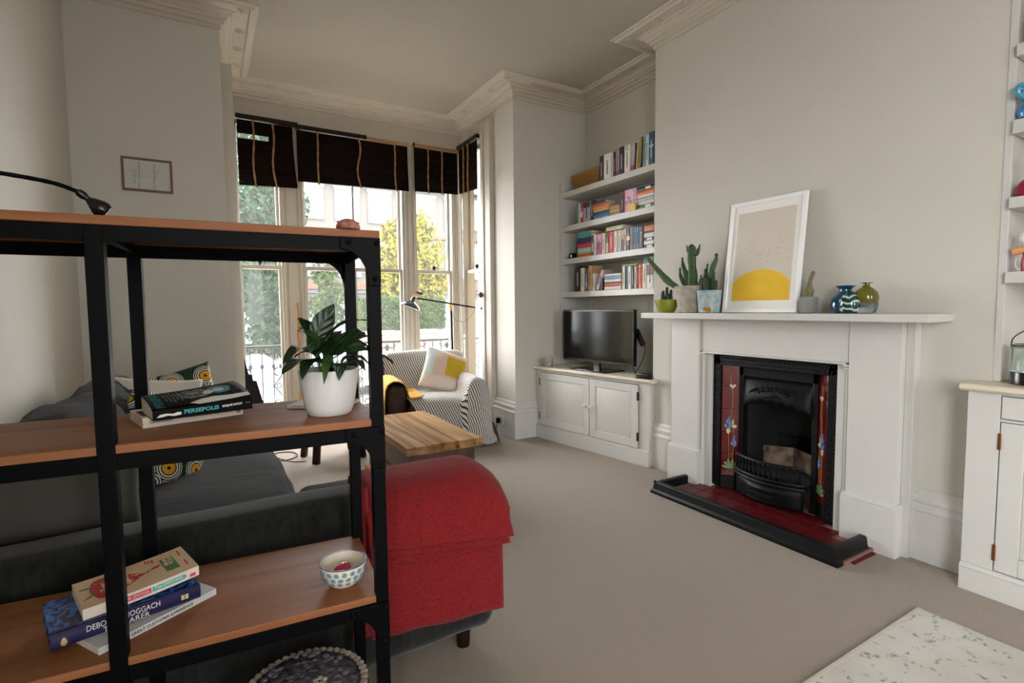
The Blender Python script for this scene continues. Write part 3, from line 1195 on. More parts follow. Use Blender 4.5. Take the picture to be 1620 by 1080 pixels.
# local: y runs along the front to the far wall, x into the alcove
L_ = 1.32
mb = MB()
mb.box(.0, .36, 0, L_, 0, .115)
mb.prism([(-.002, .115), (-.002, .124), (.012, .132), (.36, .132), (.36, .115)], 0, L_, 'y')
mb.build('plinth', M_WHITE, cab, bevel=.002)
mb = MB()
mb.box(.016, .034, .004, .105, .132, .665).box(.016, .034, L_ - .06, L_, .132, .665).box(.016, .034, .105, L_ - .06, .645, .665).box(.016, .034, .62, .635, .132, .665)
mb.box(.034, .36, .004, .022, .0, .665).box(.034, .36, L_ - .02, L_, .0, .665).box(.05, .36, .022, L_ - .02, .12, .14)
mb.build('carcass', M_WHITE, cab, bevel=.002)
M_CABTOP = mat('cream_cabinet_top', srgb(216, 205, 184), .4, var=.04, vscale=6)
mb = MB()
mb.prism([(-.022, .672), (-.03, .678), (-.03, .69), (-.024, .699), (.4, .699), (.4, .665), (-.0, .665)], -.03, L_, 'y')
mb.build('worktop', M_CABTOP, cab, bevel=.002)
M_HBLK = mat('dark_hinge', srgb(60, 50, 40), .4, metal=.8)
panel_door('door', cab, .016, .625, L_ - .062, .136, .642, L_ - .062, .66, .40, M_HBLK)
panel_door('door', cab, .016, .108, .615, .136, .642, .108, .585, .40, M_HBLK)

# near-right alcove cabinet with a drawer
M_BRHINGE = mat('copper_hinge', srgb(150, 92, 52), .4, metal=.8)
cab2 = thing('alcove_cabinet', 'taller white cabinet with a drawer over a panelled door at the right edge', 'cabinet', (2.835, .905, 0), PI)
# local (rotated half a turn): y runs towards the camera, x towards the room; work in mirrored coords
mb = MB()
mb.box(-.5, .0, 0, 1.5, 0, .1)
mb.prism([(.002, .1), (.002, .11), (-.012, .118), (-.5, .118), (-.5, .1)], 0, 1.5, 'y')
mb.build('plinth', M_WHITE, cab2, bevel=.002)
mb = MB()
mb.box(-.036, -.016, .0, .108, .118, .885).box(-.5, -.036, 0, .02, .118, .885).box(-.036, -.016, .108, 1.5, .765, .775).box(-.036, -.016, .108, 1.5, .875, .885).box(-.036, -.016, .66, .7, .118, .885)
mb.build('carcass', M_WHITE, cab2, bevel=.002)
mb = MB()
mb.prism([(.012, .888), (.022, .896), (.022, .908), (.014, .916), (-.53, .916), (-.53, .885), (-.0, .885)], -.022, 1.5, 'y')
mb.build('worktop', M_CABTOP, cab2, bevel=.002)
dr = group_empty('drawer', cab2)
MB().box(-.04, -.015, .112, .655, .779, .872).build('drawer_front', M_WHITE, dr, bevel=.0025)
dd = group_empty('door', cab2)
mb = MB()
x = -.016
y0, y1, z0, z1, st = .112, .655, .122, .762, .075
mb.box(x - .02, x, y0, y0 + st, z0, z1).box(x - .02, x, y1 - st, y1, z0, z1).box(x - .02, x, y0 + st, y1 - st, z0, z0 + st).box(x - .02, x, y0 + st, y1 - st, z1 - st, z1)
mb.box(x - .02, x - .011, y0 + st, y1 - st, z0 + st, z1 - st)
mb.build('door_frame', M_WHITE, dd, bevel=.003)
MB().box(x - .011, x - .003, y0 + st + .035, y1 - st - .035, z0 + st + .035, z1 - st - .035).build('raised_panel', M_WHITE, dd, bevel=.006)
for hz in (.2, .68):
    MB().box(x - .004, x + .004, .104, .116, hz - .035, hz + .035).build('hinge', M_BRHINGE, dd, bevel=.002)

# ------------------------------------------------------------------ alcove shelving
sh = thing('alcove_shelving', 'built-in white bookshelves of four thick boards in the far alcove', 'shelving', (0, 0, 0))
SHZ = [2.328, 2.002, 1.683, 1.36]
mb = MB().box(3.04, XR - .002, 4.172, YF - .002, .70, 2.475)
mb.build('side_panel', M_WHITE, sh, bevel=.003)
MB().box(3.04, XR - .002, BY1 + .002, BY1 + .03, .70, 2.43).build('side_panel', M_WHITE, sh, bevel=.003)
for z in SHZ:
    MB().box(3.05, XR - .003, BY1 + .03, 4.172, z, z + .052).build('shelf', M_WHITE, sh, bevel=.003)
mb = MB()
for k in range(26):
    for x in (3.1, 3.3):
        mb.box(x - .0025, x + .0025, 4.1705, 4.1722, .8 + k * .06 - .0025, .8 + k * .06 + .0025)
mb.build('peg_hole', mat('peg_shadow', srgb(120, 112, 102), .9), sh, kind='stuff')

sh2 = thing('alcove_shelving', 'built-in white shelves of thick boards at the right edge beside the chimney breast', 'shelving', (0, 0, 0))
MB().box(2.995, XR - .002, BY0 - .028, BY0 + .0, .917, 3.19).build('side_panel', M_WHITE, sh2, bevel=.003)
for z0, z1 in ((2.605, 2.66), (2.295, 2.347), (1.977, 2.035), (1.665, 1.713), (1.347, 1.396)):
    MB().box(2.972, XR - .003, -.55, BY0 - .03, z0, z1).build('shelf', M_WHITE, sh2, bevel=.003)

# ================================================================== FOREGROUND SHELF UNIT
SHX, SHY, SHR = .337, 1.143, math.radians(-4.5)
unit = thing('open_shelf_unit', 'open black metal shelf unit with three pine boards in the foreground', 'shelf unit', (SHX, SHY, 0), SHR)
# local: x = 0 at the right end and negative to the left, y = 0 front, .36 rear
UD, UW, T = .36, 1.0, .028
PZ = 1.41
def post(x, y):
    mb = MB()
    # angle-section post
    mb.box(x, x + T, y, y + T, 0, PZ)
    return mb.build('post', M_BLACK, unit, bevel=.0015)
for x in (-T, -.523, -UW):
    for y in (0, UD - T):
        post(x, y)
def bolt(x, y, z, s, par):
    mb = MB()
    mb.lathe([(.0062, 0), (.006, .002), (.0035, .004), (.001, .0045)], 10, (0, 0, 0), mx=Matrix.Translation((x, y, z)) @ Matrix.Rotation(PI / 2 * s, 4, 'X'))
    mb.build('bolt', M_BLACK, par)
for nm, zt in (('top_board', 1.434), ('middle_board', 1.013), ('lower_board', .602)):
    top = nm == 'top_board'
    x0 = -UW if top else -UW + T
    x1 = 0.0 if top else -T * .35
    y0, y1 = (0, UD) if top else (.004, UD - .004)
    b = MB().box(x0, x1, y0, y1, zt - .017, zt).build(nm, M_SHELFWOOD, unit, bevel=.002)
    fr = MB()
    zr = zt - .017
    h = .03
    for y in (.0, UD - T):
        fr.box(-UW, -.0 if top else -T, y + .002, y + .008, zr - h, zr)
        fr.box(-UW, -T, y + .002, y + T - .002, zr - .003, zr - .0005)
    for x in (-T, -UW):
        fr.box(x + .004, x + .01, T, UD - T, zr - h, zr)
    fr.box(-.523 + .008, -.523 + .02, T, UD - T, zr - .02, zr)
    fr.build('rail', M_BLACK, unit, bevel=.001)
    # curved corner gussets on the right end and left end, front and rear
    def gusset(xe, s, y):
        pts = [(0, 0), (.085, 0), (.085, -.022)]
        for i in range(9):
            a = PI / 2 * i / 8
            pts.append((.027 + .055 * math.cos(PI / 2 - a) * 0 + .055 * (1 - math.sin(a)), -.026 - .075 * (1 - math.cos(a))))
        pts += [(.026, -.105), (0, -.105)]
        m2 = MB()
        m2.prism([(xe + s * px, zr + pz) for px, pz in pts], y, y + .004, 'y')
        g = m2.build('gusset', M_BLACK, unit, bevel=.0008)
        yy = y - .0005 if y < .1 else y + .0045
        for px, pz in ((.008, -.012), (.068, -.012), (.013, -.09)):
            bolt(xe + s * px, yy, zr + pz, 1 if y < .1 else -1, g)
    gusset(0, -1, -.0045)
    gusset(-UW, 1, -.0045)
    gusset(0, -1, UD + .0005)

# ------------------------------------------------------------------ books lying on the unit
def lying_book(name, label, loc, rz, L, W, H, cover, spine=None, group=None, hard=False, tilt=0.0, warp=0.0, uvw=False):
    """book lying flat: spine along local +x on the -y side; returns the thing"""
    b = thing(name, label, 'book', loc, rz, group, rot=(0, 0, rz))
    ct = .0025 if hard else .0012
    ov = .004 if hard else 0
    spine = spine or cover
    n = 12
    def bend(x):
        return warp * (max(0, x / L) ** 2)
    mb = MB()
    # page block
    lo, hi = [], []
    for i in range(n + 1):
        x = ov + (L - 2 * ov) * i / n
        lo.append((x, bend(x) + ct))
        hi.append((x, bend(x) + H - ct))
    mb.prism(lo + hi[::-1], .003, W - ov, 'y')
    mb.build('pages', M_PAPER, b)
    mb = MB()
    for z0, z1 in ((0, ct), (H - ct, H)):
        lo, hi = [], []
        for i in range(n + 1):
            x = L * i / n
            lo.append((x, bend(x) + z0))
            hi.append((x, bend(x) + z1))
        mb.prism(lo + hi[::-1], 0, W, 'y')
    mb.build('cover', cover, b, bevel=.0005, seg=1)
    mb = MB()
    lo, hi = [], []
    for i in range(n + 1):
        x = L * i / n
        lo.append((x, bend(x)))
        hi.append((x, bend(x) + H))
    if hard:
        mb.prism([(-.0, .0), (-.005, H * .2), (-.006, H * .5), (-.005, H * .8), (0, H), (.004, H), (.004, 0)], 0, L, 'x')
    else:
        mb.prism(lo + hi[::-1], -.0012, .0015, 'y')
    mb.build('spine', spine, b, bevel=.0004, seg=1)
    return b


W_INK = mat('white_ink', srgb(228, 226, 220), .6, var=.02)
K_INK = mat('black_ink', srgb(24, 22, 22), .6, var=.02)
M_BK_BLACK = mat('black_book_cover', srgb(9, 10, 11), .5, var=.05, spec=.08)
M_BK_CREAM = mat('cream_book_cover', srgb(215, 200, 182), .6, var=.03)
M_TEALINK = mat('teal_ink', srgb(62, 160, 168), .5, var=.05)
M_GREYINK = mat('grey_ink', srgb(128, 132, 136), .6, var=.1, vscale=60)

zb = 1.0132
bk = lying_book('paperback_book', 'cream paperback lying under the black one on the middle pine board', (-.126, 1.322, zb), math.radians(15.5), .198, .128, .022, M_BK_CREAM, group=None)
lettering('Selected Authors', .0075, bk, (.012, -.0016, .011), (PI / 2, 0, 0), K_INK, width=.042, align='LEFT')
lettering('TWENTY UNDER THIRTY-FIVE', .0075, bk, (.079, -.0016, .012), (PI / 2, 0, 0), mat('plum_ink', srgb(120, 90, 110), .6), width=.092, align='LEFT')
MB().box(.183, .192, -.0019, -.0012, .006, .016).build('spine_emblem', mat('plum_ink2', srgb(120, 100, 120), .6), bk)
MB().box(.005, .045, .02, .1, .0218, .0223).build('cover_block', mat('plum_block', srgb(70, 40, 44), .5), bk)

# splayed black paperback: its pages fan open towards the far and right edges
BL, BW_ = .19, .142
def ptop(x, y):
    u, v = x / BL, max(0, y) / BW_
    return .0205 + .010 * u * u + .020 * v ** .8 * (.75 + .25 * u) + .004 * math.sin(PI * v)
bk = thing('paperback_book', 'black paperback with teal title lying splayed on a cream book on the middle board', 'book', (-.104, 1.272, zb + .0222), math.radians(13))
MB().box(0, BL, 0, BW_, 0, .0012).build('cover', M_BK_BLACK, bk)
nx_, ny_ = 12, 10
xs_ = [BL * i / nx_ for i in range(nx_ + 1)]
ys_ = [BW_ * j / ny_ for j in range(ny_ + 1)]
mb = MB()
mb.sheet([[(x, y, ptop(x, y)) for y in ys_] for x in xs_])
mb.build('front_cover', M_BK_BLACK, bk, solid=.0012)
mb = MB()
px_ = [.001 + (BL - .002) * i / nx_ for i in range(nx_ + 1)]
py_ = [.002 + (BW_ - .006) * j / ny_ for j in range(ny_ + 1)]
T_ = [[(x, y, ptop(x, y) - .0014) for y in py_] for x in px_]
B_ = [[(x, y, .0013) for y in py_] for x in px_]
mb.sheet(T_)
mb.sheet(B_)
mb.sheet([T_[0], B_[0]])
mb.sheet([T_[-1], B_[-1]])
mb.sheet([[r[0] for r in T_], [r[0] for r in B_]])
mb.sheet([[r[-1] for r in T_], [r[-1] for r in B_]])
mb.build('pages', M_PAPER, bk, weld=True)
mb = MB()
mb.prism([(x, 0) for x in xs_] + [(x, ptop(x, 0)) for x in xs_[::-1]], -.0014, .0014, 'y')
mb.build('spine', M_BK_BLACK, bk)
def drape(o, lift=.0006):
    """lay a print on the bowed cover"""
    mx = Matrix.LocRotScale(o.location, o.rotation_euler, o.scale)
    for v in o.data.vertices:
        q = mx @ v.co
        v.co = (q.x, q.y, ptop(q.x, q.y) + lift + max(0, q.z - .05))
    o.location = (0, 0, 0)
    o.rotation_euler = (0, 0, 0)
    return o
lettering('PERSEPOLIS', .0115, bk, (.055, -.0021, .0118), (PI / 2, -.02, 0), M_TEALINK, width=.066, align='LEFT', bold=.0004)
lettering('MARJANE SATRAPI', .0065, bk, (.128, -.0021, .0138), (PI / 2, -.04, 0), W_INK, width=.04, align='LEFT', bold=.0002)
lettering('VINTAGE', .004, bk, (.175, -.0021, .0155), (PI / 2, -.04, 0), M_GREYINK, width=.011, align='LEFT')
mb = MB()    # white hand shape on the spine and sleeve across the cover
mb.prism([(.006, .006), (.012, .0115), (.022, .013), (.03, .0118), (.035, .011), (.044, .0135), (.05, .013), (.05, .0075), (.038, .006), (.026, .0085), (.016, .0065)], -.0024, -.0014, 'y')
mb.build('spine_picture', W_INK, bk)
drape(lettering('PERSEPOLIS', .021, bk, (.017, .07, 0), (0, 0, PI / 2), M_TEALINK, width=.12, bold=.0006))
for k in range(5):
    drape(lettering('the story of a childhood'[: 19 + k], .0055, bk, (.034 + k * .007, .076, 0), (0, 0, PI / 2), W_INK, width=.06 + .012 * (k % 3), name='cover_lines'))
def cover_shape(name, m, polys, lift):
    """filled outlines on the cover, each a fan of small triangles so that it follows the bow"""
    mb = MB()
    for poly in polys:
        n = len(poly)
        cx, cy = sum(p[0] for p in poly) / n, sum(p[1] for p in poly) / n
        rings = []
        for f in (1, .66, .33, .02):
            rings.append([(cx + (x - cx) * f, cy + (y - cy) * f, 0) for x, y in poly])
        mb.sheet(rings, closed=True)
    o = mb.build(name, m, bk, kind='stuff' if len(polys) > 3 else None)
    for v in o.data.vertices:
        v.co.z = ptop(v.co.x, v.co.y) + lift
    return o
TW = [2 * PI * i / 28 for i in range(28)]
cover_shape('sleeve_picture', W_INK, [[(.07, .016), (.095, .03), (.12, .034), (.15, .026), (.188, .022), (.188, .004), (.15, .003), (.11, .004), (.085, .004)]], .0006)
cover_shape('hair_picture', M_GREYINK, [[(.092 + .032 * math.cos(a) * (1 + .1 * math.sin(7 * a)), .078 + .036 * math.sin(a) * (1 + .1 * math.cos(6 * a))) for a in TW]], .0005)
cover_shape('scarf_picture', M_TEALINK, [[(.142 + .024 * math.cos(a) * (1 + .12 * math.sin(6 * a)), .082 + .033 * math.sin(a)) for a in TW]], .0006)
cover_shape('face_picture', W_INK, [[(.116 + .012 * math.cos(a), .07 + .016 * math.sin(a)) for a in TW], [(.14 + .011 * math.cos(a), .076 + .014 * math.sin(a)) for a in TW]], .0009)
cover_shape('curl_picture', M_BK_BLACK, [[(.088 + .019 * math.cos(k * .7) + .006 * math.cos(t), .08 + .022 * math.sin(k * .7) + .005 * math.sin(t)) for t in TW[::3]] for k in range(9)], .0009)
drape(lettering('MARJANE SATRAPI', .009, bk, (.177, .085, 0), (0, 0, PI / 2), M_GREYINK, width=.07))

# three books on the lower board
zl = .6022
M_BK_WHITE = mat('white_book_cover', srgb(205, 205, 205), .4, var=.03)
bk = lying_book('paperback_book', 'white paperback at the bottom of the pile on the lower board', (-.205, 1.222, zl), math.radians(33), .235, .15, .015, M_BK_WHITE)
lettering('GREAT CUSTOMER EXPERIENCE', .009, bk, (.055, -.0016, .0075), (PI / 2, 0, 0), K_INK, width=.125, align='LEFT')
m, nt, p, N, L = node_mat('blue_meadow_jacket')
tc = N.new('ShaderNodeTexCoord')
nz = N.new('ShaderNodeTexNoise')
nz.inputs['Scale'].default_value = 38
nz.inputs['Detail'].default_value = 6
nz.inputs['Distortion'].default_value = 1.5
L.new(tc.outputs['Object'], nz.inputs['Vector'])
rp = N.new('ShaderNodeValToRGB')
rp.color_ramp.elements[0].position, rp.color_ramp.elements[0].color = .42, (*srgb(20, 22, 62), 1)
rp.color_ramp.elements[1].position, rp.color_ramp.elements[1].color = .54, (*srgb(48, 112, 190), 1)
e = rp.color_ramp.elements.new(.48)
e.color = (*srgb(26, 40, 108), 1)
L.new(nz.outputs['Fac'], rp.inputs['Fac'])
L.new(rp.outputs['Color'], p.inputs['Base Color'])
p.inputs['Roughness'].default_value = .25
M_BK_BLUE = m
M_BK_NAVY = mat('indigo_jacket', srgb(24, 24, 74), .35, var=.12, vscale=30)
bk = lying_book('hardback_book', 'blue patterned hardback in the middle of the pile on the lower board', (-.281, 1.255, zl + .0153), math.radians(16), .252, .155, .032, M_BK_BLUE, M_BK_NAVY, hard=True)
lettering('DEBORAH MOGGACH', .0165, bk, (.052, -.0068, .0215), (PI / 2, 0, 0), W_INK, width=.122, align='LEFT')
lettering('THE CARER', .0155, bk, (.078, -.0062, .0075), (PI / 2, 0, 0), W_INK, width=.078, align='LEFT')
mb = MB()
for i in range(2):
    for j in range(2):
        mb.box(.214 + i * .0075, .220 + i * .0075, -.0075, -.0058, .0115 + j * .0055, .0158 + j * .0055)
mb.build('spine_window', mat('cream_ink', srgb(225, 205, 150), .5), bk)
MB().ball((.019, -.0045, .013), .0065, 10, sc=(1, .35, 1.4)).build('spine_emblem', mat('straw_ink', srgb(190, 160, 110), .5, var=.3, vscale=300), bk)

M_BK_STRAW = mat('kraft_cream_cover', srgb(222, 188, 148), .5, var=.03)
bk = lying_book('paperback_book', 'cream paperback with a big red strawberry on top of the lower pile', (-.236, 1.282, zl + .0475), math.radians(16.5), .205, .14, .022, M_BK_STRAW, mat('ivory_spine', srgb(222, 210, 196), .5, var=.02), warp=.013)
M_RED = mat('strawberry_red', srgb(188, 30, 46), .5, var=.06)
M_GRN = mat('leaf_green_ink', srgb(58, 120, 62), .5, var=.06)
M_PINK = mat('pink_ribbon_ink', srgb(210, 62, 92), .5, var=.04)
M_TEAL2 = mat('mint_ribbon_ink', srgb(84, 170, 150), .5, var=.04)
def bz(x):
    return .013 * (max(0, x / .205) ** 2) + .022
def flat_on_cover(mb, pts, m=0, lift=.0004):
    """thin print that follows the bowed cover"""
    A = [mb.vert((x, y, bz(x) + lift)) for x, y in pts]
    B = [mb.vert((x, y, bz(x) - .0005)) for x, y in pts]
    mb.face(A, m)
    for i in range(len(pts)):
        mb.face((B[i], B[(i + 1) % len(pts)], A[(i + 1) % len(pts)], A[i]), m)
def fan_on_cover(mb, fn, x0, x1, m=0, lift=.0004, n=14):
    lo, hi = [], []
    for i in range(n + 1):
        x = x0 + (x1 - x0) * i / n
        a, b = fn(i / n)
        lo.append((x, a, bz(x) + lift))
        hi.append((x, b, bz(x) + lift))
    mb.sheet([lo, hi], m=m)
mb = MB()
fan_on_cover(mb, lambda t: (.07 - .052 * math.sin(PI * t ** .5), .07 + .052 * math.sin(PI * t ** .5)), .02, .122)
flat_on_cover(mb, [(.128, .072), (.135, .08), (.148, .083), (.147, .077), (.137, .073)], lift=.001)
sb = mb.build('strawberry_picture', M_RED, bk)
mb = MB()
random.seed(3)
for k in range(34):
    t = random.uniform(.1, .85)
    x = .02 + .11 * t
    hw = .044 * math.sin(PI * t ** .55)
    y = .075 + random.uniform(-hw, hw)
    flat_on_cover(mb, [(x, y - .0007), (x + .005, y - .0005), (x + .005, y + .0005), (x, y + .0007)], lift=.0009)
mb.build('strawberry_seed', M_BK_STRAW, bk, kind='stuff')
mb = MB()
for pts in ([(.033, .085), (.022, .094), (.010, .094), (.004, .09), (.015, .087)], [(.033, .06), (.024, .056), (.012, .044), (.006, .036), (.02, .044)], [(.119, .07), (.127, .077), (.125, .065)]):
    flat_on_cover(mb, pts, lift=.0008)
mb.build('leaf_picture', M_GRN, bk, kind='stuff')
mb = MB()
flat_on_cover(mb, [(.152, .032), (.152, .105), (.177, .105), (.177, .032)], lift=.0009)
mb.build('title_block', M_GRN, bk)
lettering('MARINA', .013, bk, (.1595, .069, bz(.1595) + .0012), (0, -.1, PI / 2), M_BK_STRAW, width=.056)
lettering('LEWYCKA', .013, bk, (.1695, .069, bz(.1695) + .0012), (0, -.1, PI / 2), M_BK_STRAW, width=.062)
lettering('Two', .022, bk, (.045, .072, bz(.055) + .0012), (0, -.03, PI / 2), M_BK_STRAW, width=.045)
lettering('CARAVANS', .016, bk, (.085, .07, bz(.09) + .0012), (0, -.05, PI / 2), M_BK_STRAW, width=.052)
for k, (a, b) in enumerate(((.168, .108), (.174, .104), (.18, .1))):
    lettering('a feast', .006, bk, (.128 + k * .006, .118 - k * .002, bz(.14) + .0009), (0, -.1, PI / 2), M_RED, width=.014)
mb = MB()
flat_on_cover(mb, [(.19, .03), (.19, .06), (.193, .06), (.193, .03)])
flat_on_cover(mb, [(.19, .09), (.19, .122), (.193, .122), (.193, .09)])
mb.build('edge_line', M_RED, bk)
def spine_strip(x0, x1, z0, z1, m, nm, notch=.0):
    mb = MB()
    n = 8
    lo = [(x0 + (x1 - x0) * i / n) for i in range(n + 1)]
    P = [(x, bz(x) - .022 + z0) for x in lo] + [(x1 + notch, bz(x1) - .022 + (z0 + z1) / 2)] + [(x, bz(x) - .022 + z1) for x in lo[::-1]]
    mb.prism(P, -.002, -.0011, 'y')
    return mb.build(nm, m, bk)
spine_strip(.05, .114, .006, .0165, M_PINK, 'pink_ribbon', -.0)
spine_strip(.116, .176, .006, .0165, M_TEAL2, 'mint_ribbon', .005)
lettering('MARINA LEWYCKA', .0085, bk, (.055, -.0023, .0125), (PI / 2, -.04, 0), W_INK, width=.055, align='LEFT')
lettering('Two CARAVANS', .0085, bk, (.12, -.0023, .0168), (PI / 2, -.085, 0), W_INK, width=.052, align='LEFT')
mb = MB()
mb.prism([(.185, .0175), (.19, .023), (.197, .0225), (.199, .018), (.195, .0155), (.188, .0155)], -.002, -.0011, 'y')
mb.build('spine_berry', M_PINK, bk)

# ------------------------------------------------------------------ things on the unit
# pale notebook behind the pot
lying_book('notebook', 'pale notebook lying behind the white flower pot', (.165, 1.395, 1.0132), math.radians(-35), .15, .1, .008, mat('ash_cover', srgb(190, 180, 168), .5), group=None)
# flower pot with a peace lily
M_POT = mat('white_ceramic', srgb(222, 221, 220), .3, var=.01, coat=.2)
M_SOIL = mat('potting_soil', srgb(34, 26, 20), .95, var=.4, vscale=60, bump=.8, bscale=120)
PX, PY = .243, 1.268
pot = thing('potted_plant', 'green peace lily in a white ceramic pot at the end of the middle board', 'plant', (PX, PY, 1.0132))
mb = MB()
mb.lathe([(.044, 0), (.05, .004), (.056, .02), (.0655, .075), (.0685, .104), (.0685, .107), (.066, .108), (.0645, .1), (.061, .06), (.05, .02)], 48, cap1=False)
mb.build('flower_pot', M_POT, pot)
MB().lathe([(.0645, .088), (.05, .094), (.02, .097), (.002, .098)], 24, cap0=False).build('soil', M_SOIL, pot)
m, nt, p, N, L = node_mat('lily_leaf')
uvn = N.new('ShaderNodeUVMap')
sp = N.new('ShaderNodeSeparateXYZ')
L.new(uvn.outputs['UV'], sp.inputs[0])
wv = N.new('ShaderNodeMath'); wv.operation = 'MULTIPLY'; wv.inputs[1].default_value = 26
ab = N.new('ShaderNodeMath'); ab.operation = 'ABSOLUTE'
L.new(sp.outputs['Y'], ab.inputs[0])
ad = N.new('ShaderNodeMath'); ad.operation = 'SUBTRACT'
L.new(sp.outputs['X'], ad.inputs[0]); L.new(ab.outputs[0], ad.inputs[1])
L.new(ad.outputs[0], wv.inputs[0])
sn = N.new('ShaderNodeMath'); sn.operation = 'SINE'
L.new(wv.outputs[0], sn.inputs[0])
rp = N.new('ShaderNodeValToRGB')
rp.color_ramp.elements[0].color = (*srgb(24, 44, 20), 1)
rp.color_ramp.elements[1].color = (*srgb(36, 62, 28), 1)
L.new(sn.outputs[0], rp.inputs['Fac'])
L.new(rp.outputs['Color'], p.inputs['Base Color'])
p.inputs['Roughness'].default_value = .33
p.inputs['Transmission Weight'].default_value = 0
bp = N.new('ShaderNodeBump'); bp.inputs['Strength'].default_value = .25; bp.inputs['Distance'].default_value = .004
L.new(sn.outputs[0], bp.inputs['Height'])
L.new(bp.outputs['Normal'], p.inputs['Normal'])
M_LEAF = m
M_LEAF2 = mat('fresh_leaf', srgb(52, 82, 34), .4, var=.2, vscale=40)
M_STALK = mat('leaf_stalk', srgb(74, 104, 48), .5, var=.15, vscale=50)


def leaf(base, mid, tip, width, fold=.25, m=M_LEAF, twist=0.0, frac=.42):
    """stalk from the soil to the blade, blade arched along base-mid-tip"""
    B, Mi, Tp = Vector(base), Vector(mid), Vector(tip)
    root = Vector((.018 * random.uniform(-1, 1), .018 * random.uniform(-1, 1), .092))
    def q(t):
        return B.lerp(Mi, t).lerp(Mi.lerp(Tp, t), t)
    n = 12
    rows, uvs = [], []
    for i in range(n + 1):
        t = i / n
        p = q(t)
        d = (q(min(1, t + .03)) - q(max(0, t - .03))).normalized()
        s = d.cross(Vector((0, 0, 1)))
        s = s.normalized() if s.length > .05 else Vector((1, 0, 0))
        s = Matrix.Rotation(twist, 3, d) @ s
        up = s.cross(d)
        w = width * .6 * math.sin(PI * t ** .72) ** .85 if 0 < t < 1 else .0004
        row = []
        for k in (-1, -.5, 0, .5, 1):
            wave = .05 * width * math.sin(t * 14 + k) * abs(k)
            row.append(p + s * (w * k) + up * (fold * w * abs(k) + wave * (1 if 0 < t < 1 else 0)))
        rows.append(row)
        uvs.append([(t, k * .35) for k in (-1, -.5, 0, .5, 1)])
    mb = MB()
    mb.sheet(rows, uvs)
    lf = mb.build('leaf', m, pot, ang=80)
    m2 = MB()
    m2.tube([root, root.lerp(B, .5) + Vector((0, 0, .012)), B, q(.12)], [.0026, .0022, .0018, .0012], 6)
    m2.build('stalk', M_STALK, lf)
    return lf


random.seed(5)
def L3(x, y, z):
    return (x - PX, y - PY, z - 1.0132)
leaf(L3(.217, 1.27, 1.19), L3(.235, 1.27, 1.235), L3(.263, 1.28, 1.274), .042, .2, twist=1.2)
leaf(L3(.235, 1.25, 1.19), L3(.27, 1.23, 1.245), L3(.332, 1.22, 1.232), .034, .3)
leaf(L3(.225, 1.30, 1.18), L3(.2, 1.34, 1.24), L3(.19, 1.36, 1.24), .03, .3)
leaf(L3(.215, 1.25, 1.15), L3(.205, 1.24, 1.22), L3(.17, 1.22, 1.212), .034, .3, M_LEAF2)
leaf(L3(.215, 1.26, 1.15), L3(.175, 1.22, 1.2), L3(.132, 1.16, 1.147), .036, .3)
leaf(L3(.215, 1.24, 1.14), L3(.17, 1.2, 1.165), L3(.126, 1.14, 1.128), .04, .25)
leaf(L3(.22, 1.23, 1.14), L3(.185, 1.2, 1.16), L3(.172, 1.19, 1.108), .036, .25)
leaf(L3(.23, 1.215, 1.14), L3(.222, 1.17, 1.155), L3(.21, 1.15, 1.10), .017, .2, M_LEAF2)
leaf(L3(.26, 1.26, 1.15), L3(.33, 1.25, 1.19), L3(.405, 1.27, 1.118), .036, .3)
leaf(L3(.262, 1.28, 1.16), L3(.31, 1.3, 1.2), L3(.352, 1.31, 1.16), .038, .3)
leaf(L3(.245, 1.24, 1.17), L3(.28, 1.2, 1.215), L3(.325, 1.2, 1.195), .05, .15, twist=.5)
leaf(L3(.235, 1.22, 1.16), L3(.265, 1.18, 1.195), L3(.315, 1.17, 1.165), .048, .15, twist=.7)
leaf(L3(.23, 1.24, 1.16), L3(.21, 1.2, 1.215), L3(.19, 1.19, 1.165), .046, .2, twist=-.3)
leaf(L3(.238, 1.235, 1.15), L3(.225, 1.2, 1.2), L3(.2, 1.2, 1.18), .044, .2)
leaf(L3(.25, 1.23, 1.125), L3(.262, 1.2, 1.16), L3(.25, 1.19, 1.1), .032, .2)
leaf(L3(.268, 1.24, 1.12), L3(.3, 1.21, 1.165), L3(.315, 1.2, 1.105), .034, .2)
leaf(L3(.27, 1.27, 1.13), L3(.31, 1.27, 1.17), L3(.345, 1.25, 1.11), .036, .25)
leaf(L3(.25, 1.3, 1.16), L3(.27, 1.35, 1.22), L3(.3, 1.39, 1.2), .04, .25)
leaf(L3(.24, 1.29, 1.17), L3(.215, 1.33, 1.23), L3(.2, 1.38, 1.21), .04, .25)
leaf(L3(.255, 1.25, 1.17), L3(.285, 1.24, 1.22), L3(.33, 1.25, 1.2), .036, .25)
leaf(L3(.225, 1.26, 1.14), L3(.2, 1.26, 1.18), L3(.165, 1.26, 1.15), .034, .25)

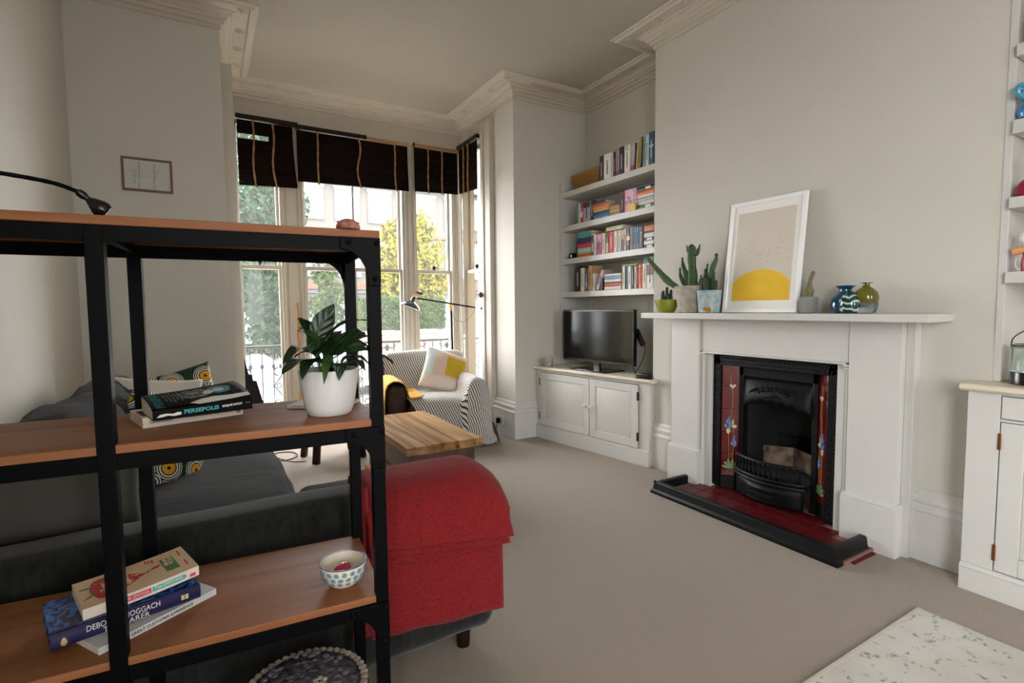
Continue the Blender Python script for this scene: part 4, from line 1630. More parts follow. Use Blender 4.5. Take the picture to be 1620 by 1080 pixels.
# patterned bowl on the lower board
bw = thing('bowl', 'cream bowl dotted with blue flowers and a blue rim on the lower board', 'bowl', (.258, 1.243, .6022))
M_BOWL = mat('cream_glaze', srgb(226, 218, 196), .25, var=.03, coat=.4)
M_BOWLB = mat('cobalt_glaze', srgb(48, 56, 128), .25, var=.1, coat=.4)
mb = MB()
mb.lathe([(.024, 0), (.03, .002), (.042, .014), (.05, .032), (.0535, .055), (.0525, .0575), (.0505, .056), (.047, .033), (.036, .014), (.002, .007)], 40, cap1=False)
mb.build('bowl_body', M_BOWL, bw)
MB().tube([(.0527 * math.cos(a), .0527 * math.sin(a), .0565) for a in [2 * PI * i / 40 for i in range(41)]], .0016, 6).build('blue_rim', M_BOWLB, bw)
M_DOT = mat('pale_blue_glaze', srgb(112, 150, 172), .3, var=.25, vscale=400, coat=.3)
mb = MB()
for row, (zr_, rr, nn) in enumerate(((.044, .0522, 18), (.031, .0497, 18), (.019, .0455, 16))):
    for k in range(nn):
        a = 2 * PI * (k + .5 * (row % 2)) / nn
        sl = Vector((math.cos(a), math.sin(a), (-.25, -.45, -.8)[row])).normalized()
        mx = Matrix.Translation((rr * math.cos(a), rr * math.sin(a), zr_)) @ sl.to_track_quat('Z', 'Y').to_matrix().to_4x4()
        for s6 in range(6):
            b = s6 * PI / 3
            mb.lathe([(.0025, 0), (.0022, .0006), (.0004, .0009)], 6, mx=mx @ Matrix.Translation((.0042 * math.cos(b), .0042 * math.sin(b), 0)))
        mb.lathe([(.002, 0), (.0018, .0008), (.0004, .001)], 6, mx=mx)
mb.build('flower_dot', M_DOT, bw, kind='stuff')
st = MB().ball((0, 0, 0), .021, 14, sc=(1.25, .75, .6)).build('pebble', mat('ruby_pebble', srgb(190, 40, 76), .2, var=.3, vscale=60, coat=.5))
st.location = (.254, 1.242, .6395)
st.rotation_euler = (0.1, -.1, .6)
tag(st, 'smooth ruby pink pebble lying in the dotted bowl', 'pebble')
st = MB().ball((0, 0, 0), .008, 10, sc=(1, 1, .8)).build('bead', mat('violet_bead', srgb(60, 40, 80), .3))
st.location = (.277, 1.24, .626)
tag(st, 'small dark violet bead beside the ruby pebble in the bowl', 'bead')

# carved stone on the top board
m_st = mat('veined_brown_stone', srgb(88, 48, 36), .35, var=.3, vscale=70, col2=srgb(190, 130, 108))
mb = MB()
mb.ball((0, 0, .003), .026, 18, sc=(1.0, .85, .82))
for k in range(3):
    mb.tube([(.024 * math.cos(a) * .95, -.019 * (1 - k * .3) * math.sin(a),   .006 + .005 * k) for a in [PI * i / 10 for i in range(11)]], .0013, 5)
o = mb.build('stone', m_st)
for v in o.data.vertices:
    v.co.z = max(v.co.z, 0) * .98
o.location = (.273, 1.16, 1.4343)
tag(o, 'small brown veined stone on the right end of the top pine board', 'stone')

# gooseneck clip lamp at the left end of the top board (its clamp is outside the frame)
gl = thing('clip_lamp', 'black gooseneck clip lamp curving in over the left of the top board', 'lamp', (-.60, 1.38, 1.434))
mb = MB()
mb.box(-.03, .03, -.03, .03, .0, .03).box(-.03, .03, -.03, .03, -.05, -.02)
mb.build('clamp', M_BLACK, gl, bevel=.004)
pts = [(0, 0, .03), (.0, 0, .06), (.03, 0, .083), (.1, 0, .096), (.2, .0, .1), (.27, .01, .098), (.34, .018, .09), (.38, .02, .076)]
def smooth(pts, n=6):
    out = []
    P = [Vector(pts[0])] + [Vector(p) for p in pts] + [Vector(pts[-1])]
    for i in range(1, len(P) - 2):
        for k in range(n):
            t = k / n
            out.append(.5 * ((2 * P[i]) + (-P[i - 1] + P[i + 1]) * t + (2 * P[i - 1] - 5 * P[i] + 4 * P[i + 1] - P[i + 2]) * t * t + (-P[i - 1] + 3 * P[i] - 3 * P[i + 1] + P[i + 2]) * t ** 3))
    out.append(P[-1])
    return out
sp_ = smooth(pts)
MB().tube(sp_, [.0042 + .0004 * (i % 2) for i in range(len(sp_))], 10).build('gooseneck', M_BLACK, gl)
d = Vector((.62, .04, -.55)).normalized()
mx = Matrix.Translation((.38, .02, .076)) @ d.to_track_quat('Z', 'Y').to_matrix().to_4x4()
mb = MB()
mb.lathe([(.0045, -.004), (.008, .0), (.0085, .01), (.006, .016), (.006, .02), (.012, .03), (.0175, .042), (.0185, .05), (.016, .058), (.012, .06)], 20, mx=mx)
mb.build('lamp_head', mat('glossy_black', srgb(18, 18, 20), .2, var=.02), gl)

# crochet pouf under the unit
pf = thing('pouf', 'dark crochet pouf with a pale scalloped edge on the carpet under the shelf unit', 'pouf', (.175, 1.335, 0))
m_cr = mat('black_crochet', srgb(24, 20, 26), .95, var=.5, vscale=55, bump=.9, bscale=70, col2=srgb(104, 100, 106))
m_cw = mat('cream_crochet', srgb(176, 164, 152), .95, var=.2, vscale=60, bump=.6, bscale=120)
R_ = .155
mb = MB()
mb.lathe([(.12, 0), (R_, .03), (R_ + .012, .12), (R_ + .012, .22), (R_, .285), (R_ - .03, .32), (.08, .332), (.002, .336)], 40)
mb.build('pouf_body', m_cr, pf)
mb = MB()
for k in range(46):
    a = 2 * PI * k / 46
    mb.ball(((R_ - .012) * math.cos(a), (R_ - .012) * math.sin(a), .312), .011, 6, sc=(1, 1, .6))
mb.build('scallop_edge', m_cw, pf, kind='stuff')
mb = MB()
random.seed(8)
for k in range(60):
    a, r_ = random.uniform(0, 2 * PI), .11 * random.random() ** .5
    mb.ball((r_ * math.cos(a), r_ * math.sin(a),   .333 - r_ * .04), .009, 6, m=0, sc=(1, 1, .5))
mb.build('crochet_bobble', mat('grey_crochet', srgb(104, 102, 108), .95, bump=.5, bscale=150), pf, kind='stuff')
mb = MB()
for k in range(5):
    mb.ball((.03 + .011 * math.cos(k * 1.26), -.03 + .011 * math.sin(k * 1.26), .337), .008, 6, sc=(1, 1, .5))
mb.build('crochet_flower', m_cw, pf)

# ================================================================== SOFA
def soft_box(name, parent, m, x0, x1, y0, y1, z0, z1, r=.05, puff=.02, wr=.008, seed=0, nx=22, tilt=None):
    """upholstered block: rounded superbox with a puffed middle and creases"""
    cx, cy, cz = (x0 + x1) / 2, (y0 + y1) / 2, (z0 + z1) / 2
    hx, hy, hz = (x1 - x0) / 2, (y1 - y0) / 2, (z1 - z0) / 2
    bm_v = []
    mb = MB()
    def P(v):
        v = Vector(v)
        inner = Vector((max(-hx + r, min(hx - r, v.x)), max(-hy + r, min(hy - r, v.y)), max(-hz + r, min(hz - r, v.z))))
        d = v - inner
        p = inner + (d.normalized() * r if d.length > 1e-6 else Vector())
        fx, fy, fz = 1 - (v.x / hx) ** 2, 1 - (v.y / hy) ** 2, 1 - (v.z / hz) ** 2
        p.z += puff * max(0, fx) * max(0, fy) * (1 if v.z > 0 else -.3) * abs(v.z / hz)
        p.x += puff * .6 * max(0, fy) * max(0, fz) * (v.x / hx)
        p.y += puff * .6 * max(0, fx) * max(0, fz) * (v.y / hy)
        nn = noise.noise(Vector((p.x * 5 + seed, p.y * 5, p.z * 5))) * wr + noise.noise(Vector((p.x * 16 + seed, p.y * 9, p.z * 9))) * wr * .5
        p += (d.normalized() if d.length > 1e-6 else Vector()) * nn
        if tilt is not None:
            p = tilt @ p
        return p + Vector((cx, cy, cz))
    def samples(h):
        n = max(4, min(nx, int(2 * h / .06)))
        k = [(-h + r * .0) + 2 * h * i / n for i in range(n + 1)]
        extra = [-h + r * q for q in (.15, .4, .7, 1)] + [h - r * q for q in (.15, .4, .7, 1)]
        return sorted(set(round(q, 5) for q in k + extra if -h <= q <= h))
    X, Y, Z = samples(hx), samples(hy), samples(hz)
    mb.sheet([[P((x, y, hz)) for y in Y] for x in X])
    mb.sheet([[P((x, y, -hz)) for y in Y] for x in X])
    mb.sheet([[P((x, -hy, z)) for z in Z] for x in X])
    mb.sheet([[P((x, hy, z)) for z in Z] for x in X])
    mb.sheet([[P((-hx, y, z)) for z in Z] for y in Y])
    mb.sheet([[P((hx, y, z)) for z in Z] for y in Y])
    return mb.build(name, m, parent, weld=True, ang=70)


sofa = thing('corner_sofa', 'charcoal velvet corner sofa with its low back towards the shelf unit', 'sofa', (0, 0, 0))
SX0 = XL + .03
soft_box('base', sofa, M_GREY, SX0 + .005, .865, 1.63, 2.50, .085, .31, r=.03, puff=.004, wr=.003)
soft_box('base', sofa, M_GREY, SX0 + .005, .29, 2.5, 3.60, .085, .31, r=.03, puff=.004, wr=.003)
soft_box('backrest', sofa, M_GREY, SX0, .885, 1.612, 1.80, .08, .668, r=.06, puff=.008, wr=.004, seed=3, nx=30)
soft_box('backrest', sofa, M_GREY, SX0, SX0 + .17, 1.80, 3.62, .08, .72, r=.06, puff=.01, wr=.004, seed=5, nx=30)
soft_box('seat_cushion', sofa, M_GREYSEAT, SX0 + .17, .31, 1.85, 3.60, .29, .465, r=.05, puff=.02, wr=.012, seed=7, nx=40)
soft_box('seat_cushion', sofa, M_GREYSEAT, .315, .865, 1.81, 2.48, .29, .46, r=.05, puff=.02, wr=.01, seed=9)
for k, (y0, y1) in enumerate(((1.98, 2.82), (2.83, 3.58))):
    soft_box('back_cushion', sofa, M_GREYSEAT, SX0 + .10, SX0 + .36, y0, y1, .45, .90 - .02 * k, r=.09, puff=.04, wr=.03, seed=12 + k, tilt=Matrix.Rotation(-.16, 3, 'Y'))
for x, y in ((.78, 1.70), (.78, 2.42), (-.58, 1.70), (.2, 3.52), (-.58, 3.52)):
    MB().lathe([(.03, .09), (.027, .05), (.024, .0)][::-1], 14, (x, y, 0)).build('foot', M_DARKWOOD, sofa)

# loose cushions on the sofa
cu = thing('cushion', 'large taupe velvet cushion leaning inside the low sofa back at the left', 'cushion', (-.42, 1.92, .60))
MB().pillow(.46, .42, .17, mx=Matrix.Rotation(math.radians(-68), 4, 'X'), wr=.02, seed=2).build('cushion_cover', M_TAUPE, cu, weld=True, ang=80)
cu.location.z = .665
M_WAX = wax_print('wax_print_cotton')
def square_cushion(label, m, loc, size, t, eul, seed=1, group=None, piping=None, pinch=.07):
    o = MB().pillow(size, size, t, n=22, pinch=pinch, wr=.02, seed=seed).build('cushion', m, weld=True, ang=80)
    o.location = loc
    o.rotation_euler = eul
    return tag(o, label, 'cushion', group)
square_cushion('green, white and yellow wax print cushion standing on its corner behind the black paperback', M_WAX, (-.215, 2.93, .62), .46, .15, (math.radians(62), math.radians(38), math.radians(20)), 4)
square_cushion('rear wax print cushion with a yellow eye motif, leaning behind the white one', M_WAX, (-.17, 3.50, .70), .45, .14, (math.radians(76), math.radians(-12), math.radians(8)), 6)
square_cushion('plain white cushion squeezed between the two wax print cushions on the sofa', mat('white_cotton', srgb(205, 200, 190), .9, var=.03, bump=.2, bscale=200), (-.25, 3.30, .70), .42, .13, (math.radians(76), math.radians(8), math.radians(15)), 8)

# red woven throw over the sofa back
M_THROW = knit_mat('red_wool', srgb(124, 5, 13), srgb(46, 4, 9), srgb(172, 26, 32))
rt = thing('red_throw', 'thick red woven throw folded over the right end of the sofa back', 'throw', (0, 0, 0))
def lin(pts, n):
    """resample a polyline to n points evenly"""
    P = [Vector(p) for p in pts]
    Ls = [0]
    for a, b in zip(P, P[1:]):
        Ls.append(Ls[-1] + (b - a).length)
    out = []
    for i in range(n):
        d = Ls[-1] * i / (n - 1)
        k = 0
        while k < len(P) - 2 and Ls[k + 1] < d:
            k += 1
        f = (d - Ls[k]) / max(1e-9, Ls[k + 1] - Ls[k])
        out.append(P[k].lerp(P[k + 1], f))
    return out
def throw_layer(name, x0, x1, off, zl, zr, inner_z, seed):
    """over-the-back sheet: from inside the sofa, over the rounded top, down the outside"""
    top = [(1.86, inner_z), (1.845, .54), (1.835, .59), (1.825, .63), (1.80, .668), (1.765, .688), (1.715, .692), (1.66, .684), (1.615, .662), (1.592, .625), (1.586, .57)]
    n = 30
    rows = []
    for i in range(n + 1):
        t = i / n
        x = x0 + (x1 - x0) * t
        zend = zl + (zr - zl) * t + .010 * noise.noise(Vector((x * 8, seed * 3.1, 0)))
        path = lin([(y, z, 0) for y, z in top + [(1.578, zend)]], 40)
        droop = .05 * max(0, (t - .78) / .22) ** 2
        row = []
        for j, q in enumerate(path):
            y, z = q.x, q.y
            w = noise.noise(Vector((x * 9 + seed, z * 5, y * 5))) * .005
            belly = .02 * max(0, 1 - abs(z - zend) / .05) if off > .01 and y < 1.62 else 0
            row.append((x + w * .4, y - (off * min(1, max(0, .69 - z) / .1) if y < 1.7 else -off * .2) + w - belly, z - droop * min(1, max(0, z - .5) / .15) + off * .28 * min(1, max(0, z - .56) / .1)))
        rows.append(row)
    mb = MB()
    mb.sheet(rows)
    return mb.build(name, M_THROW, rt, solid=.011, ang=60)
throw_layer('under_layer', .405, .885, .006, .215, .175, .47, 1)
throw_layer('fold', .40, .80, .022, .468, .43, .5, 4)
throw_layer('fold', .40, .885, .04, .507, .438, .5, 7)
throw_layer('fold', .415, .888, .06, .535, .472, .5, 9)
mb = MB()
rows = []
for i in range(9):
    t = i / 8
    rows.append([(.372 + .03 * t + .006 * math.sin(t * 9), 1.592 - .02 * t + .006 * math.sin(z * 22 + t * 3), z + .03 * t * (z > .5)) for z in [.69 - .46 * k / 14 for k in range(15)]])
mb.sheet(rows)
mb.build('tucked_edge', M_THROW, rt, solid=.006, ang=60)

# ================================================================== COFFEE TABLE
M_TBL = []
for k, (d, l) in enumerate(((srgb(92, 62, 38), srgb(182, 144, 100)), (srgb(80, 52, 30), srgb(164, 124, 80)), (srgb(100, 68, 40), srgb(188, 150, 102)))):
    M_TBL.append(wood('rustic_plank_%d' % k, d, l, 'Y', .8, .8, bump=.3, spec=.06))
M_TBLD = wood('rustic_side', srgb(58, 38, 24), srgb(100, 70, 46), 'Y', .8, .5)
ct = thing('coffee_table', 'rustic chest-like coffee table of broad worn planks in front of the armchair', 'table', (1.0, 2.945, 0))
for k in range(3):
    mb = MB()
    w0, w1 = .515 * k / 3, .515 * (k + 1) / 3
    n = 14
    P = []
    for i in range(n + 1):
        y = 1.055 * i / n
        P.append([(w0 + .0012, y, .42 + .0015 * math.sin(y * 5 + k)), (w0 + .006, y, .4225 + .0015 * math.sin(y * 5 + k)), (w1 - .006, y, .4225 + .0015 * math.sin(y * 7 + k)), (w1 - .0012, y, .42 + .0015 * math.sin(y * 7 + k)), (w1 - .0012, y, .372), (w0 + .0012, y, .372)])
    mb.sheet(P, closed=True)
    b = len(mb.v) - 6 * (n + 1)
    mb.face([b + i for i in range(6)])
    mb.face([b + 6 * n + i for i in range(6)][::-1])
    mb.build('plank', M_TBL[k], ct, ang=30)
MB().box(.04, .475, .045, 1.01, .06, .372).build('chest_body', M_TBLD, ct, bevel=.004)
MB().box(.012, .503, .012, 1.045, 0, .06).build('plinth', M_TBL[1], ct, bevel=.006)
MB().box(.03, .04, .05, 1.0, .20, .215).build('side_groove', M_DARKWOOD, ct, bevel=.002)

# ================================================================== STOOL
stl = thing('wooden_stool', 'low dark wooden stool with splayed legs in front of the bay windows', 'stool', (.885, 4.55, 0))
def sleg(a, b):
    m2 = MB()
    m2.beam(a, b, .052, .045)
    return m2.build('leg', M_DARKWOOD, stl, bevel=.006)
C4 = [(-.215, .13), (-.165, -.165), (.22, -.16), (.195, .16)]
for x, y in C4:
    sleg((x * 1.0, y * 1.0, 0), (x * .78, y * .75, .40))
MB().box(-.265, .265, -.17, .17, .395, .435).build('seat', M_DARKWOOD, stl, bevel=.008)
for a, b in ((0, 1), (1, 2), (2, 3), (3, 0)):
    A, B = C4[a], C4[b]
    MB().beam((A[0] * .9, A[1] * .9, .19), (B[0] * .9, B[1] * .9, .19), .022, .04).build('stretcher', M_DARKWOOD, stl, bevel=.003)
# loose cable on the carpet behind the sofa seat
mb = MB()
mb.tube(smooth([(.42, 4.75, .006), (.5, 4.62, .006), (.62, 4.7, .006), (.6, 4.86, .006), (.48, 4.9, .006), (.45, 4.75, .012), (.56, 4.55, .006), (.66, 4.5, .006)]), .004, 6)
tag(mb.build('cable', M_BLACK), 'thin dark cable coiled on the carpet by the dark stool', 'cable')

# dark wooden boards leaning at the left window
lb = thing('folded_wooden_stand', 'dark stained stepped wooden stand leaning at the left bay window', 'stand', (.20, 4.72, 0))
mb = MB()
mb.prism([(.0, 0), (.0, .95), (.035, .93), (.075, .74), (.10, .735), (.105, .685), (.13, .68), (.20, .40), (.21, 0)], -.02, .02, 'y')
mb.build('side_panel', M_DARKWOOD, lb, bevel=.003)
mb = MB()
mb.prism([(.01, 0), (.01, .90), (.03, .90), (.06, .74), (.09, .67), (.17, .38), (.18, 0)], .05, .08, 'y')
mb.build('rear_panel', M_DARKWOOD, lb, bevel=.003)
for z in (.15, .35, .55):
    MB().box(.03, .12, .02, .05, z, z + .03).build('batten', M_DARKWOOD, lb, bevel=.002)

# ================================================================== ARMCHAIR
AC = (1.80, 4.62, 0)
ARZ = math.radians(-9)      # turned slightly
ac = thing('armchair', 'dark brown wicker armchair mostly hidden under a striped throw in the bay', 'armchair', AC, ARZ)
m, nt, p, N, L = node_mat('brown_wicker')
tc = N.new('ShaderNodeTexCoord')
w1 = N.new('ShaderNodeTexWave'); w1.bands_direction = 'Z'; w1.inputs['Scale'].default_value = 26; w1.inputs['Distortion'].default_value = 1.5
w2 = N.new('ShaderNodeTexWave'); w2.bands_direction = 'Y'; w2.inputs['Scale'].default_value = 14
L.new(tc.outputs['Object'], w1.inputs['Vector']); L.new(tc.outputs['Object'], w2.inputs['Vector'])
mu = N.new('ShaderNodeMath'); mu.operation = 'MULTIPLY'
L.new(w1.outputs['Fac'], mu.inputs[0]); L.new(w2.outputs['Fac'], mu.inputs[1])
rp = N.new('ShaderNodeValToRGB')
rp.color_ramp.elements[0].color = (*srgb(30, 15, 12), 1)
rp.color_ramp.elements[1].color = (*srgb(84, 46, 36), 1)
L.new(mu.outputs[0], rp.inputs['Fac']); L.new(rp.outputs['Color'], p.inputs['Base Color'])
bp = N.new('ShaderNodeBump'); bp.inputs['Strength'].default_value = .8; bp.inputs['Distance'].default_value = .006
L.new(mu.outputs[0], bp.inputs['Height']); L.new(bp.outputs['Normal'], p.inputs['Normal'])
p.inputs['Roughness'].default_value = .6
M_WICK = m
# local: x across (-.43 .. .43), y front (-) to back (+)
soft_box('base', ac, M_WICK, -.42, .42, -.40, .38, .06, .30, r=.03, puff=0, wr=.002)
soft_box('seat_cushion', ac, M_WICK, -.27, .27, -.42, .30, .28, .43, r=.05, puff=.03, wr=.002)
for s in (-1, 1):
    x0, x1 = sorted((s * .27, s * .45))
    soft_box('arm', ac, M_WICK, x0, x1, -.40, .36, .06, .60, r=.085, puff=.0, wr=.002)
soft_box('backrest', ac, M_WICK, -.44, .44, .28, .46, .06, .80, r=.08, puff=.01, wr=.002)
for x in (-.36, .36):
    for y in (-.34, .34):
        MB().lathe([(.02, 0), (.028, .07)], 10, (x, y, 0)).build('foot', M_DARKWOOD, ac)

# striped throw over back, seat and right arm
M_STRIPE = stripe_mat('striped_cotton', srgb(212, 208, 202), srgb(46, 42, 46), per=.021, duty=.40, ang=math.radians(24))
th = thing('striped_throw', 'black and white diagonal striped throw draped over the armchair', 'throw', AC, ARZ)
def lin(pts, n):
    """resample a polyline to n points evenly"""
    P = [Vector(p) for p in pts]
    Ls = [0]
    for a, b in zip(P, P[1:]):
        Ls.append(Ls[-1] + (b - a).length)
    out = []
    for i in range(n):
        d = Ls[-1] * i / (n - 1)
        k = 0
        while k < len(P) - 2 and Ls[k + 1] < d:
            k += 1
        f = (d - Ls[k]) / max(1e-9, Ls[k + 1] - Ls[k])
        out.append(P[k].lerp(P[k + 1], f))
    return out
# depth profile t: (y, z_centre, z_arm, flare)
DP = [(.50, .30, .30), (.49, .60, .58), (.475, .78, .66), (.43, .835, .70), (.36, .845, .70), (.29, .82, .685), (.255, .72, .66), (.235, .58, .645), (.21, .485, .638), (.12, .465, .632), (-.05, .475, .632),
      (-.25, .475, .632), (-.38, .465, .63), (-.425, .43, .62), (-.445, .36, .57), (-.452, .24, .40), (-.455, .10, .22), (-.46, .04, .05)]
NT = 64
dp = lin(DP, NT)
rows, uvs = [], []
s_len = 0
for i, q in enumerate(dp):
    y, zc, za = q
    if i:
        s_len += ((dp[i] - dp[i - 1]).xz if False else Vector((dp[i].x - dp[i - 1].x, dp[i].y - dp[i - 1].y))).length
    f = i / (NT - 1)
    front = max(0, min(1, (-.36 - y) / .1))
    # left hem: over the left arm at the back, running diagonally in front
    e_ = max(0, min(1, (y - .0) / .32))
    xl = (-.27 - .13 * e_ * e_ * (3 - 2 * e_)) if y > -.2 else -.27 + .25 * min(1, max(0, (.47 - zc) / .4))
    top = max(zc, za)
    cs = [(xl, zc - (.06 if y > .3 else 0)), (xl + .05, zc), (0.0, zc + .01), (.2, zc)]
    if y > .27:
        cs += [(.30, zc), (.40, zc - .01), (.455, zc - .05), (.475, max(.05, zc - .3)), (.50, .12), (.52, .02)]
    elif front < .5:
        cs += [(.255, zc + .01), (.268, za - .06), (.30, za), (.36, za + .012), (.425, za - .005), (.465, za - .07), (.485, max(.03, za - .3)), (.51, .12), (.525, .02)]
    else:
        cs += [(.265, max(zc, za - .05)), (.28, za - .02), (.31, za), (.36, za), (.42, za - .02), (.46, max(.03, za - .09)), (.48, max(.03, za - .3)), (.505, max(.02, min(.12, za))), (.52, .02)]
    cs = lin([(x, 0, z) for x, z in cs], 46)
    row, ru = [], []
    u_len = 0
    for j, c in enumerate(cs):
        if j:
            u_len += (cs[j] - cs[j - 1]).length
        x, z = c.x, c.z
        yy = y
        n_ = noise.noise(Vector((x * 6, yy * 6, z * 6))) * .01
        low = max(0, (.4 - z) / .4)
        fold = .022 * low * math.sin(yy * 38 + 1.5 * math.sin(z * 9)) if x > .44 else 0
        ffold = .016 * front * low * math.sin(x * 34)
        row.append((x + fold + n_, yy + n_ - ffold, max(.012, z + n_)))
        if x < .26:
            u_at = u_len - x
        ru.append((u_len - u_at, s_len))
    rows.append(row)
    uvs.append(ru)
# laplacian relax for softness
for it in range(3):
    R2 = [r[:] for r in rows]
    for i in range(1, NT - 1):
        for j in range(1, 45):
            a = (Vector(rows[i - 1][j]) + Vector(rows[i + 1][j]) + Vector(rows[i][j - 1]) + Vector(rows[i][j + 1])) / 4
            R2[i][j] = tuple(Vector(rows[i][j]).lerp(a, .5))
    rows = R2
mb = MB()
mb.sheet(rows, uvs)
mb.build('cloth', M_STRIPE, th, ang=180)
# gathered knot at the right hem
mb = MB()
random.seed(2)
for k in range(9):
    a = k * .7
    mb.tube(smooth([(.52 + .02 * math.cos(a), -.30 + .02 * math.sin(a), .18), (.55 + .015 * math.cos(a), -.31 + .02 * math.sin(a), .11), (.55 + .035 * math.cos(a), -.32 + .045 * math.sin(a), .012)], 3), [.012] * 6 + [.016], 6)
mb.build('gathered_hem', mat('dark_stripe_cloth', srgb(52, 50, 54), .9, var=.7, vscale=60), th)

# yellow throw on the left arm
M_MUST = mat('mustard_wool', srgb(206, 152, 24), .95, var=.14, vscale=30, bump=.5, bscale=260, sheen=.2)
yt = thing('mustard_throw', 'mustard yellow knitted throw hanging over the left arm of the armchair', 'throw', AC, ARZ)
rows = []
CS = [(-.475, .22), (-.472, .45), (-.462, .55), (-.435, .605), (-.39, .628), (-.33, .625), (-.285, .60), (-.262, .53), (-.25, .475), (-.20, .475), (-.13, .485)]
for i in range(44):
    t = i / 43
    y = -.36 + .54 * t
    cs = lin([(x, 0, z) for x, z in CS], 30)
    row = []
    for j, c in enumerate(cs):
        f = j / 29
        n_ = noise.noise(Vector((c.x * 8, y * 8, c.z * 8))) * .014
        yy = y - .10 * max(0, f - .55) - .02 * math.sin(f * 6)
        row.append((c.x + n_ * .5, yy + n_, c.z + n_ * .6 + .008 + .014 * max(0, (f - .7) / .3) * abs(math.sin(y * 16 + f * 4))))
    rows.append(row)
MB().sheet(rows).build('cloth', M_MUST, yt, solid=.008, ang=80)

# patchwork cushion on the armchair
pc = thing('patchwork_cushion', 'square cushion with blush, mint and mustard blocks on the striped armchair', 'cushion', (0, 0, 0))
m, nt, p, N, L = node_mat('patchwork_linen')
uvn = N.new('ShaderNodeUVMap')
sp = N.new('ShaderNodeSeparateXYZ')
L.new(uvn.outputs['UV'], sp.inputs[0])
def mth(op, a, b=None):
    n_ = N.new('ShaderNodeMath'); n_.operation = op
    for k, v in enumerate((a, b)):
        if v is None:
            continue
        if isinstance(v, (int, float)):
            n_.inputs[k].default_value = v
        else:
            L.new(v, n_.inputs[k])
    return n_.outputs[0]
def mixc(f, a, b):
    n_ = N.new('ShaderNodeMix'); n_.data_type = 'RGBA'
    L.new(f, n_.inputs['Factor'])
    for k, v in ((6, a), (7, b)):
        if isinstance(v, tuple):
            n_.inputs[k].default_value = (*v, 1)
        else:
            L.new(v, n_.inputs[k])
    return n_.outputs[2]
U, V_ = sp.outputs['X'], sp.outputs['Y']
c = mixc(mth('LESS_THAN', U, -.13), srgb(214, 190, 178), srgb(196, 212, 206))
yel = mth('MULTIPLY', mth('GREATER_THAN', U, -.01), mth('MULTIPLY', mth('GREATER_THAN', V_, -.07), mth('LESS_THAN', V_, .15)))
yel = mth('MULTIPLY', yel, mth('LESS_THAN', U, .19))
c = mixc(mth('LESS_THAN', V_, -.10), c, srgb(222, 206, 194))
c = mixc(yel, c, srgb(196, 164, 34))
L.new(c, p.inputs['Base Color'])
p.inputs['Roughness'].default_value = .9
MB().pillow(.44, .44, .16, n=24, wr=.02, seed=3, pinch=.06).build('cushion_cover', m, pc, weld=True, ang=80)
pc.location = (1.98, 4.66, .645)
pc.rotation_euler = (math.radians(60), math.radians(20), math.radians(-14))

# ================================================================== FLOOR LAMP behind the armchair
fl = thing('floor_lamp', 'black floor lamp with a pivoting arm and brass joints behind the armchair', 'lamp', (2.345, 5.22, 0))
MB().lathe([(.0, .0), (.13, 0), (.13, .015), (.12, .022), (.02, .03), (.012, .04)], 28).build('base', M_BLACK, fl)
MB().tube([(0, 0, .03), (-.02, 0, .7), (-.033, 0, 1.27)], .0095, 10).build('pole', M_BLACK, fl)
mb = MB()
mb.ball((-.035, 0, 1.293), .022, 12).lathe([(.012, 1.24), (.015, 1.25), (.015, 1.285)], 12, (-.034, 0, 0))
mb.tube([(-.035, -.03, 1.293), (-.035, .03, 1.293)], .012, 10)
mb.build('brass_joint', M_BRASS, fl)
MB().tube([(.265, .0, 1.27), (-.42, -.0, 1.375)], .0085, 10).build('arm', M_BLACK, fl)
mb = MB()
mb.ball((-.45, 0, 1.385), .018, 10).tube([(-.42, 0, 1.375), (-.45, 0, 1.385), (-.468, 0, 1.41)], .007, 8)
mb.build('head_joint', M_BRASS, fl)
MB().tube([(-.43, 0, 1.44), (-.36, 0, 1.42)], .012, 10).build('wooden_grip', M_TOGGLE, fl)
MB().tube([(-.45, 0, 1.39), (-.455, 0, 1.435), (-.43, 0, 1.44)], .0035, 6).build('grip_wire', M_BRASS, fl)
d = Vector((-.36, .08, -.92)).normalized()
mx = Matrix.Translation((-.455, 0, 1.385)) @ d.to_track_quat('Z', 'Y').to_matrix().to_4x4()
mb = MB()
mb.lathe([(.02, -.0), (.024, .01), (.024, .045), (.04, .055), (.085, .08), (.105, .105), (.108, .115)], 28, cap1=False, mx=mx)
shd = mb.build('shade', mat('slate_enamel', srgb(44, 52, 60), .28, coat=.4, var=.04), fl, solid=.002)
mb = MB()
mb.lathe([(.03, .056), (.082, .083), (.102, .107), (.106, .1145)], 28, cap1=False, cap0=False, mx=mx)
mb.build('shade_lining', mat('white_enamel', srgb(220, 220, 214), .4, var=.02), shd)
MB().tube(smooth([(.26, .0, 1.268), (.23, .01, 1.19), (.13, .01, 1.12), (.03, .01, 1.13), (-.01, .01, 1.2), (-.03, 0, 1.26)]), .0025, 6).build('flex', M_STRING, fl)

# ================================================================== RUG
rg = thing('rug', 'cream rug with faded grey flecks at the lower right of the carpet', 'rug', (0, 0, 0))
mb = MB()
mb.box(.9, 2.487, -1.3, .918, 0, .008)
mb.build('pile', rug_mat('faded_rug'), rg, bevel=.003)
MB().box(.9, 2.49, .905, .922, 0, .0095).build('bound_edge', mat('rug_binding', srgb(198, 191, 178), .95, var=.08, vscale=80, bump=.4, bscale=300), rg, bevel=.003)

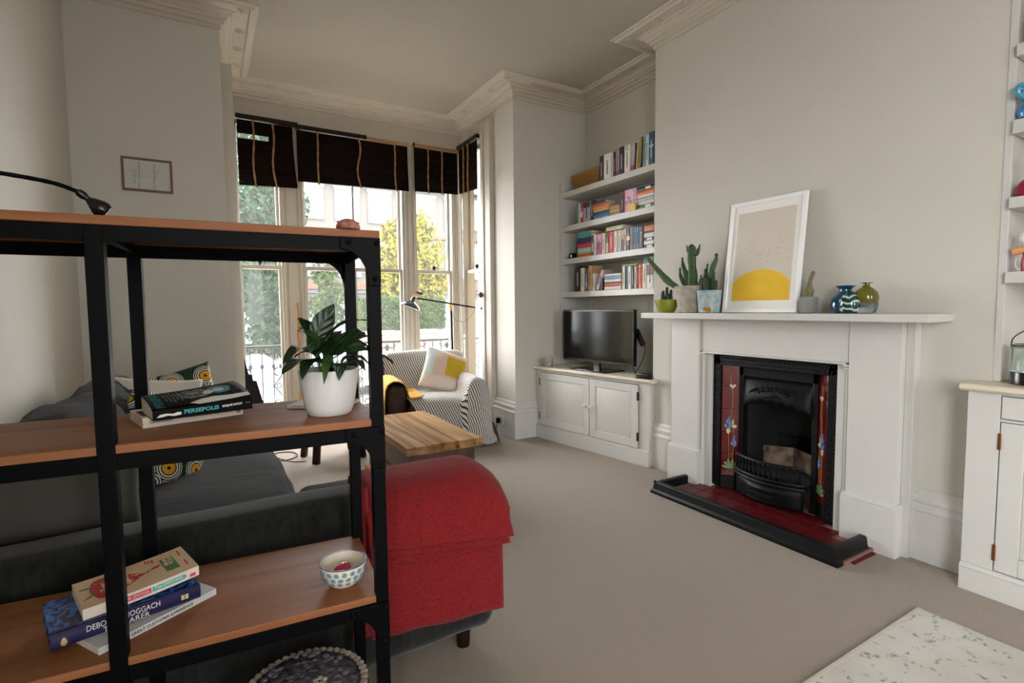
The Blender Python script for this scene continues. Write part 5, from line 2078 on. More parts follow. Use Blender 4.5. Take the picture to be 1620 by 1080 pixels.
# ================================================================== MANTELPIECE
MZ = 1.2172
def pot_thing(name, label, loc, prof, m, soil_z, soil_r, n=32):
    t = thing(name, label, 'plant', loc)
    MB().lathe(prof, n, cap1=False).build('flower_pot', m, t)
    MB().lathe([(soil_r, soil_z), (soil_r * .6, soil_z + .003), (.001, soil_z + .004)], 20, cap0=False).build('soil', M_SOIL, t)
    return t
M_CACT = mat('cactus_green', srgb(62, 92, 44), .55, var=.25, vscale=60, bump=.3, bscale=200)
M_CACTD = mat('dark_cactus', srgb(38, 58, 38), .55, var=.25, vscale=60, bump=.3, bscale=200)
M_CACTR = mat('blushed_cactus', srgb(104, 112, 66), .6, var=.25, vscale=14, col2=srgb(128, 96, 80))
def cactus(parent, pts, radii, m, ribs=5, deep=.28, name='stem'):
    """ribbed fleshy stem along a path"""
    pts = smooth(pts, 4)
    n = ribs * 4
    N_ = len(pts)
    rr = [radii[min(len(radii) - 1, int(i / N_ * len(radii)))] * (1 - max(0, (i / N_ * len(radii)) % 1) ) + radii[min(len(radii) - 1, int(i / N_ * len(radii)) + 1)] * ((i / N_ * len(radii)) % 1) for i in range(N_)]
    mb = MB()
    rows = []
    rr = list(rr)
    dlast = (pts[-1] - pts[-2]).normalized()
    rl = rr[-1]
    for f_, h_ in ((.88, .45), (.55, .8), (.1, .98)):
        pts.append(pts[N_ - 1] + dlast * rl * h_)
        rr.append(rl * f_)
    N_ = len(pts)
    for i, p in enumerate(pts):
        d = (pts[min(i + 1, N_ - 1)] - pts[max(0, i - 1)]).normalized()
        s = d.cross(Vector((.3, 1, .1))).normalized()
        u = d.cross(s)
        end = 1
        row = []
        for k in range(n):
            a = 2 * PI * k / n
            r = rr[i] * (1 - deep + deep * abs(math.cos(a * ribs / 2))) * max(.12, end) * (1 + .07 * math.sin(i * 1.7))
            row.append(p + (s * math.cos(a) + u * math.sin(a)) * r)
        rows.append(row)
    mb.sheet(rows, closed=True)
    b = len(mb.v) - n
    mb.face([b + k for k in range(n)])
    mb.face([b - (N_ - 1) * n + k for k in range(n)][::-1])
    return mb.build(name, m, parent, ang=80)
# along the shelf: -y in the picture is to the right; local axes equal world axes
p1 = pot_thing('cactus', 'small clustered cactus in a squat lime green bowl pot, first on the mantel', (2.86, 2.636, MZ), [(.047, 0), (.058, .01), (.075, .05), (.085, .088), (.0855, .094), (.081, .094), (.074, .06), (.06, .03)], mat('lime_glaze', srgb(138, 146, 42), .35, var=.12, vscale=50, coat=.3), .08, .078)
random.seed(6)
for dx, dy, h in ((0, 0, .175), (.0, .032, .15), (.0, -.034, .155), (-.03, .01, .14), (.02, .02, .16), (.01, .05, .125), (-.02, -.03, .13)):
    cactus(p1, [(dx, dy, .07), (dx * 1.05, dy * 1.05, h * .6), (dx * 1.1, dy * 1.1, h)], [.017, .019, .017, .013, .011], M_CACTD, 6)
p2 = pot_thing('cactus', 'tall branching cactus in a large weathered grey-pink pot on the mantel', (2.88, 2.425, MZ), [(.085, 0), (.092, .004), (.104, .08), (.116, .16), (.12, .182), (.115, .183), (.108, .15), (.09, .08)], mat('weathered_grey_pink', srgb(150, 148, 122), .8, var=.2, vscale=30, bump=.4, bscale=90, col2=srgb(186, 170, 166)), .165, .11)
cactus(p2, [(0, .0, .15), (0, -.0, .25), (0, .01, .36), (0, .012, .44)], [.034, .04, .034, .03, .032, .03], M_CACT, 4, .4)
cactus(p2, [(0, .03, .405), (0, .045, .43), (0, .055, .46)], [.01, .013, .006], M_CACT, 4)
cactus(p2, [(0, -.022, .39), (0, -.04, .42), (0, -.055, .455)], [.012, .019, .014, .006], M_CACT, 4)
cactus(p2, [(.0, .03, .17), (0, .06, .27), (-.0, .085, .33), (0, .093, .38)], [.017, .022, .018, .014, .008], M_CACT, 4)
cactus(p2, [(.01, .05, .16), (.01, .085, .21), (.01, .115, .26), (.01, .12, .31)], [.016, .02, .016, .008], M_CACT, 4)
cactus(p2, [(-.04, .09, .175), (-.06, .16, .22), (-.08, .24, .30), (-.1, .315, .385), (-.1, .35, .395)], [.014, .024, .026, .02, .018, .011], M_CACT, 3)
cactus(p2, [(0, -.05, .16), (0, -.09, .21), (0, -.11, .27), (0, -.12, .32)], [.012, .018, .014, .008], M_CACT, 4)
cactus(p2, [(.0, -.045, .16), (0, -.06, .2), (0, -.07, .25)], [.012, .014, .006], M_CACT, 4)
p3 = pot_thing('cactus', 'dark columnar cactus in a flaking pale blue pot beside the framed print', (2.835, 2.252, MZ), [(.058, 0), (.064, .004), (.071, .07), (.077, .138), (.0785, .146), (.074, .147), (.068, .12), (.06, .05)], mat('flaking_blue_glaze', srgb(112, 158, 178), .6, var=.2, vscale=30, bump=.4, bscale=90, col2=srgb(186, 190, 182)), .13, .071)
mb = MB()
for k in range(14):
    a = PI + .5 + (random.random() - .5) * .7
    z = .006 + .03 * random.random()
    mb.ball(((.0643 + z * .1) * math.cos(a), (.0643 + z * .1) * math.sin(a), z), .010, 6, sc=(.3, 1, .9))
mb.build('rust_patch', mat('rust_stain', srgb(186, 128, 44), .8, var=.3, vscale=80), p3)
for dx, dy, h in ((0, .0, .255), (0, .03, .28), (0, -.03, .26), (.02, .015, .24), (-.02, .01, .22), (0, .05, .22), (0, -.05, .2)):
    cactus(p3, [(dx, dy * .7, .1), (dx, dy * .85, .18), (dx, dy, h)], [.018, .02, .019, .015, .012], M_CACTD, 6)
cactus(p3, [(.0, -.0, .22), (0, -.02, .29), (0, -.045, .34), (0, -.05, .36)], [.014, .019, .017, .01], M_CACT, 5)
MB().ball((2.825 - 2.825, -.05, .372), .012, 8).build('flower_bud', mat('brown_bud', srgb(86, 62, 52), .7), p3)
# framed print leaning on the wall
pr = thing('framed_print', 'white framed print of a yellow half sun below a flock of birds', 'picture', (2.905, 1.945, MZ + .0), 0, rot=(0, math.radians(6.5), 0))
# local: y across (-.25 .. .25), z up, face towards -x
W2_, H2_ = .247, .70
for nm, b in (('frame_stile', (-.022, 0, W2_ - .024, W2_, 0, H2_)), ('frame_stile', (-.022, 0, -W2_, -W2_ + .024, 0, H2_)), ('frame_rail', (-.022, 0, -W2_ + .024, W2_ - .024, 0, .024)), ('frame_rail', (-.022, 0, -W2_ + .024, W2_ - .024, H2_ - .024, H2_))):
    MB().box(*b).build(nm, mat('white_frame', srgb(246, 246, 246), .35, var=.01), pr, bevel=.002)
MB().box(-.012, -.002, -W2_ + .02, W2_ - .02, .02, H2_ - .02).build('paper', mat('warm_white_paper', srgb(242, 239, 234), .8, var=.01), pr)
M_PRINT = mat('taupe_print', srgb(214, 205, 192), .8, var=.01)
MB().box(-.0128, -.012, -.19, .19, .075, .63).build('print_ground', M_PRINT, pr)
mb = MB()
pts = [(-.19, .075), (.19, .075)]
for i in range(25):
    a = PI * i / 24
    y, z = .205 * math.cos(a), .075 + .055 + .135 * math.sin(a)
    if abs(y) <= .19:
        pts.append((y, z))
mb.prism(pts, -.0136, -.0126, 'x')
mb.build('half_sun', mat('sun_yellow', srgb(238, 192, 40), .7, var=.07, vscale=7), pr)
random.seed(21)
mb = MB()
for k in range(120):
    y = random.uniform(-.17, .18)
    z = random.gauss(.375, .045)
    if z < .13 + .18 * (1 - (y / .21) ** 2):
        z += .13
    if not .26 < z < .47:
        continue
    q, a = random.uniform(.0024, .0046), random.uniform(0, PI)
    for s_ in (-1, 1):
        b = a + s_ * .9
        mb.prism([(y, z - .0006), (y + q * math.cos(b), z + q * math.sin(b)), (y, z + .0009)], -.0136, -.0127, 'x')
mb.build('bird_flock', mat('print_black', srgb(52, 50, 48), .7), pr, kind='stuff')
MB().box(-.0165, -.0155, -W2_ + .024, W2_ - .024, .024, H2_ - .024).build('glazing', glass_mat('picture_glass', (1, 1, 1), .015), pr)
# single cactus in the grey pot
p4 = pot_thing('cactus', 'single bottle-shaped cactus in a grey concrete pot right of the framed print', (2.86, 1.617, MZ), [(.037, 0), (.043, .004), (.0455, .03), (.0465, .085), (.0455, .09), (.042, .09), (.041, .06), (.04, .03)], mat('concrete', srgb(134, 134, 132), .85, var=.12, vscale=24, bump=.3, bscale=60, stretch=(1, 1, 4)), .08, .041)
cactus(p4, [(0, 0, .07), (0, 0, .12), (0, -.002, .155), (0, -.008, .19), (0, -.02, .22)], [.019, .025, .026, .016, .0115, .011, .011], M_CACTR, 7, .12)
# glass vases
M_BLUEG = mat('deep_blue_glass', srgb(16, 74, 106), .08, var=.25, vscale=14, coat=.6)
def vase(name, label, loc, prof, m, n=36):
    t = thing(name, label, 'vase', loc)
    MB().lathe(prof, n, cap1=False).build('vase_body', m, t)
    return t
vase('vase', 'round deep blue glass vase with a flared lip, leftmost of the mantel vases', (2.885, 1.44, MZ), [(.02, 0), (.055, .003), (.066, .02), (.07, .045), (.062, .075), (.04, .1), (.028, .115), (.028, .125), (.044, .14), (.049, .144), (.044, .143), (.024, .125)], M_BLUEG)
m, nt, p, N, L = node_mat('swirled_glass')
tc = N.new('ShaderNodeTexCoord')
wv = N.new('ShaderNodeTexWave'); wv.bands_direction = 'Z'; wv.inputs['Scale'].default_value = 9; wv.inputs['Distortion'].default_value = 6; wv.inputs['Detail Scale'].default_value = 2
L.new(tc.outputs['Object'], wv.inputs['Vector'])
rp = N.new('ShaderNodeValToRGB')
rp.color_ramp.elements[0].position, rp.color_ramp.elements[0].color = .45, (*srgb(14, 58, 72), 1)
rp.color_ramp.elements[1].position, rp.color_ramp.elements[1].color = .95, (*srgb(206, 208, 180), 1)
e = rp.color_ramp.elements.new(.72); e.color = (*srgb(24, 96, 100), 1)
L.new(wv.outputs['Fac'], rp.inputs['Fac']); L.new(rp.outputs['Color'], p.inputs['Base Color'])
p.inputs['Roughness'].default_value = .08; p.inputs['Coat Weight'].default_value = .6
vase('vase', 'small globe vase of teal glass with white swirls between the blue and olive vases', (2.80, 1.375, MZ), [(.022, 0), (.034, .003), (.046, .02), (.0505, .045), (.046, .07), (.03, .092), (.017, .1), (.015, .106), (.02, .11), (.016, .11), (.012, .1)], m)
ov = vase('vase', 'round olive glass vase with a clear foot, rightmost of the mantel vases', (2.845, 1.322, MZ), [(.012, .028), (.035, .034), (.05, .055), (.0555, .078), (.05, .103), (.034, .122), (.018, .133), (.014, .142), (.014, .148), (.029, .1525), (.029, .1545), (.012, .152)], mat('olive_glass', srgb(96, 92, 20), .08, var=.2, vscale=14, coat=.6))
MB().lathe([(.03, 0), (.042, .004), (.05, .025), (.0535, .052), (.05, .0545), (.0355, .0335), (.012, .0275), (.001, .027)], 32).build('clear_foot', solid_glass('ice_glass', (.8, .9, .95)), ov)

# picture on the left front wall
pw = thing('wall_picture', 'small wooden framed pencil drawing hung on the wall left of the bay', 'picture', (-.299, YF, 2.155))
for nm, b in (('frame_rail', (-.138, .138, -.018, -.0, .094, .107)), ('frame_rail', (-.138, .138, -.018, 0, -.107, -.094)), ('frame_stile', (-.138, -.125, -.018, 0, -.094, .094)), ('frame_stile', (.125, .138, -.018, 0, -.094, .094))):
    MB().box(*b).build(nm, wood('walnut_frame', srgb(92, 62, 50), srgb(124, 88, 72), 'X', 3, .5, knots=False), pw, bevel=.002)
MB().box(-.126, .126, -.008, -.001, -.095, .095).build('paper', mat('drawing_paper', srgb(196, 196, 192), .8, var=.05, vscale=9), pw)
mb = MB()
random.seed(9)
def stroke(pts, w=.0016):
    for a, b in zip(pts, pts[1:]):
        a, b = Vector(a), Vector(b)
        d = (b - a)
        if d.length < 1e-6:
            continue
        n_ = Vector((-d.y, d.x)).normalized() * w / 2
        mb.prism([a + n_, b + n_, b - n_, a - n_], -.0088, -.0079, 'y')
def wob(x0, z0, x1, z1, n=14, amp=.003):
    return [(x0 + (x1 - x0) * i / n + random.uniform(-amp, amp), z0 + (z1 - z0) * i / n + random.uniform(-amp, amp)) for i in range(n + 1)]
for k in range(3):
    stroke(wob(-.05 + k * .003, -.09, -.047 + k * .002, .085))
    stroke(wob(.03 + k * .004, -.09, .036 + k * .003, .08))
stroke(wob(-.047, -.01, .04, -.012, amp=.004), .002)
stroke(wob(.04, -.012, .058, .03), .002)
for k in range(30):
    x, z = -.075 + random.uniform(-.012, .014), random.uniform(-.07, .03)
    stroke(wob(x, z, x + random.uniform(-.01, .01), z + .012, 3, .003), .0014)
mb.build('pencil_drawing', mat('graphite', srgb(140, 140, 138), .7), pw, kind='stuff')

# ================================================================== TELEVISION and small things on the low cabinet
tvx, tvy = 2.975, 3.55
tv = thing('television', 'black flat screen television on a glossy stand on the low white cabinet', 'television', (tvx, tvy, .6992), math.atan2(.09, .843))
# local: y along the screen, face towards -x
M_TVB = mat('tv_plastic', srgb(14, 14, 15), .25, var=.05)
M_SCR = mat('tv_screen', srgb(5, 5, 6), .12, var=.05, spec=.2)
mb = MB()
mb.box(-.012, .03, -.427, .427, .070, .540).box(.03, .05, -.26, .26, .12, .42)
mb.build('bezel', M_TVB, tv, bevel=.003)
MB().box(-.0135, -.011, -.41, .41, .092, .524).build('screen', M_SCR, tv)
MB().box(-.005, .02, -.035, .035, .012, .075).build('neck', M_TVB, tv, bevel=.002)
MB().box(-.12, .13, -.215, .215, .0, .012).build('stand', mat('gloss_black_glass', srgb(12, 12, 13), .1, coat=.5), tv, bevel=.002)
c_ = thing('glass_tumbler', 'clear thick glass candle tumbler at the far end of the low white cabinet', 'glass', (2.80, 4.05, .6992))
MB().lathe([(.002, 0), (.042, 0), (.044, .004), (.046, .085), (.043, .086), (.041, .022), (.002, .02)], 24, cap0=False, cap1=False).build('glass_body', solid_glass('clear_glass', (.95, .97, .96)), c_)
MB().lathe([(.040, .0215), (.0395, .045), (.002, .046)], 20).build('candle_wax', mat('pale_wax', srgb(214, 208, 190), .5), c_)
mb = MB()
rb = thing('set_top_box', 'small black streaming box with a cable beside the television', 'media box', (3.03, 2.985, .6992), .15)
MB().box(-.05, .05, -.075, .075, 0, .026).build('case', M_TVB, rb, bevel=.006)
MB().tube(smooth([(.05, .02, .012), (.08, .06, .006), (.06, .14, .006), (.04, .16, .02), (.05, .19, .1)]), .003, 6).build('cable', M_TVB, rb)
dg = thing('plug_in_stick', 'black stick on a lead poking out behind the right edge of the television', 'device', (3.075, 3.135, 1.03))
MB().beam((0, .03, .04), (0, -.055, -.085), .028, .045).build('case', M_TVB, dg, bevel=.006)
MB().tube(smooth([(0, -.055, -.085), (0, -.075, -.12), (0, -.04, -.22), (-.01, .01, -.30), (-.02, .02, -.325), (-.01, -.06, -.325), (0, -.12, -.3), (0, -.14, -.325)]), .003, 6).build('lead', M_TVB, dg)
MB().beam((0, .03, .0), (0, .06, .02), .01, .01).build('connector', M_TVB, dg)
rc = MB().box(-.022, .022, -.07, .07, 0, .017).build('remote_control', M_TVB, bevel=.005)
rc.location = (2.925, 2.915, .6992)
rc.rotation_euler = (0, 0, .25)
tag(rc, 'black remote control at the near end of the low white cabinet', 'remote')

# ================================================================== BOOKS in the far alcove
BC = {}
def cover(c, rough=.45):
    if c not in BC:
        BC[c] = mat('book_%s' % c, srgb(c), rough, var=.06, vscale=25)
    return BC[c]
BX = 3.085     # spine plane
COLN = {}
def upright(y_far, y_near, z0, h, col, label, band=None, lean=0.0, lean_n=0.0, depth=.13, x0=None, group=None, lines=True, off=0.0):
    """a book standing on a shelf, spine towards the room (-x); y_far is its left side in view"""
    x0 = BX + off if x0 is None else x0
    w = abs(y_far - y_near) - .0015
    t = thing('book', label, 'book', (x0, y_near + .0007, z0), 0, group, rot=(lean, 0, 0))
    c = cover(col)
    mb = MB()
    mb.box(0, depth, 0, .0018, 0, h).box(0, depth, w - .0018, w, 0, h)
    mb.prism([(0.0, 0), (-.002, w * .25), (-.0026, w * .5), (-.002, w * .75), (0, w), (.002, w), (.002, 0)], 0, h, 'z')
    mb.build('cover', c, t, bevel=.0006, seg=1)
    MB().box(.002, depth - .003, .0018, w - .0018, .002, h - .003).build('pages', M_PAPER, t)
    if band:
        m2 = MB()
        z1, z2 = h * band[1], h * band[2]
        m2.box(-.0034, -.0006, w * .06, w * .94, z1, z2)
        m2.build('spine_band', cover(band[0]), t)
    if lines and w > .012:
        # rows of dark or pale print too small to read
        r, g, b_ = (int(col[i:i + 2], 16) for i in (0, 2, 4))
        ink = K_INK if r + g + b_ > 330 else W_INK
        m2 = MB()
        zz = h * .22
        random.seed(int(y_far * 977 + z0 * 131))
        while zz < h * .74:
            l_ = random.uniform(.003, .009)
            m2.box(-.0036, -.0008, w * .43, w * .57, zz, min(zz + l_, h * .76))
            zz += l_ + random.uniform(.0012, .0035)
        m2.build('spine_print', ink, t, kind='stuff')
    return t
def flat_book(y_far, y_near, z0, h, col, label, depth=.13, x0=None, group=None, rz=0.0, band=None):
    """a book lying flat in a pile, spine towards the room"""
    x0 = BX if x0 is None else x0
    L_ = abs(y_far - y_near)
    t = thing('book', label, 'book', (x0, y_near, z0), rz, group)
    mb = MB()
    mb.box(0, depth, 0, L_, 0, .0016).box(0, depth, 0, L_, h - .0016, h)
    mb.prism([(0, 0), (-.0025, h * .3), (-.0025, h * .7), (0, h), (.002, h), (.002, 0)], 0, L_, 'y')
    mb.build('cover', cover(col), t, bevel=.0005, seg=1)
    MB().box(.002, depth - .003, .002, L_ - .002, .0016, h - .0016).build('pages', M_PAPER, t)
    if band:
        MB().box(-.0036, -.001, L_ * band[1], L_ * band[2], h * .18, h * .82).build('spine_band', cover(band[0]), t)
    return t
S1, S2, S3, S4 = [z + .0525 for z in SHZ]

# top shelf
bs = thing('wicker_basket', 'shallow tan wicker basket at the far end of the top alcove shelf', 'basket', (3.19, 3.865, S1))
M_STRAW = mat('woven_straw', srgb(150, 110, 48), .75, var=.25, vscale=70, bump=.4, bscale=120)
def rect_ring(mb, hx, hy, z, r, wobb=0.0):
    pts = []
    for (ax, ay), (bx, by) in zip([(-hx, -hy), (hx, -hy), (hx, hy), (-hx, hy)], [(hx, -hy), (hx, hy), (-hx, hy), (-hx, -hy)]):
        for k in range(10):
            f = k / 10
            x, y = ax + (bx - ax) * f, ay + (by - ay) * f
            q = 1 + wobb * (1 if k % 2 else -1)
            pts.append((x * q, y * q, z))
    pts.append(pts[0])
    mb.tube(pts, r, 6, cap=False)
mb = MB()
for k in range(12):
    f = k / 11
    rect_ring(mb, .07 + .02 * f, .165 + .04 * f, .01 + .125 * f, .0072, .012 * (1 if k % 2 else -1))
mb.box(-.07, .07, -.165, .165, .0, .008)
mb.build('weave', M_STRAW, bs, kind='stuff')
mb = MB()
rect_ring(mb, .094, .21, .143, .0085)
mb.build('rim', M_STRAW, bs)
H1 = [('3c3c44', 'dark grey book beside the wicker basket on the top alcove shelf', 3.646, 3.590, .225, None, 0),
      ('dcd8d4', 'wide white book with upright black lettering on the top alcove shelf', 3.588, 3.493, .224, None, 0),
      ('c9cbbf', 'thin pale green-white book beside the wide white one on the top alcove shelf', 3.491, 3.468, .222, None, 0),
      ('3a2622', 'dark brown book between the pale ones and the mauve book, top alcove shelf', 3.466, 3.436, .218, None, 0),
      ('a08890', 'mauve book with a red foot on the top alcove shelf', 3.434, 3.389, .232, ('8a2c3c', .02, .2), 0),
      ('26222e', 'dark plum book with fine pale lettering on the top alcove shelf', 3.387, 3.329, .236, None, 0),
      ('dedad2', 'white book with a large black letter C at its head on the top shelf', 3.327, 3.256, .232, None, 0),
      ('c8bcc0', 'pale book with a red block at the foot, leaning on the top alcove shelf', 3.250, 3.219, .225, ('b02838', .03, .22), .06),
      ('1e1c20', 'thin black book leaning right of the red-footed book on the top shelf', 3.213, 3.199, .222, None, .09),
      ('cfc4a6', 'thin cream book leaning against the ochre book on the top alcove shelf', 3.193, 3.180, .232, None, .09),
      ('a8843a', 'ochre gold book leaning on the top alcove shelf', 3.174, 3.139, .252, None, .08),
      ('2a2c26', 'thin black-edged book pressed between ochre and sky blue books, top shelf', 3.132, 3.122, .25, None, .06),
      ('6fa0b4', 'sky blue book leaning near the chimney breast on the top alcove shelf', 3.116, 3.080, .247, None, .04),
      ('d2d0c6', 'white book between the sky blue and the deep teal book, top shelf', 3.079, 3.048, .25, None, 0),
      ('1f5a72', 'deep teal book at the near end of the top alcove shelf', 3.046, 2.990, .262, ('8fc0c8', .55, .62), 0)]
for c, lab, a, b, h, bd, ln in H1:
    t = upright(a, b, S1, h, c, lab, bd, lean=ln, depth=.15)
    if 'letter C' in lab:
        lettering('C', .05, t, (-.004, .034, .205), (PI / 2, 0, -PI / 2), K_INK)
# second shelf
upright(3.980, 3.955, S2, .19, '3d7f86', 'thin teal book, first upright at the far end of the second alcove shelf', None)
upright(3.953, 3.925, S2, .188, 'd6d3cb', 'white book right of the thin teal one on the second alcove shelf', None)
upright(3.922, 3.885, S2, .192, 'b8303a', 'red and white book on the second alcove shelf', ('dcd4cc', .3, .55))
upright(3.882, 3.776, S2, .185, 'a49cae', 'broad lavender-grey book with a dark head on the second alcove shelf', ('23262e', .72, .98))
upright(3.768, 3.735, S2, .182, '1d2836', 'dark navy book leaning on the colourful pile, second alcove shelf', None, lean=.05)
z = S2
for k, (c, h, a, b, lab) in enumerate((('6f9fb8', .022, 3.725, 3.52, 'pale blue book at the bottom of the left pile, second alcove shelf'), ('2f6f9c', .022, 3.73, 3.52, 'mid blue book second from the bottom in the left pile, second shelf'),
                                       ('1c2c52', .024, 3.73, 3.53, 'dark blue book in the middle of the left pile, second shelf'), ('c99a3e', .024, 3.73, 3.52, 'yellow-tan book under the orange one in the left pile, second shelf'),
                                       ('d07838', .026, 3.735, 3.52, 'orange book near the top of the left pile, second alcove shelf'), ('b04a2c', .024, 3.735, 3.55, 'rust red book near the top of the left pile, second shelf'), ('33241f', .02, 3.72, 3.57, 'dark book topmost on the left pile, second alcove shelf'))):
    flat_book(a, b, z, h, c, lab)
    z += h + .0006
z = S2
for c, h, lab in (('9c7c50', .03, 'tan book lying at the bottom of the low pile, second alcove shelf'), ('a98658', .032, 'tan thick book lying in the middle of the low pile, second alcove shelf'), ('8f6c44', .03, 'brown book lying on top of the low tan pile, second shelf')):
    flat_book(3.508, 3.38, z, h, c, lab, depth=.16)
    z += h + .0006
upright(3.366, 3.335, S2, .165, '2c4034', 'dark green book before the pink ones on the second alcove shelf', None)
upright(3.333, 3.318, S2, .19, 'b03a5e', 'thin magenta book left of the pink patterned one, second alcove shelf', None, lines=False)
t = upright(3.316, 3.18, S2, .188, 'd6a8b8', 'broad pink and lilac patterned book on the second alcove shelf', None, lines=False)
mb = MB()
random.seed(14)
for k in range(22):
    y, zz, r_ = random.uniform(.012, .12), random.uniform(.015, .175), random.uniform(.005, .012)
    mb.prism([(y + r_ * math.cos(2 * PI * i / 8), zz + r_ * 1.4 * math.sin(2 * PI * i / 8)) for i in range(8)], -.0038 - .0001 * k, -.001, 'x', k % 2)
mb.build('spine_pattern', [cover('c06a9a'), cover('8fa6c8')], t, kind='stuff')
yb = MB().box(0, .018, -.045, .045, 0, .058).build('card_box', mat('yellow_card', srgb(212, 182, 44), .5, var=.06), bevel=.002)
yb.location = (3.0585, 3.215, S2)
tag(yb, 'small yellow card box in front of the pink patterned book, second alcove shelf', 'box')
z = S2
for c, h, lab in (('3f7d62', .036, 'green book at the bottom of the right pile, second alcove shelf'), ('cdc8bc', .03, 'cream book above the green one in the right pile, second shelf'), ('a9a6a8', .026, 'grey book in the middle of the right pile, second alcove shelf'),
                  ('d9d4d0', .02, 'white book under the orange one in the right pile, second shelf'), ('d0642c', .034, 'orange book near the top of the right pile, second alcove shelf'), ('1c1c20', .028, 'black book on the orange one in the right pile, second shelf'), ('1f3c48', .018, 'dark teal book topmost on the right pile, second alcove shelf')):
    flat_book(3.172, 2.985, z, h, c, lab, band=('e0dcd4', .2, .5) if c in ('1c1c20', '3f7d62') else None)
    z += h + .0006
# third shelf
cm = thing('desk_clock', 'tiny black desk clock at the far end of the third alcove shelf', 'clock', (3.10, 4.06, S3))
MB().prism([(-.045, 0), (.045, 0), (.042, .03), (.03, .05), (-.03, .05), (-.042, .03)], -.02, .02, 'x').build('case', M_BLACK, cm, bevel=.003)
MB().lathe([(.014, .0), (.013, .003), (.001, .0035)], 14, mx=Matrix.Translation((-.02, 0, .026)) @ Matrix.Rotation(-PI / 2, 4, 'Y')).build('dial', W_INK, cm)
MB().box(-.008, .008, -.03, -.018, .05, .056).build('button', M_BLACK, cm)
MB().box(-.008, .008, .018, .03, .05, .056).build('button', M_BLACK, cm)
z = S3
for c, h, lab in (('c8642e', .026, 'orange book at the bottom of the tall pile, third alcove shelf'), ('a0a060', .018, 'olive book second from the bottom of the tall pile, third shelf'), ('9fc4b8', .04, 'pale mint book above the olive one in the tall pile, third shelf'),
                  ('c03048', .04, 'crimson book in the middle of the tall pile, third alcove shelf'), ('2a2c54', .03, 'indigo book above the crimson one in the tall pile, third shelf'), ('26304a', .024, 'dark navy book in the upper half of the tall pile, third shelf'),
                  ('3f8fa0', .034, 'teal blue book near the top of the tall pile, third alcove shelf'), ('7a9c8c', .022, 'sage green book topmost on the tall pile, third alcove shelf')):
    flat_book(3.965 - .004 * (len(lab) % 3), 3.762, z, h, c, lab)
    z += h + .0006
H3 = [('7a5a4a', 'slim brown and white book beside the tall pile, third alcove shelf', 3.752, 3.73, .186, ('d8d0c4', .2, .6)), ('d8d4cc', 'white book right of the slim brown one on the third alcove shelf', 3.728, 3.691, .19, None),
      ('b04a86', 'magenta flowered book on the third alcove shelf', 3.689, 3.617, .19, ('c8a0c4', .6, .95)), ('cfc6b4', 'cream book right of the magenta one on the third alcove shelf', 3.615, 3.568, .187, None),
      ('6a4838', 'brown-headed book left of the scarlet one on the third alcove shelf', 3.557, 3.52, .185, ('c8b8a0', .05, .5)), ('c8242c', 'scarlet book in the middle of the third alcove shelf', 3.517, 3.457, .188, None),
      ('d6d4ce', 'white book right of the scarlet one on the third alcove shelf', 3.453, 3.413, .186, None), ('d2c8a8', 'cream book left of the purple-footed one on the third alcove shelf', 3.405, 3.364, .186, None),
      ('c8bcae', 'cream book with a purple lower half on the third alcove shelf', 3.362, 3.33, .184, ('56406e', .05, .55)), ('c6b486', 'buff gold book on the third alcove shelf', 3.328, 3.297, .188, None),
      ('24406a', 'navy book with white bands on the third alcove shelf', 3.294, 3.253, .194, ('d8dce0', .45, .62)), ('c890a0', 'rose pink slim book on the third alcove shelf', 3.251, 3.23, .19, None),
      ('4a9a7c', 'jade green slim book on the third alcove shelf', 3.228, 3.205, .189, None), ('a08ab0', 'lilac slim book with a red foot on the third alcove shelf', 3.203, 3.181, .186, ('b02c3c', .03, .3)),
      ('4f8fb0', 'azure book left of the dark one on the third alcove shelf', 3.178, 3.151, .187, None), ('22242a', 'broad near-black book left of the striped pile, third alcove shelf', 3.149, 3.098, .182, None)]
for c, lab, a, b, h, bd in H3:
    upright(a, b, S3, h, c, lab, bd)
flat_book(3.552, 3.34, S3 + .1945, .036, 'b8b08e', 'pale olive book lying across the upright ones, third alcove shelf', depth=.12)
z = S3 + .191
for k, (y, c) in enumerate(((3.72, 'c07a38'), (3.66, '9a5a2c'), (3.60, 'd09048'))):
    o = MB().ball((0, 0, .017), .018, 10, sc=(1, 1.4, .95)).build('wooden_duck', cover(c))
    o.location = (3.14, y, S3 + .1905)
    tag(o, ('rounded tan wooden bird left of three lying on books, third alcove shelf', 'rounded brown wooden bird between two lighter ones on books, third alcove shelf', 'rounded honey wooden bird right of three lying on books, third shelf')[k], 'ornament', 'wooden birds on the books')
z = S3
for c, h, lab in (('1e1e22', .026, 'black book at the bottom of the striped pile, third alcove shelf'), ('d8d6d0', .032, 'white book second from the bottom of the striped pile, third shelf'), ('222226', .024, 'black book in the middle of the striped pile, third alcove shelf'),
                  ('d6d4cc', .036, 'white book above the middle of the striped pile, third alcove shelf'), ('2a2a2c', .014, 'thin black book under the orange one, striped pile, third shelf'), ('c46a2c', .046, 'orange book topmost on the striped pile, third alcove shelf')):
    flat_book(3.09, 2.985, z, h, c, lab, band=('e4e0d8', .15, .7) if h in (.026, .024) else None)
    z += h + .0006
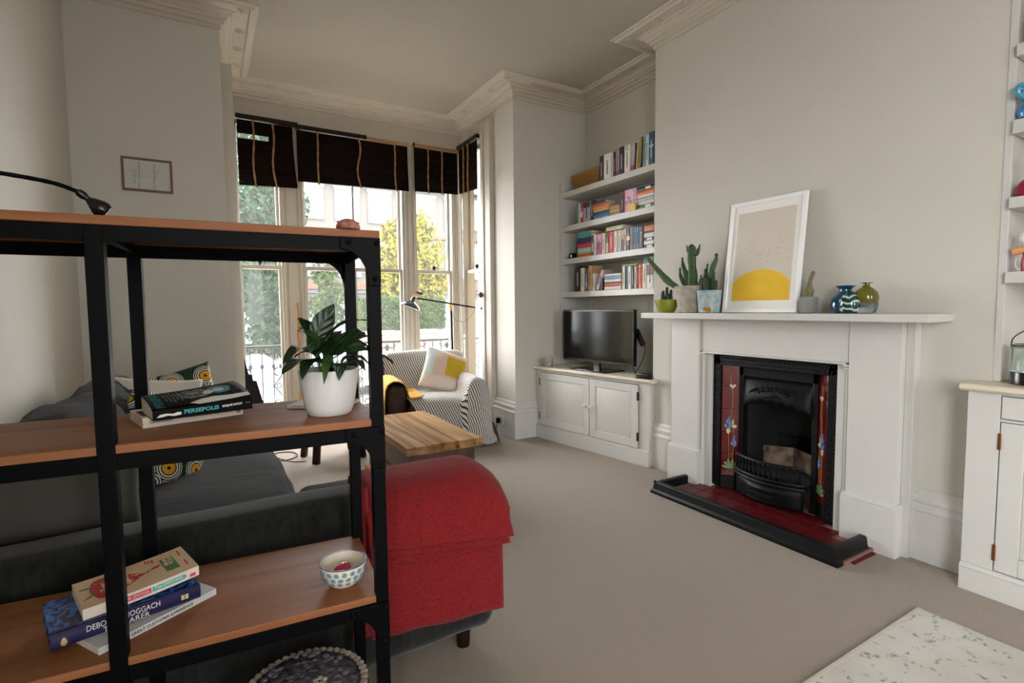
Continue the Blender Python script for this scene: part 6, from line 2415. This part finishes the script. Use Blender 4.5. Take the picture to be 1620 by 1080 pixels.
# fourth shelf
H4 = [('141516', 'tall black book, first at the far end of the fourth alcove shelf', 4.003, 3.924, .243, None), ('cfd2c2', 'pale celadon book right of the tall black one, fourth alcove shelf', 3.92, 3.863, .222, None),
      ('3a3450', 'purple and navy book on the fourth alcove shelf', 3.854, 3.808, .218, ('7a6f9c', .1, .4)), ('b89468', 'tan book standing between purple and thin white ones, fourth shelf', 3.805, 3.746, .236, None),
      ('d8d5cc', 'short white book right of the tan one on the fourth alcove shelf', 3.741, 3.714, .162, None)]
for c, lab, a, b, h, bd in H4:
    upright(a, b, S4, h, c, lab, bd)
t = upright(3.70, 3.66, S4, .19, 'c8a8b0', 'pink map-covered book slumping to the right on the fourth alcove shelf', ('8a7c84', .3, .7), lean=.42, lines=False)
upright(3.640, 3.60, S4, .11, '2a2024', 'short dark book under the slumped map-covered one on the fourth shelf', None, lines=False)
z = S4
for c, h, lab in (('d0c8ac', .032, 'cream book at the bottom of the pile in the middle of the fourth shelf'), ('b8402c', .028, 'brick red book second from the bottom in the fourth shelf pile'), ('3a3034', .008, 'thin dark book above the brick red one in the fourth shelf pile'), ('d8d6d2', .024, 'white book with dark print in the middle of the fourth shelf pile'),
                  ('6c8aa0', .03, 'grey-blue book near the top of the fourth shelf pile'), ('d2d4d2', .018, 'white book topmost on the fourth shelf pile')):
    flat_book(3.575, 3.362, z, h, c, lab)
    z += h + .0006
H4b = [('d2c9b0', 'cream book right of the pile on the fourth alcove shelf', 3.345, 3.31, .195, None), ('22303c', 'thin dark blue book left of the azure one, fourth alcove shelf', 3.308, 3.298, .194, None),
       ('5b8fb4', 'slim azure book on the fourth alcove shelf', 3.296, 3.278, .193, None), ('d9d7d0', 'white book right of the slim azure one on the fourth alcove shelf', 3.276, 3.239, .192, None),
       ('1a1b1e', 'black book left of the thin white one on the fourth alcove shelf', 3.237, 3.202, .191, None), ('d5d2cc', 'thin white book between black and dark red ones, fourth alcove shelf', 3.2, 3.179, .19, None),
       ('8a2028', 'dark red book left of the bright orange one, fourth alcove shelf', 3.177, 3.155, .192, None), ('dc5a1e', 'bright orange book with a round dark badge on the fourth alcove shelf', 3.153, 3.112, .195, None),
       ('d0c8b4', 'cream book right of the bright orange one, fourth alcove shelf', 3.107, 3.062, .2, None), ('cfcac2', 'white book with a black and red head at the near end, fourth shelf', 3.06, 2.985, .2, ('6a2a26', .52, .95))]
for c, lab, a, b, h, bd in H4b:
    t = upright(a, b, S4, h, c, lab, bd)
    if 'badge' in lab:
        MB().lathe([(.013, 0), (.013, .002), (.001, .0022)], 14, mx=Matrix.Translation((-.0022, .02, .165)) @ Matrix.Rotation(-PI / 2, 4, 'Y')).build('round_badge', cover('4a5058'), t)
flat_book(3.345, 3.165, S4 + .1955, .014, '8aa23c', 'lime green thin book lying across the uprights, fourth alcove shelf', depth=.12)
flat_book(3.09, 2.988, S4 + .2005, .05, '2f6a6a', 'teal book lying on the near end uprights, fourth alcove shelf', depth=.14)

# ================================================================== right alcove ornaments (at the frame edge)
M_CYAN = mat('cyan_ceramic', srgb(30, 122, 176), .3, var=.15, vscale=20, coat=.4)
v = thing('ceramic_bird', 'bright blue ceramic bird-shaped jug on the right alcove shelves', 'ornament', (3.012, .796, 2.0352), PI * .36)
MB().lathe([(.02, 0), (.036, .006), (.044, .03), (.036, .055), (.024, .066), (.03, .082), (.04, .1), (.038, .118), (.02, .13), (.002, .132)], 20).build('body', M_CYAN, v)
MB().tube(smooth([(0, .036, .085), (0, .062, .1), (0, .066, .125), (0, .04, .136), (0, .03, .12)]), .009, 8).build('handle', mat('pale_cyan_ceramic', srgb(60, 150, 180), .3, coat=.3), v)
v = thing('bottle', 'red and dark tall-necked bottle on the right alcove shelves', 'bottle', (3.012, .797, 1.7132))
MB().lathe([(.03, 0), (.038, .01), (.036, .04), (.02, .062), (.012, .07)], 20).build('body', mat('ruby_ceramic', srgb(140, 20, 52), .3, coat=.4), v)
MB().tube([(0, .0, .068), (0, 0, .16)], .009, 10).build('neck', mat('smoke_glaze', srgb(54, 58, 64), .3), v)
v = thing('wooden_toy', 'wooden peg toy with a white ball head on the right alcove shelves', 'toy', (3.01, .776, 1.3962))
MB().ball((0, .0, .142), .034, 14).build('head', mat('white_bead', srgb(226, 224, 220), .4), v)
MB().lathe([(.022, 0), (.026, .03), (.018, .09), (.016, .11)], 16).build('body', mat('toy_red', srgb(160, 40, 30), .4), v)
MB().tube([(-.0, .012, .095), (-.01, .052, .085)], .017, 12).build('wooden_arm', mat('beech', srgb(206, 150, 96), .5, var=.1), v)
MB().tube(smooth([(-.0, .04, .06), (0, .042, .03), (0, .03, .008), (0, .01, .02)]), .003, 6).build('cord', W_INK, v)
v = thing('glass_lantern', 'glass lantern with a wire handle on the right cabinet top', 'lantern', (2.98, .74, .9165))
MB().lathe([(.06, 0), (.068, .004), (.068, .05), (.066, .055)], 24).build('base', mat('dark_lantern_base', srgb(22, 16, 16), .25, coat=.3), v)
MB().lathe([(.064, .055), (.066, .06), (.066, .165), (.06, .172), (.058, .168), (.062, .16), (.062, .06)], 24, cap0=False, cap1=False).build('glass_body', solid_glass('lantern_glass', (.86, .93, .9)), v)
MB().tube(smooth([(0, .068, .15), (0, .066, .19), (0, .04, .22), (0, 0, .24), (0, -.04, .22), (0, -.066, .19), (0, -.068, .15)]), .0022, 6).build('wire_handle', M_IRON, v)
MB().tube([(.066 * math.cos(a), .066 * math.sin(a), .166) for a in [2 * PI * i / 24 for i in range(25)]], .003, 6).build('wire_ring', M_IRON, v)
v = thing('amber_vase', 'brown and orange slender vase on a high right alcove shelf', 'vase', (3.01, .79, 2.3472))
MB().lathe([(.02, 0), (.03, .01), (.033, .06), (.022, .12), (.014, .17), (.02, .185)], 20).build('vase_body', mat('amber_glaze', srgb(120, 66, 40), .3, var=.3, vscale=30, coat=.3), v)

# ================================================================== OUTSIDE
GZ = -1.05
M_ASPH = mat('asphalt', srgb(98, 98, 100), .9, var=.12, vscale=30, bump=.3, bscale=200)
M_PAVE = mat('pavement', srgb(158, 154, 146), .9, var=.08, vscale=6, bump=.2, bscale=120)
structure(MB().box(-30, 45, 5.62, 60, GZ - .2, GZ), 'street', M_ASPH)
structure(MB().box(-30, 45, 8.2, 9.6, GZ, GZ + .12), 'pavement_near', M_PAVE, bevel=.02)
structure(MB().box(-30, 45, 16.2, 18.0, GZ, GZ + .12), 'pavement_far', M_PAVE, bevel=.02)
structure(MB().box(-40, 40, -60, YR - .16, -.6, -.5), 'garden_ground', mat('neutral_paving', srgb(150, 146, 138), .95, var=.1, vscale=3))  # unseen paving, kept neutral so its bounce tints no wall green
structure(MB().box(-.4, 3.3, 5.62, 6.35, -.12, -.02), 'balcony_floor', M_PAVE, bevel=.01)
structure(MB().box(-.62, -.5, 4.61, 6.0, -.1, 3.6), 'added_pier_left', mat('warm_stucco', srgb(222, 206, 176), .8))  # unseen pier added to cut daylight through the left return window
structure(MB().box(3.05, 3.25, 4.61, 6.0, -.1, 3.6), 'stucco_pier', mat('warm_stucco', srgb(222, 206, 176), .8, var=.04, vscale=6, bump=.1, bscale=60))
structure(MB().box(-.4, 3.3, 5.62, 6.2, 3.45, 3.6), 'porch_slab', M_PAVE)

# cast iron balcony railing
rl = thing('balcony_railing', 'ornate black cast iron balcony railing outside the bay windows', 'railing', (0, 6.25, -.02))
M_RAILI = mat('painted_iron', srgb(14, 16, 20), .6, var=.1, vscale=40)
MB().box(-.35, 3.25, -.025, .025, .865, .895).build('top_rail', M_RAILI, rl, bevel=.005)
MB().box(-.35, 3.25, -.015, .015, .05, .075).build('bottom_rail', M_RAILI, rl, bevel=.004)
mb = MB()
w_ = .40
def arc(cx, cz, r, a0, a1, n=10):
    return [(cx + r * math.cos(a0 + (a1 - a0) * i / n), 0, cz + r * math.sin(a0 + (a1 - a0) * i / n)) for i in range(n + 1)]
for x in (.0, .115, .285):
    mb.tube([(x, 0, .0), (x, 0, .865)], .008, 6)
for s_ in (-1, 1):
    c0 = .2
    mb.tube([(c0 + s_ * .0, 0, .56), (c0 + s_ * .085, 0, .44), (c0, 0, .32)], .009, 6)
    mb.tube(arc(c0 + s_ * .035, .44, .025, 0, 2 * PI), .007, 6)
    mb.tube(arc(c0 + s_ * .05, .25, .03, 0, 2 * PI), .007, 6)
    mb.tube(arc(c0 + s_ * .04, .60, .045, PI * .5, PI * 1.5 if s_ < 0 else -PI * .5), .009, 6)
    mb.tube(arc(c0 + s_ * .143, .17, .03, 0, 2 * PI), .008, 6)
    mb.tube([(c0 + s_ * .085, 0, .44), (c0 + s_ * .14, 0, .48), (c0 + s_ * .14, 0, .40), (c0 + s_ * .085, 0, .44)], .007, 6)
    mb.tube(arc(c0 + s_ * .057, .85, .05, -PI, 0), .007, 6)
mb.tube([(c0, 0, .32), (c0, 0, .07)], .009, 6)
mb.ball((c0, 0, .655), .035, 8, sc=(1, .4, 1))
mb.ball((c0, 0, .80), .028, 8, sc=(1, .4, 1.3))
mb.ball((c0, 0, .20), .03, 8, sc=(1.4, .4, .8))
for x in (.0, .115, .285):
    mb.ball((x, 0, .66), .022, 6, sc=(1, .6, 1.4))
pn = mb.build('iron_panel', M_RAILI, rl)
pn.location = (-.3, 0, 0)
for k in range(1, 9):
    copy_part(pn, rl, (-.3 + w_ * k, 0, 0))

# trees, hedge
def leaf_cloud(name, m, parent, blobs, n, size, seed, kind='stuff'):
    random.seed(seed)
    mb = MB()
    tot = sum(r ** 2 for *_, r in blobs)
    for cx, cy, cz, r in blobs:
        for k in range(int(n * r * r / tot)):
            d = Vector((random.gauss(0, 1), random.gauss(0, 1), random.gauss(0, 1))).normalized()
            p_ = Vector((cx, cy, cz)) + d * r * random.random() ** .45
            a = Vector((random.gauss(0, 1), random.gauss(0, 1), random.gauss(0, .6))).normalized()
            b = a.orthogonal().normalized()
            b = Matrix.Rotation(random.uniform(0, 6.28), 3, a) @ b
            s_ = size * random.uniform(.6, 1.3)
            c_ = a.cross(b)
            I = [mb.vert(p_ - b * s_), mb.vert(p_ + c_ * s_ * .42 + a * s_ * .12), mb.vert(p_ + b * s_), mb.vert(p_ - c_ * s_ * .42 + a * s_ * .12)]
            mb.face(I)
    return mb.build(name, m, parent, kind=kind)
M_FOL1 = mat('dark_foliage', srgb(28, 44, 25), .8, var=.35, vscale=1.2, spec=.1)
M_FOL2 = mat('yellow_green_foliage', srgb(88, 82, 22), .8, var=.3, vscale=1.2, spec=.1)
M_FOL3 = mat('hedge_foliage', srgb(42, 54, 22), .8, var=.3, vscale=2, spec=.1)
M_BARK = mat('bark', srgb(84, 72, 60), .9, var=.25, vscale=8, bump=.6, bscale=30, stretch=(1, 1, .2))
def tree(label, loc, h, trunk_r, blobs, m, n, size, seed):
    t = thing('tree', label, 'tree', loc)
    mb = MB()
    mb.tube(smooth([(0, 0, 0), (.05, 0, h * .3), (-.04, .05, h * .6), (0, 0, h * .85)]), [trunk_r * (1 - .03 * i) for i in range(19)], 10)
    for bx, by, bz, br in blobs:
        mb.tube([(0, 0, min(h * .55, bz - .2)), (bx * .5, by * .5, (h * .5 + bz) / 2), (bx, by, bz)], [trunk_r * .45, trunk_r * .3, trunk_r * .12], 6)
    mb.build('trunk', M_BARK, t)
    leaf_cloud('crown', m, t, blobs, n, size, seed)
    return t
tree('dense dark green tree across the street seen through the left bay window', (1.15, 12.4, GZ + .0), 5.2, .13,
     [(-.1, 0, 1.75, .5), (.3, 0, 1.6, .4), (.1, 0, 3.3, .6), (0, 0, 2.6, .6), (-.25, 0, 4.6, .55), (.15, .1, 3.9, .6), (-.3, -.2, 3.2, .5), (.3, 0, 2.9, .55), (-.1, .1, 2.3, .4), (.25, -.1, 1.9, .42), (-.5, .2, 4.0, .4), (.5, .2, 4.6, .5), (.0, 0, 5.4, .6), (-.35, 0, 5.9, .5), (.35, 0, 6.2, .6)], M_FOL1, 9500, .085, 3)
tree('yellow-green tree behind the hedge seen through the right bay windows', (7.3, 20.6, GZ), 5.5, .14,
     [(-.6, 0, 4.2, .9), (.5, 0, 4.6, 1.0), (.0, .2, 3.3, .9), (-1.1, 0, 3.3, .7), (1.0, .2, 3.4, .8), (.2, 0, 5.6, .9), (-.5, 0, 5.3, .7)], M_FOL2, 5200, .13, 5)
tree('small pale green street tree left of the yellow-green one, across the street', (3.7, 19.6, GZ), 4.0, .08,
     [(-.2, 0, 2.4, .5), (.3, 0, 2.9, .55), (0, 0, 3.6, .5), (.4, 0, 2.1, .4)], M_FOL3, 1600, .10, 6)
hd = thing('hedge', 'clipped green hedge above a brick garden wall across the street', 'hedge', (0, 18.4, 0))
random.seed(7)
mb = MB()
for k in range(9000):
    face = random.random()
    x = random.uniform(4.7, 7.9)
    z = .55 + 1.05 * random.random()
    y = random.gauss(0, .05) if face < .7 else random.uniform(0, .6)
    if face >= .7:
        z = 1.6 + random.gauss(0, .05)
    p_ = Vector((x, y, z))
    a = Vector((random.gauss(0, 1), random.gauss(0, 1) - 1, random.gauss(0, 1))).normalized()
    b = Matrix.Rotation(random.uniform(0, 6.28), 3, a) @ a.orthogonal().normalized()
    c_ = a.cross(b)
    s_ = random.uniform(.04, .08)
    mb.face([mb.vert(p_ - b * s_), mb.vert(p_ + c_ * s_ * .45), mb.vert(p_ + b * s_), mb.vert(p_ - c_ * s_ * .45)])
mb.box(4.7, 7.9, .06, .6, .5, 1.55)
mb.build('leaves', M_FOL3, hd, kind='stuff')
gw = thing('garden_wall', 'low brick garden wall with pale coping under the hedge across the street', 'wall', (0, 18.2, GZ))
M_BRK = [mat('brick_%d' % k, srgb(*c), .9, var=.2, vscale=30) for k, c in enumerate(((150, 92, 74), (132, 80, 64), (166, 108, 86)))]
MB().box(2.6, 8.3, .02, .3, 0, 1.42).build('mortar_core', mat('mortar', srgb(176, 168, 156), .95), gw)
bmesh_b = [MB().box(0, .213, 0, .03, 0, .063).build('brick', M_BRK[k], gw, bevel=.004, seg=1) for k in range(3)]
random.seed(10)
for k in range(3):
    bmesh_b[k].location = (4.3 + .225 * k, 0, 1.352)
nb = 0
for r_ in range(18):
    for c in range(16):
        if r_ == 0 and c < 3:
            continue
        x = 4.3 + .225 * c - (.112 if r_ % 2 else 0)
        copy_part(bmesh_b[random.randrange(3)], gw, (x, random.uniform(-.004, .004), 1.352 - .075 * r_))
        nb += 1
MB().box(2.55, 8.35, -.05, .36, 1.42, 1.50).build('coping', M_PAVE, gw, bevel=.01)

# terraced houses opposite
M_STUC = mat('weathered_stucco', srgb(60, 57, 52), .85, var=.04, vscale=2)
M_BAND = mat('terracotta_band', srgb(76, 46, 28), .85, var=.08, vscale=4)
M_SLATE = mat('slate_roof', srgb(44, 46, 50), .8, var=.1, vscale=8)
M_PANE = mat('reflecting_window', srgb(120, 138, 152), .12, var=.15, vscale=1.5)
def house(label, x0, x1, y, h, windows, seed):
    t = thing('terraced_house', label, 'house', (x0, y, GZ), group='terraced houses opposite')
    w = x1 - x0
    MB().box(0, w, 0, 6, 0, h).build('wall', M_STUC, t)
    for z in (3.1, 3.3, 6.0):
        MB().box(-.02, w + .02, -.10, 0, z, z + (.14 if z != 3.3 else .35)).build('string_course', M_BAND if z != 3.1 else M_SLATE, t, bevel=.02)
    MB().prism([(-.4, h), (3, h + 2.2), (6.2, h), (6.2, h - .1), (-.4, h - .1)], -.05, w + .05, 'x').build('roof', M_SLATE, t)
    for wx, wz, ww, wh in windows:
        f = MB()
        f.box(wx - .1, wx + ww + .1, -.08, .02, wz - .1, wz).box(wx - .1, wx, -.06, .02, wz, wz + wh).box(wx + ww, wx + ww + .1, -.06, .02, wz, wz + wh).box(wx - .14, wx + ww + .14, -.1, .02, wz + wh, wz + wh + .18).box(wx, wx + ww, -.03, .01, wz + wh * .48, wz + wh * .53)
        fo = f.build('window_frame', mat('grey_sash_paint', srgb(84, 82, 78), .6), t, bevel=.01)
        MB().box(wx, wx + ww, -.015, 0, wz, wz + wh).build('pane', M_PANE, fo)
    return t
WN = [(.6, .9, 1.0, 1.7), (2.1, .9, 1.0, 1.7), (3.9, .9, 1.0, 1.7), (.6, 4.0, 1.0, 1.7), (2.3, 4.0, 1.0, 1.7), (3.9, 4.0, 1.0, 1.7), (.6, 6.7, 1.0, 1.4), (2.3, 6.7, 1.0, 1.4), (3.9, 6.7, 1.0, 1.4)]
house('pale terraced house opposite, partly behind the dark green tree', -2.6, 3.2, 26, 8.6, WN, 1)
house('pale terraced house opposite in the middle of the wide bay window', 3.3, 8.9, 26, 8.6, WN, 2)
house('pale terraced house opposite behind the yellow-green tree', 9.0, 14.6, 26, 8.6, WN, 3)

# parked cars
def car(label, loc, rz, paint, group='parked cars'):
    t = thing('car', label, 'car', loc, rz, group)
    side = [(-2.1, .32), (-2.12, .62), (-2.0, .82), (-1.55, .88), (-.95, 1.34), (-.4, 1.45), (.55, 1.42), (1.15, 1.02), (1.3, .92), (1.95, .8), (2.1, .6), (2.1, .32)]
    rows = []
    for y, s_ in ((-.84, .0), (-.86, .02), (-.8, .06), (0, .09), (.8, .06), (.86, .02), (.84, 0)):
        rows.append([(x, y * (1 - .16 * max(0, (z - .85)) / .6), z + (s_ if z > .4 else 0) - .03) for x, z in side])
    mb = MB()
    mb.sheet(rows, closed=True)
    k = len(side)
    mb.face([i for i in range(k)])
    mb.face([6 * k + i for i in range(k)][::-1])
    b = mb.build('body', paint, t, ang=50)
    g = MB()
    for s_ in (-1, 1):
        y0, y1 = sorted((s_ * .80, s_ * .775))
        g.prism([(-1.4, .92), (-.9, 1.28), (-.42, 1.37), (-.1, 1.37), (-.1, .92)], y0, y1, 'y')
        g.prism([(-.04, .92), (-.04, 1.37), (.5, 1.34), (1.0, .98), (1.02, .92)], y0, y1, 'y')
    g.build('side_window', M_PANE, t)
    g = MB()
    g.prism([(.6, 1.42), (1.2, 1.01), (1.22, 1.04), (.63, 1.46)], -.66, .66, 'y')
    g.build('windscreen', M_PANE, t)
    g = MB()
    g.prism([(-1.5, .92), (-.95, 1.38), (-.98, 1.41), (-1.53, .95)], -.64, .64, 'y')
    g.build('rear_window', M_PANE, t)
    for x in (-1.3, 1.3):
        for y in (-.8, .8):
            mx = Matrix.Translation((x, y, .32)) @ Matrix.Rotation(PI / 2, 4, 'X')
            w_ = MB().lathe([(.2, -.1), (.31, -.1), (.325, -.06), (.325, .06), (.31, .1), (.2, .1)], 20, mx=mx).build('wheel', M_IRON, t)
            MB().lathe([(.2, -.08), (.2, .08)], 12, mx=mx).build('hub', M_PANE, w_)
    for y in (-.62, .62):
        MB().box(-2.14, -2.04, y - .16, y + .16, .6, .76).build('tail_light', mat('red_lens', srgb(200, 40, 34), .3), t, bevel=.02)
        MB().box(1.99, 2.12, y - .16, y + .16, .56, .68).build('headlight', M_WHITE, t, bevel=.02)
    return t
M_SILV = mat('silver_paint', srgb(206, 210, 214), .25, metal=.3, var=.03)
M_WHT = mat('white_car_paint', srgb(228, 228, 226), .25, var=.02)
car('silver car parked across the street, its windscreen behind the floor lamp', (7.5, 14.6, GZ), 0, M_SILV)
car('white car parked across the street behind the potted plant, red tail lights showing', (2.8, 14.6, GZ), PI, M_WHT)
car('white car parked on the near side below the left bay window', (.3, 10.6, GZ), 0, M_WHT)
